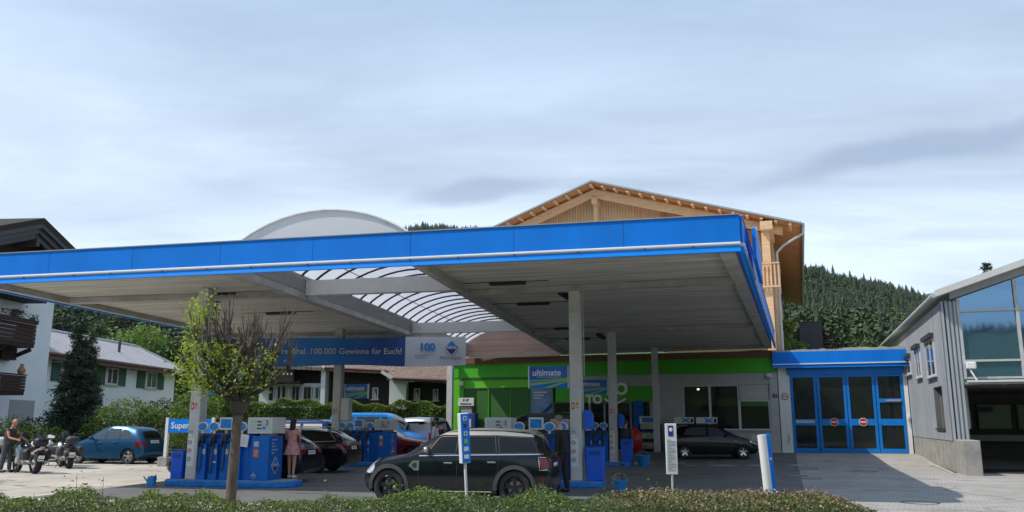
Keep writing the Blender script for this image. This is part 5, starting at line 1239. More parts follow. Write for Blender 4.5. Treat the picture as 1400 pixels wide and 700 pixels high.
q = aty(612, 600, 31.5); person('person in dark clothes leaning towards the one in a white shirt', (q.x, 31.5, 0), R(165), H=1.78, top='cl_black', legs='cl_jeans', lean=R(30), look=(0, 20))

# ------------------------------------------------------------------ motorcycles
def motorcycle(label, loc, yaw, body='p_silver', flap='black'):
    t = thing('motorcycle', label, 'motorcycle', loc, yaw, 'parked touring motorcycles')   # +x is forward
    for x, r, w in ((.78, .31, .13), (-.72, .32, .19)):
        ty = MB(); ty.lathe([(r*.70, -w*.4), (r*.9, -w/2), (r, -w*.25), (r*1.01, 0), (r, w*.25), (r*.9, w/2), (r*.70, w*.4)], 32, (0, 0, 0), 'y'); tt = ty.build('wheel', 'rubber', t, smooth=True, ang=60, loc=(x, 0, r))
        rm = MB(); rm.lathe([(r*.72, -.04), (r*.66, -.03), (r*.66, .03), (r*.72, .04)], 28, (0, 0, 0), 'y')
        for k in range(5): a = k*2*math.pi/5; rm.bar((0, 0, 0), (math.cos(a)*r*.68, 0, math.sin(a)*r*.68), .03, .05)
        rm.lathe([(0, -.07), (.05, -.07), (.05, .07), (0, .07)], 12, (0, 0, 0), 'y'); rm.build('rim', 'alloy', tt)
        d = MB(); d.lathe([(.06, .08), (.14, .08), (.14, .085), (.06, .085)], 20, (0, 0, 0), 'y'); d.build('brake_disc', 'chrome', tt)
    m = MB(); 
    for y in (.09, -.09): m.tube((.78, y, .31), (.52, y, .92), .028)
    m.build('fork', 'chrome', t)
    m = MB(); m.tube((-.72, .1, .32), (-.15, .1, .40), .035); m.tube((-.72, -.1, .32), (-.15, -.1, .40), .035); m.build('swing_arm', 'grey', t)
    m = MB(); m.cbox((.12, 0, .44), (.5, .36, .34), 0, .05); m.tube((.15, -.3, .42), (.15, .3, .42), .11, n=14); m.cbox((.35, 0, .4), (.2, .28, .3), 0, .03); m.build('engine', 'grey', t, bevel=.01)
    m = MB(); m.path([(.45, -.12, .35), (.2, -.2, .22), (-.4, -.24, .26), (-.85, -.27, .36)], .035, 10, .055); m.build('exhaust', 'chrome', t, smooth=True)
    sk = [Vector(p) for p in ((.42, 0, .86), (.22, 0, .90), (-.02, 0, .82), (-.12, 0, .74))]
    skinmesh('fuel_tank', sk, [(0, 1), (1, 2), (2, 3)], [(.13, .12), (.17, .15), (.14, .12), (.08, .07)], 'p_black' if body != 'white' else body, t)
    skinmesh('fairing', [Vector(p) for p in ((.95, 0, .78), (.82, 0, .86), (.66, 0, .84), (.5, 0, .62), (.42, 0, .42))], [(0, 1), (1, 2), (2, 3), (3, 4)], [(.08, .08), (.17, .15), (.24, .16), (.24, .17), (.16, .10)], body, t)
    skinmesh('seat', [Vector(p) for p in ((.0, 0, .78), (-.25, 0, .77), (-.45, 0, .84), (-.75, 0, .86))], [(0, 1), (1, 2), (2, 3)], [(.12, .06), (.17, .06), (.17, .06), (.12, .05)], 'black', t)
    m = MB(); m.add([(.78, -.19, .98), (.78, .19, .98), (.55, .15, 1.32), (.55, -.15, 1.32), (.80, 0, 1.0), (.60, 0, 1.36)], [(0, 4, 5, 3), (4, 1, 2, 5)]); m.build('windscreen', 'glass_house', t)
    m = MB(); m.path([(.42, .38, 1.02), (.48, .3, 1.05), (.52, .1, 1.0), (.52, -.1, 1.0), (.48, -.3, 1.05), (.42, -.38, 1.02)], .014); h_ = m.build('handlebar', 'black', t)
    for s in (1, -1): m = MB(); m.tube((.52, s*.25, 1.04), (.6, s*.36, 1.2), .008); m.ell((.6, s*.38, 1.22), (.03, .075, .045)); m.build('mirror', 'black', h_)
    for s in (1, -1): m = MB(); m.cbox((-.62, s*.33, .62), (.52, .2, .36), 0, .06); m.build('pannier', flap, t, smooth=True, ang=50)
    m = MB(); m.cbox((-.95, 0, 1.02), (.36, .42, .28), 0, .07); m.build('top_box', flap, t, smooth=True, ang=50)
    m = MB(); m.cbox((-.98, 0, .70), (.16, .22, .12), 0, .03); m.bar((-.98, 0, .68), (-1.12, 0, .46), .18, .02); m.build('rear_fender', 'black', t)
    MB().cbox((-1.065, 0, .73), (.03, .22, .07), 0, .01).build('tail_light', 'redlight', t)
    q_ = MB(); q_.T = Matrix.Translation((-1.12, 0, .50)) @ Matrix.Rotation(R(-20), 4, 'Y'); q_.cbox((0, 0, 0), (.012, .19, .19)); q_.build('number_plate', 'paper', t)
    MB().ell((.93, 0, .80), (.06, .10, .07)).build('headlight', 'lens', t, smooth=True)
    MB().tube((.1, .15, .3), (.0, .33, .01), .012).build('side_stand', 'black', t)
    return t
q = atz(42, 648, 0); motorcycle('silver and black touring motorcycle the bald man reaches for', (q.x-.5, q.y+.6, 0), R(140), 'p_silver')
q = atz(96, 641, 0); motorcycle('motorcycle with black panniers nearest the blue hatchback', (q.x-.6, q.y+.75, 0), R(128), 'p_silver', 'dgrey')
q = atz(-8, 645, 0); motorcycle('white motorcycle cut off by the left edge of the photo', (q.x-.6, q.y+.5, 0), R(145), 'white', 'white')
q = atz(72, 640, 0); motorcycle('white motorcycle behind the middle of the parked motorcycles', (q.x-1.2, q.y+1.9, 0), R(160), 'white', 'black')
q = aty(70, 600, 33.5); t = thing('small_sign', 'small blank white plate on a thin post behind the motorcycles', 'sign', (q.x, 33.5, 0))
MB().tube((0, 0, 0), (0, 0, 1.05), .02).build('post', 'grey', t); MB().cbox((0, 0, 1.13), (.32, .03, .12), R(-15)).build('plate', 'white', t)

# ------------------------------------------------------------------ standing signs
# car wash sign
q = aty(228, 600, 33.5); t = thing('wash_sign', 'blue SuperWash sign on white posts left of the front left column', 'sign', (q.x, 33.5, 0), CYAW)
for x in (0, 2.0): p_ = MB().box(x-.06, x+.06, -.06, .06, .35, 1.85).build('post', 'white', t); 
MB().cbox((0, 0, .17), (.42, .42, .36), 0, .02).build('footing', 'concrete', t); MB().cbox((2.0, 0, .17), (.42, .42, .36), 0, .02).build('footing', 'concrete', t)
b = MB().box(.062, 1.938, -.05, .05, 1.28, 1.80).build('board', 'blue', t)
text('SuperWash', .34, 'paper', b, (.98, -.056, 1.54), bold=.003)
# pink-ish poster sign at front (blue face with small marks, leaning pole)
q = aty(644, 676, 10.6); t = thing('information_sign', 'tilted blue and white sign with small pictograms in front of the crossover', 'sign', (q.x-.01, 10.6, .0))
t.rotation_euler = (0, R(-4), R(38))
MB().tube((0, 0, 0), (0, 0, 1.2), .017).build('pole', 'white', t)
bo = MB().cbox((0, 0, 1.47), (.125, .07, .60), 0, .006).build('board', 'white', t)
MB().box(-.060, .060, -.041, -.0365, 1.18, 1.76).build('blue_face', 'blue', bo)
for k, (mm, w) in enumerate((('paper', .05), ('redlight', .045), ('paper', .05), ('lime', .05), ('paper', .07), ('paper', .07))):
    MB().box(-w/2-.003, w/2-.003, -.045, -.0415, 1.685-k*.092, 1.735-k*.092).build('pictogram', mm, bo)
    if mm == 'paper' and k < 4: MB().box(-.012, .006, -.049, -.0465, 1.695-k*.092, 1.725-k*.092).build('pictogram_mark', 'navy', bo)
# white notice board on pole
q = aty(920, 676, 10.8); t = thing('notice_board', 'narrow white notice board with blue emblem on a thin pole in the flowering hedge', 'sign', (q.x, 10.8, .20), R(-4))
MB().tube((0, 0, 0), (0, 0, .82), .014).build('pole', 'lgrey', t)
bo = MB().cbox((0, 0, 1.13), (.14, .03, .62), 0, .004).build('board', 'white', t)
MB().box(-.035, .03, -.019, -.0155, 1.285, 1.415).build('blue_symbol', 'navy', bo); MB().ell((-.0, -.02, 1.365), (.022, .002, .025), 12, 6).build('symbol_mark', 'paper', bo)
for k in range(22): MB().box(-.05, .04+.015*rnd.random() if k % 5 else .0, -.0185, -.0155, 1.235-k*.0175, 1.243-k*.0175).build('text_line', 'grey', bo)
# blue and white post
q = aty(1053, 676, 11); t = thing('marker_post', 'leaning white and blue post at the right end of the hedge', 'post', (q.x+.02, 11, .1)); t.rotation_euler = (0, R(-3.5), 0)
m = MB(); m.lathe([(0, 0), (.055, 0), (.055, 1.40), (0, 1.405)], 24); m.build('white_tube', 'white', t, smooth=True, ang=40)
MB().box(.045, .10, -.02, .05, 0, 1.41).build('blue_back', 'blue', t); MB().cbox((.075, -.021, 1.1), (.02, .003, .03)).build('white_mark', 'paper', t)

# ------------------------------------------------------------------ shop (building frame: x along the facade, y away from the camera)
S0 = (OX, OY, .25)
def fp(px, s=0., py=560):
    """facade coordinate hit by pixel column px at distance s in front of (-) the facade"""
    r_ = ray(px, py); rho = r_.x/r_.y; ox, oy = OX+V2.x*s, OY+V2.y*s; return (rho*oy-ox)/(U2.x-rho*U2.y)
def fz(px, py, s=0.):
    t = fp(px, s); y = OY+V2.y*s+U2.y*t; return aty(px, py, y).z - .25
shop = thing('shop', 'long low filling-station shop with green bands and white walls under the canopy', 'shop building', S0, BY)
xl = fp(618)
g1, g2 = fz(1040, 489), fz(1040, 509.5)
MB().box(xl, .0, -.05, .3, g2, g1).build('green_band', 'green', shop)
MB().box(xl, .02, -.14, .3, g1+.003, g1+.33).build('brown_fascia', 'brown', shop)
MB().slab([(xl, 0.31), (.0, .31), (.0, 9), (xl, 9)], g1-.1, g1+.3).build('flat_roof', 'concrete', shop)
# right wall with windows
wx0, wx1 = fp(934), fp(1053); wt, wb = fz(1000, 526), fz(1000, 588)
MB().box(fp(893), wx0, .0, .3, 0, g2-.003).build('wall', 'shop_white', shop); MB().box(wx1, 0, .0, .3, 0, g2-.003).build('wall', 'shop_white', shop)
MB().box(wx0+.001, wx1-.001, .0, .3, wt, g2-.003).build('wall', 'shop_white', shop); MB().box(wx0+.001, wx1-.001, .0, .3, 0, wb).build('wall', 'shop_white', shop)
def win(x0, x1, z0, z1, par, y=.08, fr_='offwhite', gl='glass_dark', w=.06, name='window'):
    m = MB(); m.box(x0, x1, y-.04, y+.04, z1-w, z1); m.box(x0, x1, y-.04, y+.04, z0, z0+w); m.box(x0, x0+w, y-.04, y+.04, z0+w, z1-w); m.box(x1-w, x1, y-.04, y+.04, z0+w, z1-w)
    o = m.build(name, fr_, par); MB().box(x0+w, x1-w, y-.005, y+.005, z0+w, z1-w).build('pane', gl, o); return o
M['shopglass'] = bpy.data.materials.new('shop_window_glass'); _n, N_, L_, P_ = _nt(M['shopglass'])
P_.inputs['Base Color'].default_value = (.03, .035, .035, 1); P_.inputs['Roughness'].default_value = .03; P_.inputs['Coat Weight'].default_value = .5
tb = N_.new('ShaderNodeBsdfTransparent'); tb.inputs[0].default_value = (.75, .8, .78, 1); mxs = N_.new('ShaderNodeMixShader'); mxs.inputs[0].default_value = .62; L_.new(P_.outputs[0], mxs.inputs[1]); L_.new(tb.outputs[0], mxs.inputs[2]); L_.new(mxs.outputs[0], N_['Material Output'].inputs[0])
xs = [wx0+.01, fp(971), fp(1011), wx1-.01]
for a, b in zip(xs[:2], xs[1:3]): win(a, b-.002, wb+.005, wt-.005, shop, gl='shopglass')
zb2 = fz(1030, 547)
win(xs[2], xs[3], wb+.005, zb2, shop, gl='shopglass'); MB().box(xs[2]+.03, xs[3]-.03, .03, .12, zb2+.01, wt-.01).build('shutter_box', 'lgrey', shop)
MB().box(xs[2]+.06, xs[3]-.06, .035, .06, zb2-.3, zb2-.06).build('green_sticker_band', 'green3', shop)
MB().box(wx0-.05, wx1+.05, -.08, -.002, wb-.05, wb).build('window_sill', 'lgrey', shop)
MB().box(xs[2]+.5, xs[3]-.6, -.012, -.002, wb-.5, wb-.2).build('letter_slot', 'offwhite', shop)
# interior
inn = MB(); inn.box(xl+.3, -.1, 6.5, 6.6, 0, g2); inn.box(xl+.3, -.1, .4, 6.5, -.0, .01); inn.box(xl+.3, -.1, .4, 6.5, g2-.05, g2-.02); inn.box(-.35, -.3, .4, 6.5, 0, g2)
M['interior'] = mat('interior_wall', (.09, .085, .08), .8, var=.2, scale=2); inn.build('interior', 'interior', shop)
M['goods'] = mat('goods', (.16, .12, .09), .7, var=.9, scale=9)
for k, (a, d, w, h) in enumerate(((-13, 3, 2.2, 1.5), (-10.3, 2.2, 1.8, 1.4), (-8.6, 3.5, 2, 1.9), (-6.8, 2.8, 1.2, 1.6), (-3.9, 3.2, 2, 1.5), (-1.6, 2.6, 1.6, 1.1))):
    m = MB()
    for j in range(4): m.box(a, a+w, d, d+.45, h*j/4, h*j/4+.04)
    m.box(a, a+w, d+.46, d+.5, 0, h); sh = m.build('shelf', 'dgrey', shop)
    m = MB()
    for j in range(4):
        x = a+.02
        while x < a+w-.1: ww = .07+.1*rnd.random(); m.box(x, x+ww, d+.05, d+.3, h*j/4+.041, h*j/4+.12+.16*rnd.random()); x += ww+.012
    m.build('goods', 'goods', sh)
for px, c_, e_ in ((952, (1, .85, .6), 6), (930, (.45, .6, .08), .5), (988, (.5, .6, .1), .6)):
    x = fp(px if px != 930 else 950); z = fz(px, 531 if px == 952 else 547); M['lamp%d' % px] = lampmat('lamp_glow_%d' % px, tuple(v*(1 if px == 952 else .25) for v in c_), e_ if px == 952 else .12)
    if px == 952: MB().ell((x, 1.2, z), (.07, .07, .05)).build('lamp', 'lamp952', shop)
    else: MB().box(x-.5, x+.6, 3.0, 3.05, z-.25, z+.15).build('lit_panel', 'lamp%d' % px, shop)
# entrance
ex0, ex1 = fp(750), fp(893); lz0, lz1 = fz(850, 549), fz(850, 528)
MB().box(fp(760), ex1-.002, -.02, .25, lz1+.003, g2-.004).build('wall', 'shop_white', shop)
MB().box(fp(760), ex1-.05, -.06, .2, lz0, lz1).build('green_lintel', 'green', shop)
xs = [fp(757), fp(783), fp(806), fp(826), fp(862), fp(889)]
for a, b in zip(xs[:-1], xs[1:]): win(a, b-.003, .0, lz0-.01, shop, .1, 'grey', 'shopglass', .05, 'glass_door')
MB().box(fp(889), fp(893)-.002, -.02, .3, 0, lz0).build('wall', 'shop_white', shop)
# TO GO lettering with the smile
zt = (fz(813, 553)+fz(813, 540))/2
M['letter'] = mat('letter_white', (.92, .93, .96), .35)
text('TO', .60, 'letter', shop, (fp(813), -.09, zt), name='word_to', ext=.02, bold=.03)
zg = (fz(850, 541)+fz(850, 524))/2
text('G', .84, 'letter', shop, (fp(833), -.09, zg), name='word_go', ext=.02, bold=.03); text('O', .84, 'letter', shop, (fp(850.5), -.09, zg), name='word_go', ext=.02, bold=.03)
sm_ = MB(); cxs, czs, rs_ = fp(842), fz(842, 519), .0
pts = [(fp(827.5)+(fp(856.5)-fp(827.5))*t_, fz(842, 545.5)-.22*math.sin(math.pi*t_)) for t_ in np.linspace(0, 1, 15)]
vs = []
for i, (a, b) in enumerate(pts):
    for o_, z_ in ((-.11, -.045), (-.08, -.045), (-.08, .065), (-.11, .065)): vs.append((a, o_, b+z_))
sm_.add(vs, [(i*4+j, (i+1)*4+j, (i+1)*4+(j+1) % 4, i*4+(j+1) % 4) for i in range(14) for j in range(4)]+[(0, 1, 2, 3), (56, 57, 58, 59)]); sm_.build('smile', 'letter', shop)
# left green part
gl0, gl1 = fp(620), fp(757)
MB().box(xl, fp(633), -.02, .3, 0, g2-.004).build('wall', 'green2', shop)
MB().box(fp(633)+.002, fp(757), .0, .3, fz(690, 530), g2-.004).build('wall', 'green2', shop)
MB().box(fp(728), fp(757)-.002, .0, .3, .9, fz(690, 530)-.003).build('wall', 'green', shop)
MB().box(fp(728), fp(757)-.002, .0, .3, 0, .897).build('wall', 'dgrey', shop)
xr = [fp(633)+.003, fp(667), fp(697), fp(728)-.003]
for a, b in zip(xr[:-1], xr[1:]):
    MB().box(a+.05, b-.05, .06, .12, .9, fz(690, 530)-.02).build('roller_panel', 'green3', shop); MB().box(a, a+.048, .0, .2, 0, fz(690, 530)-.01).build('jamb', 'green', shop)
MB().box(xr[0], xr[-1], .06, .2, 0, .88).build('wall', 'dgrey', shop)
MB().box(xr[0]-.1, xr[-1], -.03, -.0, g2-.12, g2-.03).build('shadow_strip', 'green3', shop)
# poster
t = thing('poster', 'large pale blue poster on the shop front between green walls', 'poster', tuple(Vector(S0)+U2*fp(727)+Vector((0, 0, fz(742, 575)))), BY)
pw = fp(757)-fp(727); ph = fz(742, 531)-fz(742, 575)
M['poster'] = mat('poster_print', (.16, .28, .45), .5, var=.5, scale=1.2)
MB().box(0, pw, -.14, -.10, 0, ph).build('panel', 'poster', t); MB().prism([(.05, 0), (pw-.02, ph*.55), (pw-.02, ph*.42), (.45, 0)], -.146, -.142, 'y').build('swoosh', 'navy', t)
for k in range(3): MB().box(pw*.12, pw*(.75-.15*k), -.146, -.142, ph*(.86-.09*k), ph*(.89-.09*k)).build('text_line', 'paper', t)
MB().box(-.05, pw+.05, -.16, -.09, ph, ph+.22).build('header', 'lgrey', t)
# cash machine with small sign
ax_ = fp(643); t = thing('cash_machine', 'cash machine under small beige sign before the green wall', 'cash machine', tuple(Vector(S0)+U2*ax_-V2*.5), BY)
MB().box(-.5, .5, -.1, .45, 0, 1.9).build('cabinet', 'navy', t, bevel=.02); MB().box(-.3, .3, -.13, -.11, 1.15, 1.6).build('screen', 'screen', t)
zz = fz(643, 555)
MB().box(-.45, .45, -.16, -.1, zz, zz+.42).build('sign_board', 'offwhite', t); text('E UP', .17, 'ink', t, (0, -.165, zz+.29), name='sign_lettering', bold=.006); text('Geldautomat', .12, 'ink', t, (0, -.165, zz+.1), name='sign_lettering', bold=.005)
MB().box(-.3, .3, -.08, .1, 1.901, zz-.01).build('mount', 'grey', t)
# small wall boxes
t = thing('wall_lamp', 'small white box lamp on the bright green wall edge', 'lamp', tuple(Vector(S0)+U2*fp(632)+Vector((0, 0, fz(632, 526)))-V2*.03), BY)
MB().cbox((0, -.1, .06), (.2, .16, .24), 0, .02).build('lamp_box', 'offwhite', t); MB().tube((0, -.03, -.05), (.02, -.03, -.9), .015).build('cable', 'grey', t)
t = thing('wall_fan', 'white outdoor speaker and hanging cable at the corner of the white shop wall', 'speaker', tuple(Vector(S0)+U2*fp(1054)+Vector((0, 0, fz(1054, 518)))), BY)
m = MB(); m.T = Matrix.Rotation(R(-15), 4, 'X'); m.cbox((0, -.16, .1), (.26, .24, .2), 0, .03); m.build('housing', 'offwhite', t); MB().path([(.02, -.02, .0), (.05, -.1, -.15), (.12, -.04, -.35), (.05, -.02, -.5), (-.02, -.1, -.42)], .02).build('cable', 'offwhite', t, smooth=True)
# shelf rack with bottles right of the entrance
t0 = fp(876); rk = thing('bottle_rack', 'dark rack of washer-fluid bottles with white header by the entrance', 'rack', tuple(Vector(S0)+U2*(t0)-V2*.55), BY)
rw = fp(904, -.55)-fp(876, -.55); rz = fz(890, 579, -.55)
m = MB(); 
for z in (.1, .58, 1.06): m.box(0, rw, 0, .4, z, z+.03)
m.box(0, rw, .41, .44, 0, rz-.02); m.box(-.03, 0, 0, .44, 0, rz); m.box(rw, rw+.03, 0, .44, 0, rz); m.build('frame', 'black', rk)
hh = MB().box(.02, rw-.02, -.02, .1, rz-.0, rz+.36).build('header', 'paper', rk); MB().box(.15, rw-.15, -.026, -.021, rz+.06, rz+.3).build('header_picture', 'skyblue', rk)
M['fluid_g'] = mat('fluid_green', (.30, .42, .22), .25, coat=.4); M['fluid_b'] = mat('fluid_pale', (.42, .46, .42), .25, coat=.4); M['fluid_o'] = mat('fluid_amber', (.34, .24, .18), .25, coat=.4)
pr = {}
for j, (z, mm, cn) in enumerate(((.13, 'fluid_o', 'amber'), (.61, 'fluid_g', 'green'), (1.09, 'fluid_b', 'pale'))):
    for i in range(8):
        loc = Vector(S0)+U2*(t0+.12+(rw-.24)*i/7)-V2*.47+Vector((0, 0, z))
        if j not in pr:
            b = thing('bottle', 'x', 'bottle', loc, BY); pr[j] = b
            MB().lathe([(0, 0), (.075, 0), (.08, .05), (.078, .22), (.03, .3), (.026, .33)], 12).build('bottle_body', mm, b, smooth=True); MB().lathe([(.032, .33), (.032, .37), (0, .37)], 10).build('cap', 'plasblue', b)
        else: b = copy_tree(pr[j])
        b.location = loc; b['label'] = {'amber': 'amber fluid bottle on the bottom shelf of the rack', 'green': 'greenish fluid bottle on the middle shelf of the rack', 'pale': 'pale fluid bottle on the top shelf of the rack'}[cn]; b['group'] = {'amber': 'amber bottles on the bottom shelf', 'green': 'green bottles on the middle shelf', 'pale': 'pale bottles on the top shelf'}[cn]
# red sacks
t = thing('red_bag', 'big rounded shiny red bag between second right column and bottle rack', 'bag', tuple(Vector(S0)+U2*fp(866, -2.5)-V2*2.5-Vector((0, 0, .08))), BY)
m = MB(); m.ell((0, 0, .62), (.40, .3, .60), 20, 14)
for i, v in enumerate(m.v): a_ = math.atan2(v[1], v[0]); f_ = 1+.06*math.sin(a_*7+v[2]*6); m.v[i] = (v[0]*f_, v[1]*f_, v[2])
m.build('bag_body', 'red', t, smooth=True); MB().lathe([(.1, 1.16), (.03, 1.22), (.09, 1.34)], 12).build('knot', 'red', t, smooth=True); MB().box(-.42, .42, -.3, .3, -.08, .03).build('pallet', 'dgrey', t)
t = thing('crate_tower', 'tall tower of blue crates standing beside the shop entrance', 'crates', tuple(Vector(S0)+U2*fp(873, -.3)-V2*.1), BY)
for k in range(8): MB().cbox((0, -.2, .16+.31*k), (.48, .36, .30), 0, .03).build('crate', 'pumpblue', t)
# display toppers by the windows
for k, (a, b) in enumerate(((921, 948), (951, 980))):
    x0, x1 = fp(a, -.9), fp(b, -.9); z0, z1 = fz(a, 579, -.9), fz(a, 571, -.9)
    t = thing('display_rack', {0: 'display rack with patterned header behind the small black hatchback, the left one', 1: 'display rack with patterned header before the dark shop window, the right one'}[k], 'rack', tuple(Vector(S0)+U2*x0-V2*.9), BY, 'display racks by the windows')
    MB().box(0, x1-x0, 0, .45, 0, z0-.02).build('rack_body', 'black', t); h_ = MB().box(0, x1-x0, -.03, .06, z0, z1+.02).build('header', 'paper', t)
    w = x1-x0; MB().bar((w*.42, -.035, z0+.05), (w*.78, -.035, z1-.03), .004, .07).build('cross_mark', 'skyblue', h_); MB().bar((w*.42, -.036, z1-.03), (w*.78, -.036, z0+.05), .004, .07).build('cross_mark', 'blue', h_); MB().box(w*.84, w*.97, -.034, -.031, z0+.04, z1-.05).build('price_panel', 'navy', h_)
# house number and wash sign on the wall
t = thing('house_number', 'small dark blue house number plate on the white wall', 'number plate', tuple(Vector(S0)+U2*fp(1061)+Vector((0, 0, fz(1061, 541)))), BY)
MB().box(-.11, .11, -.02, -.003, -.09, .09).build('plate', 'navy', t); text('13', .12, 'paper', t, (0, -.023, 0), name='digits', bold=.003)
t = thing('height_limit_sign', 'round red-rimmed limit sign left of the blue wash hall doors', 'sign', tuple(Vector(S0)+U2*fp(1074.5)+Vector((0, 0, fz(1074, 542)))), BY)
m = MB(); m.lathe([(0, -.02), (.17, -.02), (.17, -.003)], 24, (0, 0, 0), 'y'); m.build('disc', 'white', t); m = MB(); m.lathe([(.125, -.024), (.165, -.024)], 24, (0, 0, 0), 'y'); m.build('red_ring', 'red', t); text('2,5m', .10, 'ink', t, (0, -.024, 0), name='digits', bold=.003)

# ------------------------------------------------------------------ wash hall
wh = thing('wash_hall', 'low wash hall with blue folding glass doors and blue roof edge', 'garage', S0, BY)
x0, x1 = .04, fp(1244); xr = fp(1250, 0, 490)
d0, d1 = fp(1082), fp(1238)
bt_, bb = fz(1160, 480), fz(1160, 502)
dt = fz(1160, 510)
MB().box(x0, d0, .0, .4, -.1, dt+.02).build('pillar', 'white_wall', wh); MB().box(d1, x1, .0, .4, -.1, dt+.02).build('pillar', 'white_wall', wh)
MB().box(x0, x1, .02, .4, dt+.022, bt_).build('lintel', 'white_wall', wh)
MB().box(x0-.2, xr, -.35, -.30, bb+.2, bt_).build('fascia', 'blue', wh)
MB().prism([(-.36, bb), (-.30, bb), (-.30, bb+.14), (-.32, bb+.14)], x0-.2, xr, 'x').build('fascia_edge', 'blue_lo', wh)
MB().box(x0-.2, xr, -.40, -.30, bb+.143, bb+.197).build('fascia_stripe', 'white', wh)
MB().box(x0-.2, xr, -.299, 6, bb+.05, bt_-.02).build('roof_slab', 'concrete', wh)
m = MB()
rough_ = [(x0-.2+(xr-x0+.2)*i/30, bt_+.06+.06*rnd.random()+.05*i/30) for i in range(31)]
m.prism([(x0-.2, bt_)]+rough_+[(xr, bt_)], -.34, .4, 'y'); m.build('gravel_edge', 'concrete_l', wh)
MB().box(d0-.1, d1+.1, -.06, -.002, dt-.05, bb+.04).build('door_header', 'doorblue', wh)
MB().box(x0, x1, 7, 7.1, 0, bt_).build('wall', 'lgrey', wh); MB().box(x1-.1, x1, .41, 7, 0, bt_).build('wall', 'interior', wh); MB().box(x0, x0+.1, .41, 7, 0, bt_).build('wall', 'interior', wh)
dd = [d0, fp(1118.5), fp(1159), fp(1199), d1]; dt2 = dt-.06
midz = fz(1140, 577)
for k, (a, b) in enumerate(zip(dd[:-1], dd[1:])):
    a += .015; b -= .015; w = .12; y0, y1 = -.02, .05
    m = MB(); m.box(a, a+w, y0, y1, .02, dt2); m.box(b-w, b, y0, y1, .02, dt2); m.box(a+w, b-w, y0, y1, dt2-w, dt2); m.box(a+w, b-w, y0, y1, .02, .22); m.box(a+w, b-w, y0, y1, midz-.16, midz+.14)
    if k == 3: m.box(a+w, b-w, y0, y1, fz(1215, 548)-.08, fz(1215, 548)+.10)
    dr = m.build('door_leaf', 'doorblue', wh, bevel=.008)
    zs = [(.22, midz-.16), (midz+.14, dt2-w)] if k != 3 else [(.22, midz-.16), (midz+.14, fz(1215, 548)-.08), (fz(1215, 548)+.10, dt2-w)]
    for z0, z1 in zs: MB().box(a+w, b-w, .01, .02, z0, z1).build('pane', 'shopglass', dr)
    if k in (1, 2):
        sg_ = thing('no_entry_sign', {1: 'round red no entry sign on the left middle door leaf', 2: 'round red no entry sign on the right middle door leaf'}[k], 'sign', tuple(Vector(S0)+U2*((a+b)/2+(.02 if k == 1 else -.0))-V2*.03+Vector((0, 0, midz))), BY, 'no entry signs on the doors')
        q = MB().lathe([(0, -.02), (.185, -.02), (.19, -.0)], 26, (0, 0, 0), 'y').build('disc', 'white', sg_); MB().lathe([(0, -.023), (.165, -.023)], 26, (0, 0, 0), 'y').build('red_face', 'red', q); MB().box(-.125, .125, -.028, -.0245, -.03, .03).build('bar', 'white', q)
    if k == 0: MB().box(a+w+.05, b-w-.05, -.026, -.021, midz-.05, midz+.09).build('door_sticker', 'sticker', dr)
    if k == 3:
        MB().box(a+.4, b-.15, -.08, -.021, fz(1215, 548)-.03, fz(1215, 548)+.06).build('door_closer', 'grey', dr)
        m = MB(); m.tube((a+.07, -.06, midz-.1), (a+.17, -.06, midz-.1), .015); m.build('door_handle', 'black', dr)
text('ARAL SUPER WASH', .17, 'offwhite', wh, ((dd[1]+dd[2])/2+.35, .9, fz(1150, 527)), name='inner_lettering')
# white car-shaped machine inside: gantry with two round brushes housings
g_ = thing('wash_gantry', 'grey wash gantry with two round lamps inside the wash hall', 'wash machine', tuple(Vector(S0)+U2*((d0+d1)/2)+V2*2.2), BY)
MB().box(-1.7, 1.7, 0, .5, fz(1150, 560)-.0, fz(1150, 540)).build('cross_beam', 'grey', g_, bevel=.06); MB().box(-2.2, -1.75, -.1, .6, 0, 3.0).build('upright', 'pumpblue', g_); MB().box(1.75, 2.2, -.1, .6, 0, 3.0).build('upright', 'pumpblue', g_)
for s in (-1, 1): MB().lathe([(0, -.02), (.12, -.02), (.22, -.06), (.22, 0)], 20, (s*1.15, 0, fz(1150, 549)), 'y').build('round_lamp', 'offwhite', g_)
MB().box(-1.5, 1.5, -.02, .3, .5, .8).build('spray_bar', 'grey', g_)
t = thing('bollard_lamp', 'small white fitting on the right pillar of the wash hall', 'fitting', tuple(Vector(S0)+U2*fp(1241)+Vector((0, 0, fz(1241, 571)))), BY); MB().cbox((0, -.06, 0), (.1, .1, .18), 0, .02).build('housing', 'white', t); MB().tube((0, -.03, -.09), (.02, -.03, -.4), .01).build('cable', 'offwhite', t)
t = thing('wall_hose', 'short hose coil hanging on the left pillar of the wash hall', 'hose', tuple(Vector(S0)+U2*fp(1076)+Vector((0, 0, fz(1076, 600)))), BY); MB().path([(0, -.03, .2), (.04, -.05, .0), (-.02, -.05, -.2), (.03, -.04, -.05)], .02).build('coil', 'grey', t)

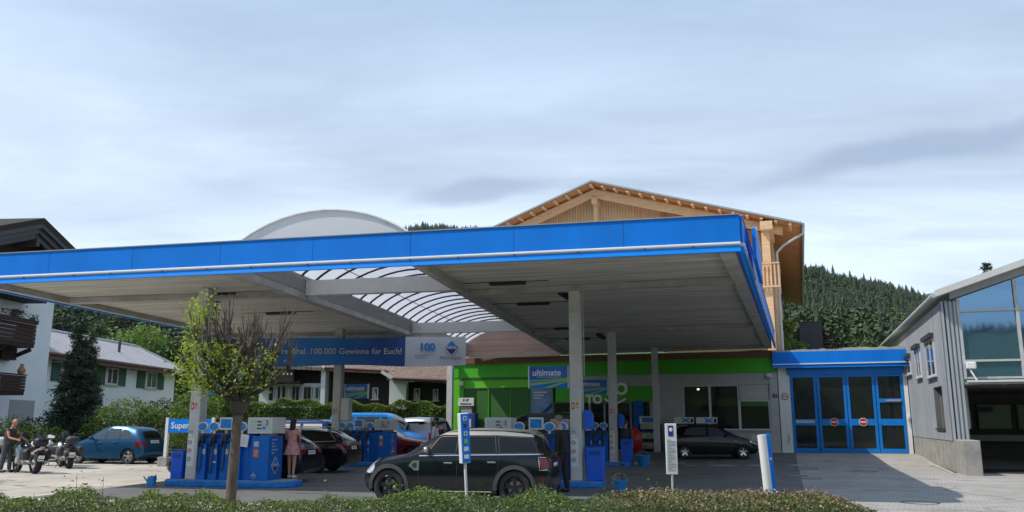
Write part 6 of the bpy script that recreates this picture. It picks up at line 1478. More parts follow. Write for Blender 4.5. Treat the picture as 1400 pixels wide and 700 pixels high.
# ------------------------------------------------------------------ timber house above the shop
ho = thing('timber_house', 'large new larch-clad timber house with wide gable roof behind the shop', 'house', S0, BY)
RX, RZ = -9.07, 14.64-.25; EX, EZ = 1.58, 11.48-.25; LXe, LZe = -19.2, 10.55
DEP = 31.
def roofz(x): return RZ+(x-RX)*((EZ-RZ)/(EX-RX) if x > RX else (LZe-RZ)/(LXe-RX))
m = MB()
for (xa, xb, nm) in ((RX, EX, 'r'), (LXe, RX, 'l')):
    za, zb_ = roofz(xa), roofz(xb)
    m.add([(xa, 0, za-.10), (xb, 0, zb_-.10), (xb, DEP, zb_-.10), (xa, DEP, za-.10), (xa, 0, za), (xb, 0, zb_), (xb, DEP, zb_), (xa, DEP, za)], [(0, 3, 2, 1), (4, 5, 6, 7), (0, 1, 5, 4), (1, 2, 6, 5), (2, 3, 7, 6), (3, 0, 4, 7)])
m.build('roof', 'grey', ho)
m = MB()
for (xa, xb) in ((RX, EX-.02), (LXe+.02, RX)):
    m.add([(xa, .02, roofz(xa)-.105), (xb, .02, roofz(xb)-.105), (xb, DEP-.02, roofz(xb)-.105), (xa, DEP-.02, roofz(xa)-.105), (xa, .02, roofz(xa)-.14), (xb, .02, roofz(xb)-.14), (xb, DEP-.02, roofz(xb)-.14), (xa, DEP-.02, roofz(xa)-.14)], [(0, 1, 2, 3), (7, 6, 5, 4), (0, 4, 5, 1), (1, 5, 6, 2), (2, 6, 7, 3), (3, 7, 4, 0)])
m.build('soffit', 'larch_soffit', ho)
# purlin ends below the verge
n_ = 30
for i in range(n_):
    x = LXe+.5+(EX-LXe-1.)*i/(n_-1); z = roofz(x)-.145
    sl = math.atan((EZ-RZ)/(EX-RX)) if x > RX else math.atan((LZe-RZ)/(LXe-RX))
    m = MB(); m.T = Matrix.Translation((x, 0, z)) @ Matrix.Rotation(-sl, 4, 'Y'); m.box(-.07, .07, .06, 1.6, -.11, .0); m.build('rafter_end', 'larch_beam', ho)
# big barge beams
for xa, xb in ((RX, EX-.9), (LXe+.9, RX)):
    m = MB(); dz = .30
    m.add([(xa, .75, roofz(xa)-dz-.5), (xb, .75, roofz(xb)-dz-.42), (xb, .75, roofz(xb)-dz), (xa, .75, roofz(xa)-dz), (xa, .93, roofz(xa)-dz-.5), (xb, .93, roofz(xb)-dz-.42), (xb, .93, roofz(xb)-dz), (xa, .93, roofz(xa)-dz)], [(0, 1, 2, 3), (7, 6, 5, 4), (0, 4, 5, 1), (1, 5, 6, 2), (2, 6, 7, 3), (3, 7, 4, 0)]); m.build('gable_beam', 'larch_beam', ho, bevel=.01)
MB().box(RX-.15, RX+.15, .6, 2.2, roofz(RX)-1.15, roofz(RX)-.82).build('ridge_beam', 'larch_beam', ho, bevel=.01)
MB().box(RX-.11, RX+.11, .95, 1.17, roofz(RX)-2.8, roofz(RX)-1.16).build('post', 'larch_beam', ho)
# gable wall (with a recessed loggia on the right)
WL, WR, WY = LXe+1.6, .12, 1.6
lx0 = fp(906, 1.)+.1
def wallpoly(xa, xb, zb_, y0, y1, name, mm, top=True, ztop=None):
    pts = [(xa, zb_), (xb, zb_), (xb, (roofz(xb)-.28) if ztop is None else ztop)]
    if ztop is None and xa < RX < xb: pts.append((RX, roofz(RX)-.28))
    pts.append((xa, (roofz(xa)-.28) if ztop is None else ztop))
    return MB().prism(pts, y0, y1, 'y').build(name, mm, ho)
wallpoly(WL, lx0, 5.2, WY, WY+.25, 'wall', 'larch'); wallpoly(lx0+.002, WR, 5.2, WY+1.8, WY+2.05, 'wall', 'larch'); MB().box(lx0-.25, lx0, WY+.252, WY+1.8, 5.2, roofz(lx0)-.3).build('wall', 'larch', ho)
# right side wall
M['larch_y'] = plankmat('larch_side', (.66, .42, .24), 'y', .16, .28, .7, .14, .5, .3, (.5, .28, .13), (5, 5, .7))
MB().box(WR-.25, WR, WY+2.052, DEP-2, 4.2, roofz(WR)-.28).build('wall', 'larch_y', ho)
# corner post + beam
px_ = WR-.2
for zz in ((4.6, 8.2), (8.2, roofz(px_)-.75)): MB().box(px_-.28, px_+.12, WY-1.2, WY-.8, zz[0], zz[1]).build('corner_post', 'larch_beam', ho, bevel=.01)
MB().box(px_-.3, px_+.3, WY-1.6, WY+2.0, roofz(px_)-.75, roofz(px_)-.32).build('eave_beam', 'larch_beam', ho, bevel=.01)
MB().box(lx0, WR-.3, WY-1., WY+1.7, 8.0, 8.25).build('balcony_floor', 'larch_beam', ho)
m = MB()
for k in range(34):
    x = lx0+(WR+.25-lx0)*k/33; m.box(x-.035, x+.035, WY-1.35, WY-1.31, 8.1, 9.25)
for k in range(10): y = WY-1.25+.3*k; m.box(WR+.25, WR+.29, y, y+.07, 8.1, 9.25)
m.box(lx0, WR+.3, WY-1.38, WY-1.28, 9.25, 9.31); m.box(WR+.2, WR+.32, WY-1.3, WY+1.8, 9.25, 9.31); m.box(lx0, WR+.3, WY-1.38, WY-1.3, 8.05, 8.13); m.build('balcony_railing', 'larch_beam', ho)
m = MB(); m.box(WR-.7, WR-.3, WY-1.27, WY-1.2, 8.2, 9.1); m.build('orange_cloth', mat('orange_cloth', (.62, .28, .12), .9, var=.2), ho) if False else None
M['larch_new'] = mat('fresh_larch', (.60, .30, .12), .6, var=.15, scale=3, stretch=(5, 5, .6)); MB().box(WR-.62, WR-.34, WY-1.05, WY-.95, 8.26, 9.15).build('inner_board', 'larch_new', ho)
# windows of the gable hidden behind the canopy edge
for x in (-15.5, -12.5, -7.5): win(x, x+1.3, 6.2, 8.2, ho, WY-.03, 'larch_beam', 'glass_dark', .1)
# gutter and downpipe on the right
MB().path([(EX+.09, .05, EZ-.12), (EX+.09, DEP, EZ-.12)], .085, 10).build('gutter', 'grey', ho)
MB().box(EX-.01, EX+.02, .0, DEP, EZ-.2, EZ+.03).build('fascia_board', 'brown', ho)
m = MB(); m.path([(EX+.09, .3, EZ-.2), (EX+.05, .3, EZ-.55), (EX-.9, .5, EZ-1.05), (WR+.22, .7, EZ-1.35), (WR+.22, .75, EZ-1.8), (WR+.22, .8, 4.9)], .06, 10); m.build('downpipe', 'lgrey', ho, smooth=True)
m = MB(); m.path([(EX+.09, DEP-.3, EZ-.2), (EX-.4, DEP-.4, EZ-1.), (WR+.3, DEP-.5, EZ-1.6)], .06, 8); m.build('downpipe', 'lgrey', ho)
MB().box(WR-.25, WR-.02, 1.0, 2.0, 4.6, 4.95).build('flashing', 'dgrey', ho)
MB().box(WR+.1, WR+.16, .9, 2.1, 4.9, 7.0).build('conduit', 'lgrey', ho)

# ------------------------------------------------------------------ grey metal building on the right
GX = fp(1246)+.12                                        # its side wall
gb = thing('metal_building', 'grey corrugated metal building with large glazed front and lean-to roof', 'building', (OX, OY, 0), BY)
def inG(x, y): v = Vector((x-OX, y-OY, 0)); return v.dot(U2), v.dot(V2)
cx0, cy0 = inG(14.87, 29.03); GX = cx0; GY = cy0
# depth of the front corner: GY (negative); side wall runs from GY to +14
zc = aty(1283, 397, 29.03).z-.2; ys_ = 12.
wopen = [(-11.9, -10.55, .5, 2.95)]     # niche in the side wall near the corner
def sidez(y): return zc
m = MB()
NY0, NY1, NZ0, NZ1 = GY+1.3, GY+3.3, 1.45, 2.95
m.box(GX, GX+.2, GY, NY0, 1.05, zc-.25); m.box(GX, GX+.2, NY1, ys_, 1.05, zc-.25); m.box(GX, GX+.2, NY0, NY1, NZ1, zc-.25); m.box(GX, GX+.2, NY0, NY1, 1.05, NZ0)
m.build('side_wall', 'corrug', gb)
m = MB(); m.box(GX+.75, GX+.8, NY0, NY1, NZ0, NZ1); m.box(GX+.2, GX+.75, NY1, NY1+.05, NZ0, NZ1); m.box(GX+.2, GX+.75, NY0-.05, NY0, NZ0, NZ1); m.box(GX+.2, GX+.75, NY0, NY1, NZ1, NZ1+.05); m.build('niche', 'lgrey', gb)
MB().box(GX-.06, GX+.75, NY0-.03, NY1+.03, NZ0-.06, NZ0).build('niche_sill', 'dgrey', gb)
MB().box(GX+.02, GX+.2, GY+.02, ys_, -.1, 1.05).build('plinth', 'concrete', gb)
MB().box(GX+.02, GX+.52, GY-1.7, GY+.018, -.1, 1.10).build('plinth', 'concrete', gb, bevel=.02)
# upstairs windows on the side wall
for (pa, pb, z0, z1) in ((1264, 1276, 3.35, 4.75), (1249, 1256, 3.5, 4.7), (1232, 1242, 3.8, 4.55), (1222, 1229, 4.0, 4.5)):
    def sy(px): r_ = ray(px, 460); rho = r_.x/r_.y; bx0 = OX+U2.x*GX; by0 = OY+U2.y*GX; return (rho*by0-bx0)/(V2.x-rho*V2.y)
    ya, yb = sy(pb), sy(pa); ya, yb = min(ya, yb), max(ya, yb)
    m = MB(); m.box(GX-.05, GX+.03, ya, yb, z1-.07, z1); m.box(GX-.05, GX+.03, ya, yb, z0, z0+.07); m.box(GX-.05, GX+.03, ya, ya+.07, z0+.07, z1-.07); m.box(GX-.05, GX+.03, yb-.07, yb, z0+.07, z1-.07); m.box(GX-.04, GX+.02, (ya+yb)/2-.03, (ya+yb)/2+.03, z0+.07, z1-.07)
    w_ = m.build('window', 'offwhite', gb); MB().box(GX-.015, GX-.005, ya+.07, yb-.07, z0+.07, z1-.07).build('pane', 'glass_house', w_)
    MB().box(GX-.16, GX-.002, ya-.08, yb+.08, z1+.003, z1+.16).build('shutter_box', 'dgrey', w_); MB().box(GX-.12, GX-.002, ya-.05, yb+.05, z0-.05, z0-.003).build('sill', 'lgrey', w_)
# roof rising to the right
gsl = .335; GW = 12.
def gz(x): return zc+(x-GX)*gsl
m = MB(); xa, xb = GX-.16, GX+GW
m.add([(xa, GY-.5, gz(xa)-.02), (xb, GY-.5, gz(xb)-.02), (xb, ys_, gz(xb)-.02), (xa, ys_, gz(xa)-.02), (xa, GY-.5, gz(xa)+.20), (xb, GY-.5, gz(xb)+.20), (xb, ys_, gz(xb)+.20), (xa, ys_, gz(xa)+.20)], [(0, 3, 2, 1), (4, 5, 6, 7), (0, 1, 5, 4), (1, 2, 6, 5), (2, 3, 7, 6), (3, 0, 4, 7)])
m.build('roof', 'offwhite', gb)
MB().path([(xa-.07, GY-.45, gz(xa)+.02), (xa-.07, ys_, gz(xa)+.02)], .08, 8).build('gutter', 'lgrey', gb)
# front: corrugated corner strip and glazing
fw = .52
m = MB(); 
k_ = 4
for i in range(k_): m.box(GX+.02+fw*i/k_, GX+.02+fw*(i+.55)/k_, GY-.07, GY, 1.05, gz(GX)-.2)
m.box(GX+.0, GX+fw, GY, GY+.15, 1.05, gz(GX)-.22); m.build('front_cladding', 'corrug_f', gb)
gx0 = GX+fw+.02; gzb = 3.1; gzt = lambda x: gz(x)-.3
m = MB(); m.add([(gx0, GY+.05, gzb), (GX+GW, GY+.05, gzb), (GX+GW, GY+.05, gzt(GX+GW)), (gx0, GY+.05, gzt(gx0))], [(0, 1, 2, 3)]); m.build('glazing', 'glass_blue', gb)
m = MB()
for x in (gx0+.03, gx0+1.80, gx0+3.8, gx0+5.9, gx0+7.9): m.box(x-.05, x+.05, GY-.04, GY+.03, gzb, gzt(x))
for z in (gzb+.04, gzb+.62, 5.42): m.box(gx0, GX+GW, GY-.03, GY+.035, z-.035, z+.035)
m.build('glazing_frame', 'lgrey', gb)
m = MB(); m.add([(GX+fw-.2, GY-.12, gzt(GX+fw)-.02), (GX+GW, GY-.12, gzt(GX+GW)-.02), (GX+GW, GY-.12, gz(GX+GW)-.03), (GX+fw-.2, GY-.12, gz(GX+fw)-.03), (GX+fw-.2, GY+.03, gzt(GX+fw)-.02), (GX+GW, GY+.03, gzt(GX+GW)-.02), (GX+GW, GY+.03, gz(GX+GW)-.03), (GX+fw-.2, GY+.03, gz(GX+fw)-.03)], [(0, 1, 2, 3), (7, 6, 5, 4), (0, 4, 5, 1), (1, 5, 6, 2), (2, 6, 7, 3), (3, 7, 4, 0)]); m.build('verge_panel', 'grey', gb)
# tilted open awning below the glazing
m = MB(); m.box(gx0, GX+GW, GY-.50, GY-.43, 2.98, 3.05); 
for x in (gx0+.2, gx0+2.5, gx0+4.6): m.bar((x-.15, GY-.02, 3.72), (x+.1, GY-.45, 3.03), .035, .04)
m.build('awning_bar', 'offwhite', gb); MB().box(gx0, GX+GW, GY-.42, GY+.1, 2.92, 2.97).build('awning_shelf', 'grey', gb)
# room behind: dark
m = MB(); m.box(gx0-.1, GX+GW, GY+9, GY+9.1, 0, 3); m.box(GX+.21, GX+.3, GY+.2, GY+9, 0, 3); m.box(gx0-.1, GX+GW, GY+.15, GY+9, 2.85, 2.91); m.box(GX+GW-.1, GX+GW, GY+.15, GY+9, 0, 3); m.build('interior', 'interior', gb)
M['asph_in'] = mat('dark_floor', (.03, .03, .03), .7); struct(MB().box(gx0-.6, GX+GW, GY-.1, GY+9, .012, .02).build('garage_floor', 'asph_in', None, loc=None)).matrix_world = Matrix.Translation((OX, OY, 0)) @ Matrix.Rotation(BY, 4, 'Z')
for k in range(4): 
    o_ = win(gx0+.3+k*1.5, gx0+1.65+k*1.5, 1.35, 2.45, gb, GY+8.9, 'dgrey', 'glass_house', .06, 'window')
MB().box(gx0+.2, GX+GW-.2, GY+8.3, GY+8.7, .9, 1.15).build('counter', 'grey', gb)
# sign in the garage
sg_ = thing('parking_sign', 'white sign with red no stopping disc hanging in the dark garage opening', 'sign', (0, 0, 0), 0)
loc = Vector((OX, OY, 0))+U2*(gx0+2.45)+V2*(GY+.3); sg_.location = (loc.x, loc.y, 2.33); sg_.rotation_euler = (0, 0, BY)
MB().box(-.6, 1.6, -.02, .02, -.14, .14).build('board', 'offwhite', sg_); MB().lathe([(0, -.026), (.10, -.026)], 20, (-.42, 0, 0), 'y').build('disc', 'red', sg_); MB().lathe([(0, -.03), (.07, -.03)], 20, (-.42, 0, 0), 'y').build('disc_field', 'navy', sg_); text('Bitte Halteverbot', .15, 'ink', sg_, (.38, -.024, 0), sx=.9)
MB().box(-.5, -.48, -.005, .005, .14, .52).build('hanger', 'grey', sg_); MB().box(1.3, 1.32, -.005, .005, .14, .52).build('hanger', 'grey', sg_)
# parked dark car silhouette hint is out of sight; white box on the front corner
t = thing('floodlight', 'small white floodlight on the corrugated corner of the metal building', 'lamp', (0, 0, 0), BY); loc = Vector((OX, OY, 0))+U2*(GX+.75)+V2*(GY-.12); t.location = (loc.x, loc.y, 3.55); MB().cbox((0, -.08, 0), (.3, .16, .24), 0, .03).build('housing', 'white', t)
# kerb strip at the foot of the plinth
m = MB(); m.path([(GX-.25, GY-1.6, .03), (GX-.15, GY+2, .04), (GX-.12, GY+8, .12), (GX-.15, 0., .25)], .04, 6); kb_ = m.build('edge_strip', 'concrete_l', None); kb_.matrix_world = Matrix.Translation((OX, OY, 0)) @ Matrix.Rotation(BY, 4, 'Z'); struct(kb_)
# dark slatted chimney box and low buildings behind the wash hall
q = aty(1110, 475, 50); t = thing('vent_tower', 'dark slatted ventilation box behind the wash hall roof', 'ventilation box', (q.x, 50, 0), BY)
M['slat'] = plankmat('dark_slats', (.045, .055, .07), 'z', .14, .1, .5, .25, .8, .1)
zt_ = aty(1110, 442, 50).z; MB().box(-.62, .05, -.5, .6, 0, zt_).build('slatted_side', 'slat', t); MB().box(.052, .62, -.5, .6, 0, zt_).build('panel_side', 'dgrey', t); MB().box(-.66, .66, -.54, .64, zt_, zt_+.06).build('cap', 'dgrey', t)

# ------------------------------------------------------------------ left chalets
def wpt(px, py, y): q = aty(px, py, y); return (q.x, q.y, q.z)
A_ = thing('dark_chalet', 'white chalet with dark timber gable and dark balconies at the left edge', 'house', (-25.4, 46.3, 0), R(86))
# local x runs along the gable wall away from the camera, local -y points to the forecourt
def ax_l(px, off=0.):
    """local x of a pixel column on the plane a distance off in front of the wall"""
    rho = (px-700)*.000853; a = R(86); ox, oy = -25.4+math.sin(a)*off, 46.3-math.cos(a)*off
    return (rho*oy-ox)/(math.cos(a)-rho*math.sin(a))
def az_l(px, py, off=0.):
    a = R(86); return aty(px, py, 46.3-math.cos(a)*off+math.sin(a)*ax_l(px, off)).z
MB().box(-10, 0, 0, 12, 0, 9.0).build('wall', 'render_blue', A_)
OH = 1.4; axx, azz = ax_l(30, OH), az_l(30, 298, OH); rx_, rz_ = ax_l(106, OH), az_l(106, 363, OH); lx_, lz_ = ax_l(-30, OH), az_l(-30, 308, OH)
lx2 = lx_-3.; lz2 = lz_-3.*(azz-lz_)/(axx-lx_)
m = MB(); m.prism([(lx2, lz2), (axx, azz), (rx_, rz_), (rx_, rz_-.28), (axx, azz-.30), (lx2, lz2-.28)], -OH, 13, 'y'); m.build('roof', 'darkwood', A_)
for dz, yy in ((.30, -OH+.1), (.58, -OH+.25), (.86, -OH+.4)):
    m = MB(); m.bar((axx, yy, azz-dz-.1), (rx_-.3, yy, rz_-dz), .14, .26); m.bar((axx, yy, azz-dz-.1), (lx2, yy, lz2-dz), .14, .26); m.build('verge_board', 'dgrey', A_)
for x in (axx, axx+2.6, axx-3.): z_ = azz-abs(x-axx)*((azz-rz_)/(rx_-axx) if x > axx else (azz-lz_)/(axx-lx_)); MB().box(x-.12, x+.12, -OH+.2, 0, z_-1.5, z_-1.1).build('purlin', 'dgrey', A_)
MB().prism([(-10, 9.0), (-.02, 9.0), (-.02, rz_-.1), (axx, azz-.5), (-10, lz2-.4)], .05, 11.9, 'y').build('gable', 'darkwood', A_)
MB().box(-10, ax_l(45, 1.2), -1.25, -.0, az_l(20, 413, .6), az_l(20, 400, .6)).build('upper_beam', 'darkwood', A_)
def balcony(px1, pt, pb, off=1.3):
    x0, x1 = -10, ax_l(px1, off); zt_, zb_ = az_l(px1-8, pt, off), az_l(px1-8, pb, off); h = zt_-zb_
    b = MB().box(x0, x1, -off, -.01, zb_-.18, zb_).build('balcony', 'darkwood', A_); m = MB()
    for k in range(5): m.box(x0, x1, -off-.03, -off, zb_+k*h/5, zb_+(k+.86)*h/5); m.box(x1, x1+.03, -off, -.02, zb_+k*h/5, zb_+(k+.86)*h/5)
    m.build('railing', 'balcwood', b); MB().box(x0, x1+.03, -off-.06, -off+.06, zt_, zt_+.06).build('hand_rail', 'darkwood', b); return b, x1, zt_, zb_
u, ux, uz, ub = balcony(35, 443, 470); l, lx3, lz3, lb = balcony(28, 513, 535)
for k in range(3): MB().bar((ux-.1-k*2, -.01, ub-.75), (ux-.1-k*2, -1.2, ub-.26), .14, .18).build('bracket', 'darkwood', u)
MB().box(ux-1.2, ux-.1, -.5, -.0, ub-.8, ub-.2).build('bracket', 'darkwood', u)
MB().box(ax_l(10), ax_l(44), -.03, .01, .0, az_l(25, 547)).build('entry_recess', 'grey', A_)
for x, z in ((ux-2.4, ub+.3), (ux-2.4, lb+.3)): win(x, x+1.2, z, z+1.5, A_, -.04, 'darkwood', 'glass_house', .08)
MB().cbox((ax_l(3, .1), -.14, az_l(3, 428, .1)), (.3, .25, .4), 0, .03).build('wall_lamp', 'dgrey', A_)
M['leaf_box'] = mat('box_plants', (.03, .07, .018), .7, island=.5); M['petal'] = mat('red_petals', (.45, .03, .06), .6, island=.4); M['petal2'] = mat('pink_petals', (.5, .12, .22), .6, island=.4)
def Aw(x, off, z): v = A_.matrix_basis @ Vector((x, -off, z)); return (v.x, v.y, v.z)
bpy.context.view_layer.update()
fb = thing('flower_box', 'row of balcony plants on the upper balcony of the dark chalet', 'flower box', Aw(ux-.2, 1.45, uz), R(86))
MB().box(-3.5, .0, -.1, .1, .0, .18).build('box', 'balcwood', fb); P = nrs.uniform([-3.4, -.15, .12], [.05, .15, .5], (260, 3)); leaves('foliage', P, .13, 'leaf_box', fb); P = nrs.uniform([-3.4, -.2, .2], [.05, .1, .5], (26, 3)); leaves('petals', P, .09, 'petal', fb)
q = aty(27, 424, 43.5); hb_ = thing('hanging_basket', 'hanging basket of pink flowers under the roof of the dark chalet', 'flower basket', (q.x, 43.5, q.z-.2), 0)
MB().lathe([(0, 0), (.12, .04), (.17, .15)], 14).build('basket', 'brown', hb_); MB().tube((0, 0, .15), (0, 0, .9), .006).build('cord', 'dgrey', hb_); P = nrs.normal(0, .13, (70, 3))+[0, 0, .2]; leaves('petals', P, .12, 'petal2', hb_)
t = thing('clay_jug', 'terracotta jug on the rail of the lower balcony', 'jug', Aw(lx3-.3, 1.25, lz3+.06)); MB().lathe([(0, 0), (.14, .02), (.2, .18), (.12, .34), (.08, .42), (.1, .5)], 16).build('pot', mat('terracotta', (.38, .19, .11), .8, var=.1), t, smooth=True)

B_ = thing('white_house', 'long white house with ribbed tile roof and green shutters', 'house', (-25.7, 45.6, 0), 0)
# ridge from photo: eave line from (45,476) to (250,507); walls face the camera, rotated
pa = aty(45, 476, 45.5); pb_ = aty(256, 507, 65); dB = Vector((pb_.x-pa.x, pb_.y-pa.y, 0)); LB = dB.length; angB = math.atan2(dB.y, dB.x); B_.location = (pa.x, pa.y, 0); B_.rotation_euler = (0, 0, angB)
ez = pa.z-.15; ridge = ez+1.9
MB().box(-2, LB-.5, .7, 6.9, 0, ez-.2).build('wall', 'render_blue', B_)
M['tile'] = plankmat('ribbed_tiles', (.56, .53, .56), 'x', .42, .08, .65, .42, 2.5, .15)
def hip(z0, off, name, mm):
    xl_, xr_ = -2.6, LB+.4; yf, yb2 = -.1, 7.6; ym = 3.6; xm = LB-1.2
    v = [(xl_, yf, z0), (xr_, yf, z0), (xr_, yb2, z0), (xl_, yb2, z0), (xl_, ym, ridge+off), (xm, ym, ridge+off)]
    v2 = [(a, b, c-.12) for a, b, c in v]
    return MB().add(v+v2, [(0, 1, 5, 4), (1, 2, 5), (2, 3, 4, 5), (7, 6, 10, 11), (8, 7, 11), (9, 8, 11, 10), (0, 6, 7, 1), (1, 7, 8, 2), (2, 8, 9, 3), (3, 9, 10, 4), (0, 4, 10, 6)]).build(name, mm, B_)
hip(ez, 0, 'roof', 'tile')
m = MB(); m.path([(-2.6, 3.6, ridge+.03), (LB-1.2, 3.6, ridge+.03), (LB+.3, .0, ez+.06)], .09, 8); m.build('ridge_tiles', 'lgrey', B_)
m = MB(); m.path([(-2.6, -.2, ez-.02), (LB+.4, -.2, ez-.02)], .10, 8); m.build('gutter', 'redgutter', B_); MB().box(-2.6, LB+.4, -.15, .0, ez-.32, ez-.13).build('fascia_board', 'redgutter', B_)
for k in range(22): x = -2+k*(LB+1.8)/21; MB().box(x-.07, x+.07, .0, .7, ez-.3, ez-.14).build('rafter_end', 'darkwood', B_)
t_ = MB(); t_.tube((12.5, 1.8, ez+.7), (12.5, 1.8, ez+1.7), .09); t_.build('vent_pipe', 'dgrey', B_)
def bx_at(px): 
    rho = (px-700)*.000853; o = Vector(B_.location); d = Vector((math.cos(angB), math.sin(angB))); o = Vector((o.x, o.y))+Vector((-math.sin(angB), math.cos(angB)))*.68; return (rho*o.y-o.x)/(d.x-rho*d.y)
for i, (a, b, yt, yb3) in enumerate(((75, 93, 497, 520), (137.5, 155, 502, 525), (193, 209, 508, 530))):
    x0, x1 = bx_at(a), bx_at(b); o = Vector(B_.location); yy = o.y+math.sin(angB)*x0+math.cos(angB)*.68
    z1, z0 = aty(a, yt, yy).z, aty(a, yb3, yy).z
    w_ = win(x0, x1, z0, z1, B_, .66, 'offwhite', 'glass_house', .08); sw = (x1-x0)*.62
    MB().box(x0+.1, x0+.35, .652, .656, z0+.1, z1-.1).build('curtain', 'curtain', w_); MB().box((x0+x1)/2-.04, (x0+x1)/2+.04, .60, .69, z0+.08, z1-.08).build('mullion', 'offwhite', w_)
    for sx in (x0-sw-.04, x1+.04): MB().box(sx, sx+sw, .62, .69, z0-.05, z1+.02).build('shutter', 'shutter', B_)
    MB().box(x0-.1, x1+.1, .56, .7, z0-.1, z0-.02).build('window_sill', 'lgrey', B_)

# ------------------------------------------------------------------ dark timber chalet behind the long hedge
C_ = thing('timber_chalet', 'dark timber chalet with white ground floor and brown tiled roof behind the hedge', 'house', (0, 0, 0), 0)
yC = 60.; rotC = 0
def cx(px, y=yC): return (px-700)*.000853*y
def cz(py, y=yC, px=480): return aty(px, py, y).z
C_.location = (cx(480), yC, 0); ox_ = cx(480)
def cb_(name, mm, px0, px1, z0, z1, y0=0, y1=.3, par=C_): return MB().box(cx(px0)-ox_, cx(px1)-ox_, y0, y1, z0, z1).build(name, mm, par)
# left wing: white lower storey, balcony above, timber wall
zl = cz(524); cb_('wall', 'white_wall', 352, 441, 0, zl, 0, 9); cb_('upper_wall', 'darkwood', 340, 441, zl+.003, cz(486), .3, 9)
cb_('corner_wall', 'white_wall', 441.5, 447.5, 0, cz(508), -1.2, 9)
bl = cb_('balcony', 'darkwood', 345, 413, zl-.05, zl+.1, -1.3, 0); m = MB()
m.box(cx(345)-ox_, cx(405)-ox_, -1.35, -1.3, cz(524), cz(507)); m.build('railing', 'balcwood', bl)
for k in range(8): MB().box(cx(366+k*5)-ox_, cx(367.6+k*5)-ox_, -1.37, -1.352, cz(514+.0*k), cz(511.5)).build('cut_out', 'paper', bl)
for a, b in ((372, 377), (389, 397), (408, 413.5), (424, 435)):
    w_ = win(cx(a)-ox_, cx(b)-ox_, cz(546), cz(529), C_, -.04, 'offwhite', 'glass_house', .06); MB().box(cx(a)-ox_+.1, cx(a)-ox_+.3, -.052, -.047, cz(545), cz(530)).build('curtain', 'curtain', w_)
for a, b in ((366, 371), (378, 381), (384, 388), (398, 401.5), (403, 407), (414, 417.5), (418.5, 423), (436, 440.5)): cb_('shutter', 'shutter_br', a, b, cz(547), cz(529), -.09, -.03)
# middle and right timber walls
zr_ = cz(512)
cb_('timber_wall', 'darkwood', 447.6, 535, 0, zr_+.6, .0, 9); cb_('white_wall', 'white_wall', 535.5, 558, 0, cz(521), -1.6, 9); cb_('timber_wall', 'darkwood', 558.5, 618, 0, cz(522), -.3, 9); cb_('downpipe', 'dgrey', 447.7, 449.5, 0, zr_, -.1, -.02)
for a, b, c, d in ((508, 516, 530, 546), (566, 574, 531, 547), (592, 599, 532, 548)):
    yo = 0 if a < 540 else -.3
    w_ = win(cx(a)-ox_, cx(b)-ox_, cz(d), cz(c), C_, yo-.05, 'offwhite', 'glass_house', .08); MB().prism([(cx(a)-ox_+.1, cz(d)+.1), (cx(a+3)-ox_, cz(c)-.1), (cx(b)-ox_-.1, cz(d)+.1)], yo-.06, yo-.056, 'y').build('curtain', 'curtain', w_)
    MB().box(cx(a)-ox_-.1, cx(b)-ox_+.1, yo-.25, yo-.09, cz(d)-.06, cz(d)).build('window_sill', 'offwhite', w_)
M['rooftile'] = brickmat('brown_roof_tiles', (.24, .17, .13), (.30, .22, .17), (.09, .07, .06), .35, .25, .03, .85, bump=.8, stain=.3, nscale=.8)
def roofC(px0, px1, ye0, pye0, pye1, ridge_up, dep, name):
    x0, x1 = cx(px0)-ox_, cx(px1)-ox_; z0, z1 = cz(pye0, yC+ye0), cz(pye1, yC+ye0)
    v = [(x0, ye0, z0), (x1, ye0, z1), (x1, ye0+dep, z1+ridge_up), (x0, ye0+dep, z0+ridge_up)]; v += [(a, b, c-.22) for a, b, c in v]
    return MB().add(v, [(0, 1, 2, 3), (7, 6, 5, 4), (0, 4, 5, 1), (1, 5, 6, 2), (2, 6, 7, 3), (3, 7, 4, 0)]).build(name, 'rooftile', C_)
roofC(330, 541, -1.4, 497, 507, 3.0, 7.5, 'roof'); roofC(534, 640, -2.4, 515, 521, 3.3, 7.5, 'roof')
m = MB(); m.bar((cx(447)-ox_, -1.5, cz(503, yC-1.5)), (cx(438)-ox_+.2, -1.45, cz(494, yC-1.5)), .1, .2); m.bar((cx(527)-ox_, -2.5, cz(508, yC-2.5)), (cx(543)-ox_, -2.5, cz(518, yC-2.5)), .12, .22); m.build('verge_board', 'white', C_)
m = MB(); m.path([(cx(447)-ox_, -1.55, cz(503, yC-1.5)), (cx(530)-ox_, -1.55, cz(507.5, yC-1.5))], .1, 6); m.path([(cx(541)-ox_, -2.5, cz(517.5, yC-2.5)), (cx(625)-ox_, -2.5, cz(521, yC-2.5))], .1, 6); m.build('gutter', 'redgutter', C_)
# ------------------------------------------------------------------ vegetation
def lm(name, c, isl=.35, tr=.35, rough=.55): M[name] = mat(name, c, rough, island=isl, trans=tr); return name
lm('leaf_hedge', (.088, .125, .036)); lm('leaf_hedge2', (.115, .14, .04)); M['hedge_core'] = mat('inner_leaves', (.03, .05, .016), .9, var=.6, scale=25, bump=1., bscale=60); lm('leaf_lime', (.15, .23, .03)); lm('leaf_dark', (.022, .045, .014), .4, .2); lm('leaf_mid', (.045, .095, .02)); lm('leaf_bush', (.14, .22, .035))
lm('leaf_birch', (.15, .24, .045)); lm('leaf_robinia', (.33, .43, .05), .3, .5); lm('leaf_copper', (.045, .022, .024)); lm('needle', (.020, .045, .018), .4, .1); lm('spirea_pink', (.42, .20, .22), .35, .2); lm('spirea_bud', (.22, .16, .07), .4, .2); lm('daisy', (.65, .62, .25), .3, .1)

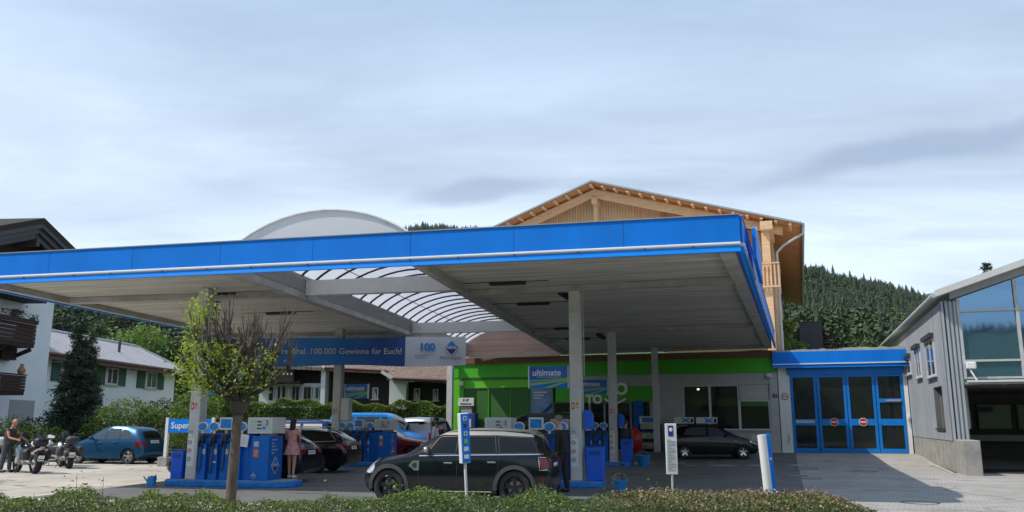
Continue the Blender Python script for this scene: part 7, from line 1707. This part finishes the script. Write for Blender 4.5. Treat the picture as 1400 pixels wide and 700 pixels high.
def box_hedge_pts(n, x0, x1, y0, y1, zt, z0=.1, wob=.032):
    """leaf positions through the outer skin of a loose low hedge"""
    x = nrs.uniform(x0, x1, n); y = nrs.uniform(y0, y1, n)
    top = zt(x) - .09 + wob*np.sin(x*3.1+np.sin(x*1.3)*2)+wob*.7*np.sin(x*7.7+y*4)+wob*.5*np.sin(x*17+y*9) - .35*np.abs((y-(y0+y1)/2)/((y1-y0)/2))**4
    d = nrs.exponential(.10, n); z = np.maximum(top-d, z0); return np.stack([x, y, z], -1)
def low_hedge(name, label, x0, x1, y0, y1, zt, n, m, sz, twigs=40, extra=()):
    t = thing(name, label, 'hedge', ((x0+x1)/2, (y0+y1)/2, .1)); off = np.array([(x0+x1)/2, (y0+y1)/2, .1])
    P = box_hedge_pts(n, x0, x1, y0, y1, zt); leaves('foliage', P-off, sz, m, t, up=.5)
    # front face fill
    k = n//3; x = nrs.uniform(x0, x1, k); z = nrs.uniform(.1, 1, k)*(zt(x)-.12); y = y0+.02+nrs.exponential(.06, k)+.2*(z/.8)**3; leaves('foliage', np.stack([x, y, z], -1)-off, sz, m, t, up=.3)
    tw = MB()
    for i in range(twigs):
        xx = rnd.uniform(x0, x1); yy = rnd.uniform(y0+.1, y1-.1); h = float(zt(np.array([xx]))[0])+rnd.uniform(-.05, .06); tw.tube((xx-off[0], yy-off[1], 0), (xx-off[0]+rnd.uniform(-.12, .12), yy-off[1]+rnd.uniform(-.1, .1), h-.24), .008, .003, 5)
    tw.build('twigs', 'barkd', t)
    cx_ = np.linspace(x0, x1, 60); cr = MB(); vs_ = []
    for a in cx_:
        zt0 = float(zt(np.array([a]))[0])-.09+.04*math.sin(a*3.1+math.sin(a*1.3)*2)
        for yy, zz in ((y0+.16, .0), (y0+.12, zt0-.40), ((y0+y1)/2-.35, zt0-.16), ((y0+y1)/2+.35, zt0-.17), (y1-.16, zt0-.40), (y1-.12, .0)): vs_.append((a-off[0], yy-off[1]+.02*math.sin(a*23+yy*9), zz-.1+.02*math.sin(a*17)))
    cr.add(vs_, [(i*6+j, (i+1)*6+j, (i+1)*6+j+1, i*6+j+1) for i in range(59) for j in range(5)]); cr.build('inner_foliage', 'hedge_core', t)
    for (mm, cnt, s2, lift) in extra:
        P = box_hedge_pts(cnt, x0, x1, y0, y1, lambda x: zt(x)+lift, wob=.05); P = P[P[:, 2] > zt(P[:, 0])-.16]; leaves('blossom', P-off, s2, mm, t, up=.8, aspect=.9)
    return t
def prof(xs, zs): return lambda x: np.interp(x, xs, zs)
# profile from the photograph's top edge of the hedge at about 10.5 m
def hx(px, y): return (px-700)*.000853*y
hpx = [(-60, 668), (0, 670), (60, 669), (110, 664), (160, 672), (200, 668), (260, 669), (330, 672), (380, 676), (430, 668), (480, 673), (520, 669), (560, 667), (600, 668), (650, 668), (700, 670), (740, 667), (800, 672), (840, 668)]
yh_ = 10.4
zt1 = prof([hx(a, yh_) for a, b in hpx], [aty(a, b, yh_).z for a, b in hpx])
segs = [(-9.5, -5.9, 'low clipped hedge at the left front, before the sunlit yard', 'leaf_hedge'), (-5.9, -2.3, 'low front hedge around the foot of the pollarded tree', 'leaf_hedge2'), (-2.3, 1.15, 'low bushy hedge in front of the small crossover', 'leaf_hedge')]
for x0, x1, lab, mm in segs:
    low_hedge('low_hedge', lab, x0, x1, 9.2, 11.4, zt1, 30000, mm, .030, extra=[('leaf_lime', 3500, .028, .02), ('leaf_bush', 5000, .03, .02)])
hp2 = [(820, 668), (860, 663), (900, 664), (940, 670), (990, 668), (1040, 670), (1080, 668), (1120, 664), (1150, 676), (1180, 690), (1200, 710)]
zt2 = prof([hx(a, yh_) for a, b in hp2], [aty(a, b, yh_).z for a, b in hp2])
low_hedge('flowering_hedge', 'low spirea hedge with dull pink flower heads at the right front', 1.15, 4.45, 9.2, 11.2, zt2, 28000, 'leaf_hedge2', .030, extra=[('spirea_pink', 4200, .022, .03), ('spirea_bud', 8500, .024, .02), ('leaf_bush', 6000, .03, 0), ('daisy', 90, .03, .03)])
# taller weeds sticking out
def sprout(label, x, y, h, m, n=26, sz=.05, spread=.05, stem=.006, name='tall_weed', group='tall weeds in the hedge'):
    t = thing(name, label, 'plant', (x, y, .1), 0, group); m_ = MB(); m_.path([(0, 0, 0), (.02, 0, h*.5), (-.01, .01, h)], stem, 5, .002); m_.build('stem', 'leaf_mid', t)
    k = np.linspace(.35, 1.0, n); P = np.stack([nrs.normal(0, spread, n), nrs.normal(0, spread, n), k*h+nrs.normal(0, .02, n)], -1); leaves('foliage', P, sz, m, t, up=.8, aspect=.7); return t
for lab, px, py, m_, n, sz in (('thin reddish seed stalk left of the blue car, above the hedge', 106, 647, 'spirea_bud', 40, .03), ('upright leafy shoot above the hedge below the blue car', 142, 652, 'leaf_hedge', 30, .035), ('pale leafy shoot above the hedge left of the crossover wheel', 449, 658, 'leaf_lime', 16, .055), ('bright green bindweed climbing before the crossover front wheel', 543, 655, 'leaf_lime', 45, .055),
                     ('wiry shoot at the right column bin', 826, 652, 'leaf_hedge', 30, .03), ('wiry shoot before the blue bucket', 846, 650, 'leaf_hedge', 30, .03), ('leafy shoot above the flowering hedge beside the notice board', 900, 656, 'leaf_bush', 30, .045), ('leafy shoot by the crossover rear wheel', 655, 657, 'leaf_mid', 30, .035)):
    q = aty(px, py, 10.3); sprout(lab, q.x, 10.3, q.z-.1, m_, n, sz)
# broad green leaf clump near the tree and pale leaves
t = thing('lily_clump', 'clump of long bright green blades in the hedge near the trunk', 'plant', (hx(268, 9.3), 9.15, .1)); m = MB()
for k in range(16): a = rnd.uniform(0, 6.28); r = rnd.uniform(.05, .16); m.add([(-.012, 0, .2), (.012, 0, .2), (r*math.cos(a)*.6+.012, r*math.sin(a)*.6, .5), (r*math.cos(a), r*math.sin(a), .62+rnd.uniform(-.1, .05)), (r*math.cos(a)*.6-.012, r*math.sin(a)*.6, .5)], [(0, 1, 2, 3, 4)])
m.build('blade', 'leaf_robinia', t)

# pollarded tree
def hero_tree():
    t = thing('pollarded_tree', 'small pollarded street tree with cut bare shoots and fresh leaves on its left', 'tree', (hx(323, 11.2), 11.2, .1)); r = random.Random(3)
    top = 1.78
    m = MB(); m.path([(0, 0, -.05), (0, 0, .15), (-.01, .0, .6), (.0, .0, 1.1), (.01, 0, 1.5), (.02, 0, top)], .072, 18, .060); 
    tr = m.build('trunk', 'bark', t, smooth=True, ang=60)
    heads = []; m = MB()
    zb = aty(323, 545, 11.2).z-.1
    # main limbs fan out
    spec = [(-.52, .3, .9), (-.2, .0, 1.1), (.12, .3, 1.0), (.45, .15, .95), (.25, -.28, .9), (-.38, -.25, .95), (-.62, .1, .95), (-.45, -.15, .75), (-.28, .25, 1.0), (-.12, -.2, .85), (.05, .15, .8), (.2, -.15, .85), (.35, .2, .75), (.5, -.05, .78), (-.75, .0, .62), (.60, .1, .62), (.0, -.3, .5), (-.35, -.3, .45), (.3, -.3, .5)]
    for dx, dy, dz in spec:
        p0 = Vector((.02, 0, top-.1)); p3 = p0+Vector((dx, dy, dz)); p1 = p0+Vector((dx*.25, dy*.25, dz*.35)); p2 = p0+Vector((dx*.72, dy*.7, dz*.65))
        m.path([p0, p1, p2, p3], .045, 9, .020)
        m.ell(tuple(p3), (.04, .04, .05), 10, 7); m.ell(tuple(p2), (.042, .042, .05), 10, 7); heads += [(p3, dx, 1.), (p2, dx, .8)]
        if r.random() < .7: pp = p1.lerp(p2, .6); e = pp+Vector((r.uniform(-.2, .2), r.uniform(-.2, .2), r.uniform(.2, .45))); m.path([pp, e], .028, 8, .018); m.ell(tuple(e), (.032, .032, .04), 9, 6); heads.append((e, dx, .9))
    m.ell((.02, 0, top-.02), (.11, .11, .14), 14, 10); m.build('limbs', 'barkd', t, smooth=True, ang=60)
    m = MB(); tips = []
    for h, dx, k in heads:
        n = r.randint(4, 7)
        for i in range(n):
            ln_ = r.uniform(.18, .5)*k; d = Vector((dx*.55+r.uniform(-.35, .35), r.uniform(-.4, .4), 1)).normalized(); e = h+d*ln_
            m.path([h, h.lerp(e, .5)+Vector((r.uniform(-.02, .02), 0, 0)), e], .013, 6, .006); tips.append((h, e, dx))
            if r.random() < .3: e2 = e+Vector((r.uniform(-.05, .05), r.uniform(-.05, .05), r.uniform(.1, .3))); m.tube(e, e2, .005, .002, 5)
    m.build('shoots', 'twig', t, smooth=True)
    # leaves: left side and low skirt
    P = []
    rr = np.random.RandomState(4)
    def puff(c, rad, n): 
        q = rr.normal(size=(n, 3)); q /= np.linalg.norm(q, axis=1)[:, None]; q *= (rr.uniform(0, 1, n)**.4)[:, None]*np.array(rad); P.append(q+np.array(c))
    S_ = lambda px, py, dy=0: (aty(px, py, 11.2+dy).x-t.location.x, dy, aty(px, py, 11.2+dy).z-.1)
    for px, py, rx, rz, n in ((283, 404, .05, .10, 40), (268, 420, .10, .14, 150), (275, 436, .14, .12, 190), (268, 452, .10, .14, 150), (290, 425, .08, .14, 110), (262, 438, .08, .2, 110), (262, 475, .17, .11, 260), (285, 480, .2, .13, 330), (300, 490, .2, .14, 340), (255, 495, .16, .11, 230), (275, 505, .22, .14, 380), (295, 515, .2, .13, 340), (262, 522, .16, .11, 240), (280, 530, .2, .11, 280), (320, 500, .2, .15, 300), (340, 510, .18, .15, 260), (355, 498, .16, .13, 200), (368, 490, .12, .11, 130), (330, 525, .2, .1, 230), (350, 525, .16, .1, 140), (310, 535, .18, .09, 180), (372, 512, .08, .07, 60), (305, 475, .12, .12, 130), (246, 508, .09, .08, 90), (325, 480, .1, .12, 70), (345, 475, .07, .1, 40)):
        for dy in (-.22, .2): puff(S_(px, py, dy), (rx, .22, rz), int(n*.75))
    P = np.concatenate([np.concatenate(P)]*2); P[len(P)//2:] += rr.normal(0, .07, (len(P)-len(P)//2, 3)); P = P[rr.uniform(0, 1, len(P)) < .30+.26*np.sin(P[:, 0]*19+P[:, 2]*13)*np.cos(P[:, 1]*11+P[:, 2]*17)]; leaves('leaves', P, .048, 'leaf_robinia', t, up=.6, aspect=.5, rs=rr)
    tw = MB()
    for i in range(0, len(P), 28):
        a = P[i]; b = min(heads, key=lambda h: (h[0]-Vector(a)).length)[0]
        if (Vector(a)-b).length < .8: tw.path([b, b.lerp(Vector(a), .5)+Vector((0, 0, .03)), Vector(a)], .006, 4, .002)
    tw.build('leaf_twigs', 'twig', t)
hero_tree()

# background shrubs and trees
def blobs_pts(n, blobs, rs=nrs, shell=.35):
    P = []; vol = np.array([b[3]*b[4]*b[5] for b in blobs])**.67; cnt = (n*vol/vol.sum()).astype(int)
    for (x, y, z, rx, ry, rz), c in zip(blobs, cnt):
        q = rs.normal(size=(c, 3)); q /= np.linalg.norm(q, axis=1)[:, None]; r = 1-np.abs(rs.normal(0, shell, c)); r = np.clip(r, .1, 1.12)*(1+.12*np.sin(q[:, 0]*6+x)*np.cos(q[:, 2]*7+y)); P.append(q*r[:, None]*[rx, ry, rz]+[x, y, z])
    return np.concatenate(P)
def tree(name, label, x, y, h, w, leafm, n=7000, sz=.22, seed=1, conifer=False, trunk=.2, cat='tree', group=None, z0=0., crown0=.25):
    r = random.Random(seed); rs_ = np.random.RandomState(seed); t = thing(name, label, cat, (x, y, z0), 0, group)
    m = MB(); m.path([(0, 0, -.2), (.05, 0, h*.3), (-.03, .04, h*.6), (0, 0, h*(.97 if conifer else .8))], trunk, 10, trunk*.2)
    if conifer:
        P = []
        k = 0; z = h*crown0
        while z < h*.985:
            f = (z-h*crown0)/(h*(1-crown0)); rad = w/2*(1-f)**.8+.08; nb = int(5+7*(1-f))
            for i in range(nb):
                a = r.uniform(0, 6.28); L_ = rad*r.uniform(.6, 1.15); up = .25-.45*(1-f)
                q = int(n*L_/(w/2)/90)+4; s = rs_.uniform(.1, 1, q)**.7*L_; wdt = .12+s*.16
                P.append(np.stack([np.cos(a)*s+rs_.normal(0, 1, q)*wdt*.4, np.sin(a)*s+rs_.normal(0, 1, q)*wdt*.4, z+s*up+rs_.normal(0, .07, q)-.06*s], -1))
                if L_ > .3: m.tube((0, 0, z), (math.cos(a)*L_*.8, math.sin(a)*L_*.8, z+L_*.8*up), trunk*.12, .01, 4)
            z += h*.028*r.uniform(.7, 1.2)
        P = np.concatenate(P)
    else:
        bl = []
        for i in range(14):
            a = r.uniform(0, 6.28); f = r.uniform(0, 1); rad = w/2*(.25+.45*math.sin(math.pi*min(1, f*.85+.15)))*r.uniform(.6, 1.1); zz = h*(crown0+.1+(.9-crown0)*f*.85); s = w*r.uniform(.16, .26)
            bl.append((math.cos(a)*rad, math.sin(a)*rad, zz, s, s, s*.8)); m.path([(0, 0, h*crown0*.9), (math.cos(a)*rad*.4, math.sin(a)*rad*.4, (h*crown0+zz)/2), (math.cos(a)*rad, math.sin(a)*rad, zz)], trunk*.35, 6, .02)
        bl.append((0, 0, h*.62, w*.3, w*.3, h*.25)); P = blobs_pts(n, bl, rs_)
    m.build('trunk', 'barkd', t, smooth=True, ang=60)
    leaves('crown', P, sz, leafm, t, up=.5 if not conifer else .1, aspect=.6 if not conifer else .28, rs=rs_)
    return t
def bush(name, label, x, y, z0, blobs, leafm, n, sz, cat='bush', seed=1, group=None):
    t = thing(name, label, cat, (x, y, z0), 0, group); rs_ = np.random.RandomState(seed)
    leaves('foliage', blobs_pts(n, blobs, rs_, .25), sz, leafm, t, up=.5, rs=rs_)
    m = MB()
    for b in blobs[:14]: m.path([(b[0]*.7, b[1]*.7, 0), (b[0], b[1], b[2])], .04, 5, .01)
    m.build('stems', 'barkd', t); return t
# conifer in front of the white house
q = aty(97, 590, 39.5); hh = aty(97, 432, 39.5).z
tree('conifer', 'dark slim conifer before the white house', q.x, 39.5, hh, 2.7, 'needle', 16000, .17, 3, True, .14, crown0=.06)
q = aty(112, 500, 40.5); tree('conifer', 'lighter second conifer leaning against the dark one', q.x+.3, 40.6, aty(112, 452, 40.5).z, 1.9, 'leaf_mid', 7000, .16, 5, True, .12, crown0=.1)
# bushes left
q = aty(165, 590, 38.5)
bush('bush', 'tall bright green rounded bush behind the blue hatchback', q.x, 38.6, 0, [(0, 0, 1.3, 1.7, 1., 1.35), (-1.0, .1, 1., 1., .9, 1.1), (1.0, .2, 1.2, 1.2, .9, 1.2), (.2, -.1, 2.1, 1., .8, .75), (-.7, 0, 1.9, .6, .6, .6), (1.3, .1, 1.9, .7, .6, .6)], 'leaf_bush', 9000, .12, seed=2)
q = aty(220, 590, 39.5)
bush('bush', 'darker brownish shrub right of the tall bright bush', q.x, 39.8, 0, [(0, 0, 1.2, 1.3, .8, 1.3), (.9, .1, 1.1, .9, .8, 1.2), (-.3, .2, 2.1, .8, .7, .7)], 'leaf_mid', 5500, .12, seed=3)
q = aty(15, 590, 36); bush('bush', 'sunlit yellow-green shrub behind the bald motorcyclist', q.x, 37.5, 0, [(0, 0, .8, 1.1, .8, .9), (-1.2, .2, 1.0, 1.0, .8, 1.0), (.9, .3, .7, .7, .6, .8)], 'leaf_lime', 4200, .11, seed=4)
q = aty(52, 590, 38); bush('bush', 'dark shrub in the shade behind the motorcycles', q.x, 38.8, 0, [(0, 0, 1.0, 1.6, .9, 1.1), (1.6, .1, .9, 1.1, .8, 1.0), (-1.5, .2, .9, 1., .8, .9)], 'leaf_dark', 6500, .12, seed=5)
q = aty(262, 560, 37); bush('bush', 'loose light green shrub behind the SuperWash sign', q.x, 37.2, 0, [(-.2, 0, 2.2, .9, .7, .8), (.2, .1, 1.4, 1.1, .8, 1.3), (.6, .0, 2.6, .7, .6, .6), (-.6, 0, 1.3, .6, .6, 1.)], 'leaf_lime', 5500, .11, seed=6)
# low undergrowth at the yard edge (nobody could count it)
xx = nrs.uniform(-30, -3, 12000); P = np.stack([xx, 37.3+nrs.normal(0, .35, 12000)+(xx+30)*.06, np.abs(nrs.normal(0, .16, 12000))+.02], -1); gc = leaves('undergrowth', P, .13, 'leaf_mid', None); tag(gc, 'low weeds and grass along the far edge of the yard', 'ground cover', kind='stuff')
# long clipped hedge behind the forecourt
def long_hedge(label, px0, px1, y0, pyt, m, seed, n):
    x0, x1 = hx(px0, y0), hx(px1, y0); zt_ = aty((px0+px1)/2, pyt, y0).z; t = thing('clipped_hedge', label, 'hedge', ((x0+x1)/2, y0, 0)); rs_ = np.random.RandomState(seed); w = (x1-x0)/2
    x = rs_.uniform(-w, w, n); s = rs_.uniform(0, 1, n); top = zt_+.12*np.sin(x*1.7)+.1*np.sin(x*4.3)
    f = s < .6
    y = np.where(f, -.6+np.abs(rs_.normal(0, .12, n)), rs_.uniform(-.6, .8, n)); z = np.where(f, rs_.uniform(0, 1, n)*top, top-rs_.exponential(.12, n)); y = y + .18*np.sin(x*2.3)*np.cos(z*3)
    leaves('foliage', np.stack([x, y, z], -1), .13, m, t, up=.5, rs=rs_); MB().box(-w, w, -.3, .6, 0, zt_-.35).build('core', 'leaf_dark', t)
long_hedge('long clipped hedge before the timber chalet, left of the second left column', 300, 455, 47., 549, 'leaf_bush', 3, 15000)
long_hedge('long clipped hedge right of the second left column, behind the light blue van', 460, 618, 48.5, 551, 'leaf_bush', 4, 15000)
# trees in the middle distance, left
for i, (px, py, y, w, lab, mm) in enumerate(((150, 452, 95, 10, 'broad light green tree just above the tiled roof ridge', 'leaf_birch'), (185, 436, 100, 12, 'largest light green tree behind the white house', 'leaf_birch'), (222, 445, 98, 10, 'light green tree near the right end of the tiled roof', 'leaf_birch'), (130, 428, 112, 8, 'tall airy birch before the forest', 'leaf_mid'), (252, 462, 92, 7, 'small green tree at the end of the tiled roof', 'leaf_mid'), (330, 510, 85, 9, 'green tree seen low behind the pollarded tree', 'leaf_birch'))):
    q = aty(px, py, y); tree('broadleaf_tree', lab, q.x, y, q.z-float(hill(np.array(q.x), np.array(float(y))))*0+.2, w, mm, 7000, .42, 20+i, False, .25, group='broadleaf trees behind the white house', crown0=.12)
for i, (px, py, y) in enumerate(((66, 425, 118), (78, 432, 110), (92, 424, 120), (106, 420, 125))):
    q = aty(px, py, y); tree('spruce', ['leftmost spruce beside the dark chalet wall', 'second spruce from the dark chalet wall', 'spruce behind the top of the slim conifer', 'tallest spruce right of the slim conifer'][i], q.x, y, q.z, 6, 'needle', 6000, .5, 40+i, True, .3, group='spruces behind the houses')
# trees by the wash hall
q = aty(1086, 470, 47.5); tree('broadleaf_tree', 'bright leafed tree between the timber house and the dark ventilation box', q.x-.2, 48.5, aty(1086, 428, 48.5).z, 3.0, 'leaf_birch', 6500, .17, 61, False, .12)
q = aty(1140, 465, 60); tree('copper_tree', 'dark copper-leaved tree behind the wash hall', q.x, 62, aty(1140, 440, 62).z, 6.5, 'leaf_copper', 8000, .24, 62, False, .2)
q = aty(1190, 470, 75); tree('broadleaf_tree', 'dull green tree behind the wash hall roof, right of the copper-leaved one', q.x, 75, aty(1190, 462, 75).z, 8, 'leaf_mid', 6000, .3, 63, False, .2)
q = aty(1350, 372, 60); tree('spruce', 'spruce tip showing above the white roof of the metal building', q.x, 60, aty(1350, 357, 60).z, 4.2, 'needle', 5000, .4, 64, True, .2, crown0=.3)
SC.render.film_transparent = False

# ------------------------------------------------------------------ air between here and the hills
hz_ = bpy.data.materials.new('haze'); hz_.use_nodes = True; _n = hz_.node_tree; _n.nodes.clear()
_o = _n.nodes.new('ShaderNodeOutputMaterial'); _v = _n.nodes.new('ShaderNodeVolumePrincipled'); _v.inputs['Color'].default_value = (.80, .88, 1, 1); _v.inputs['Density'].default_value = .00006; _v.inputs['Anisotropy'].default_value = .2
_n.links.new(_v.outputs[0], _o.inputs['Volume']); M['haze'] = hz_
hb0 = MB().box(-5200, 5200, -5200, 5200, -4, 620).build('haze', 'haze'); tag(hb0, 'thin summer haze between the viewer and the hills', 'haze', kind='stuff')
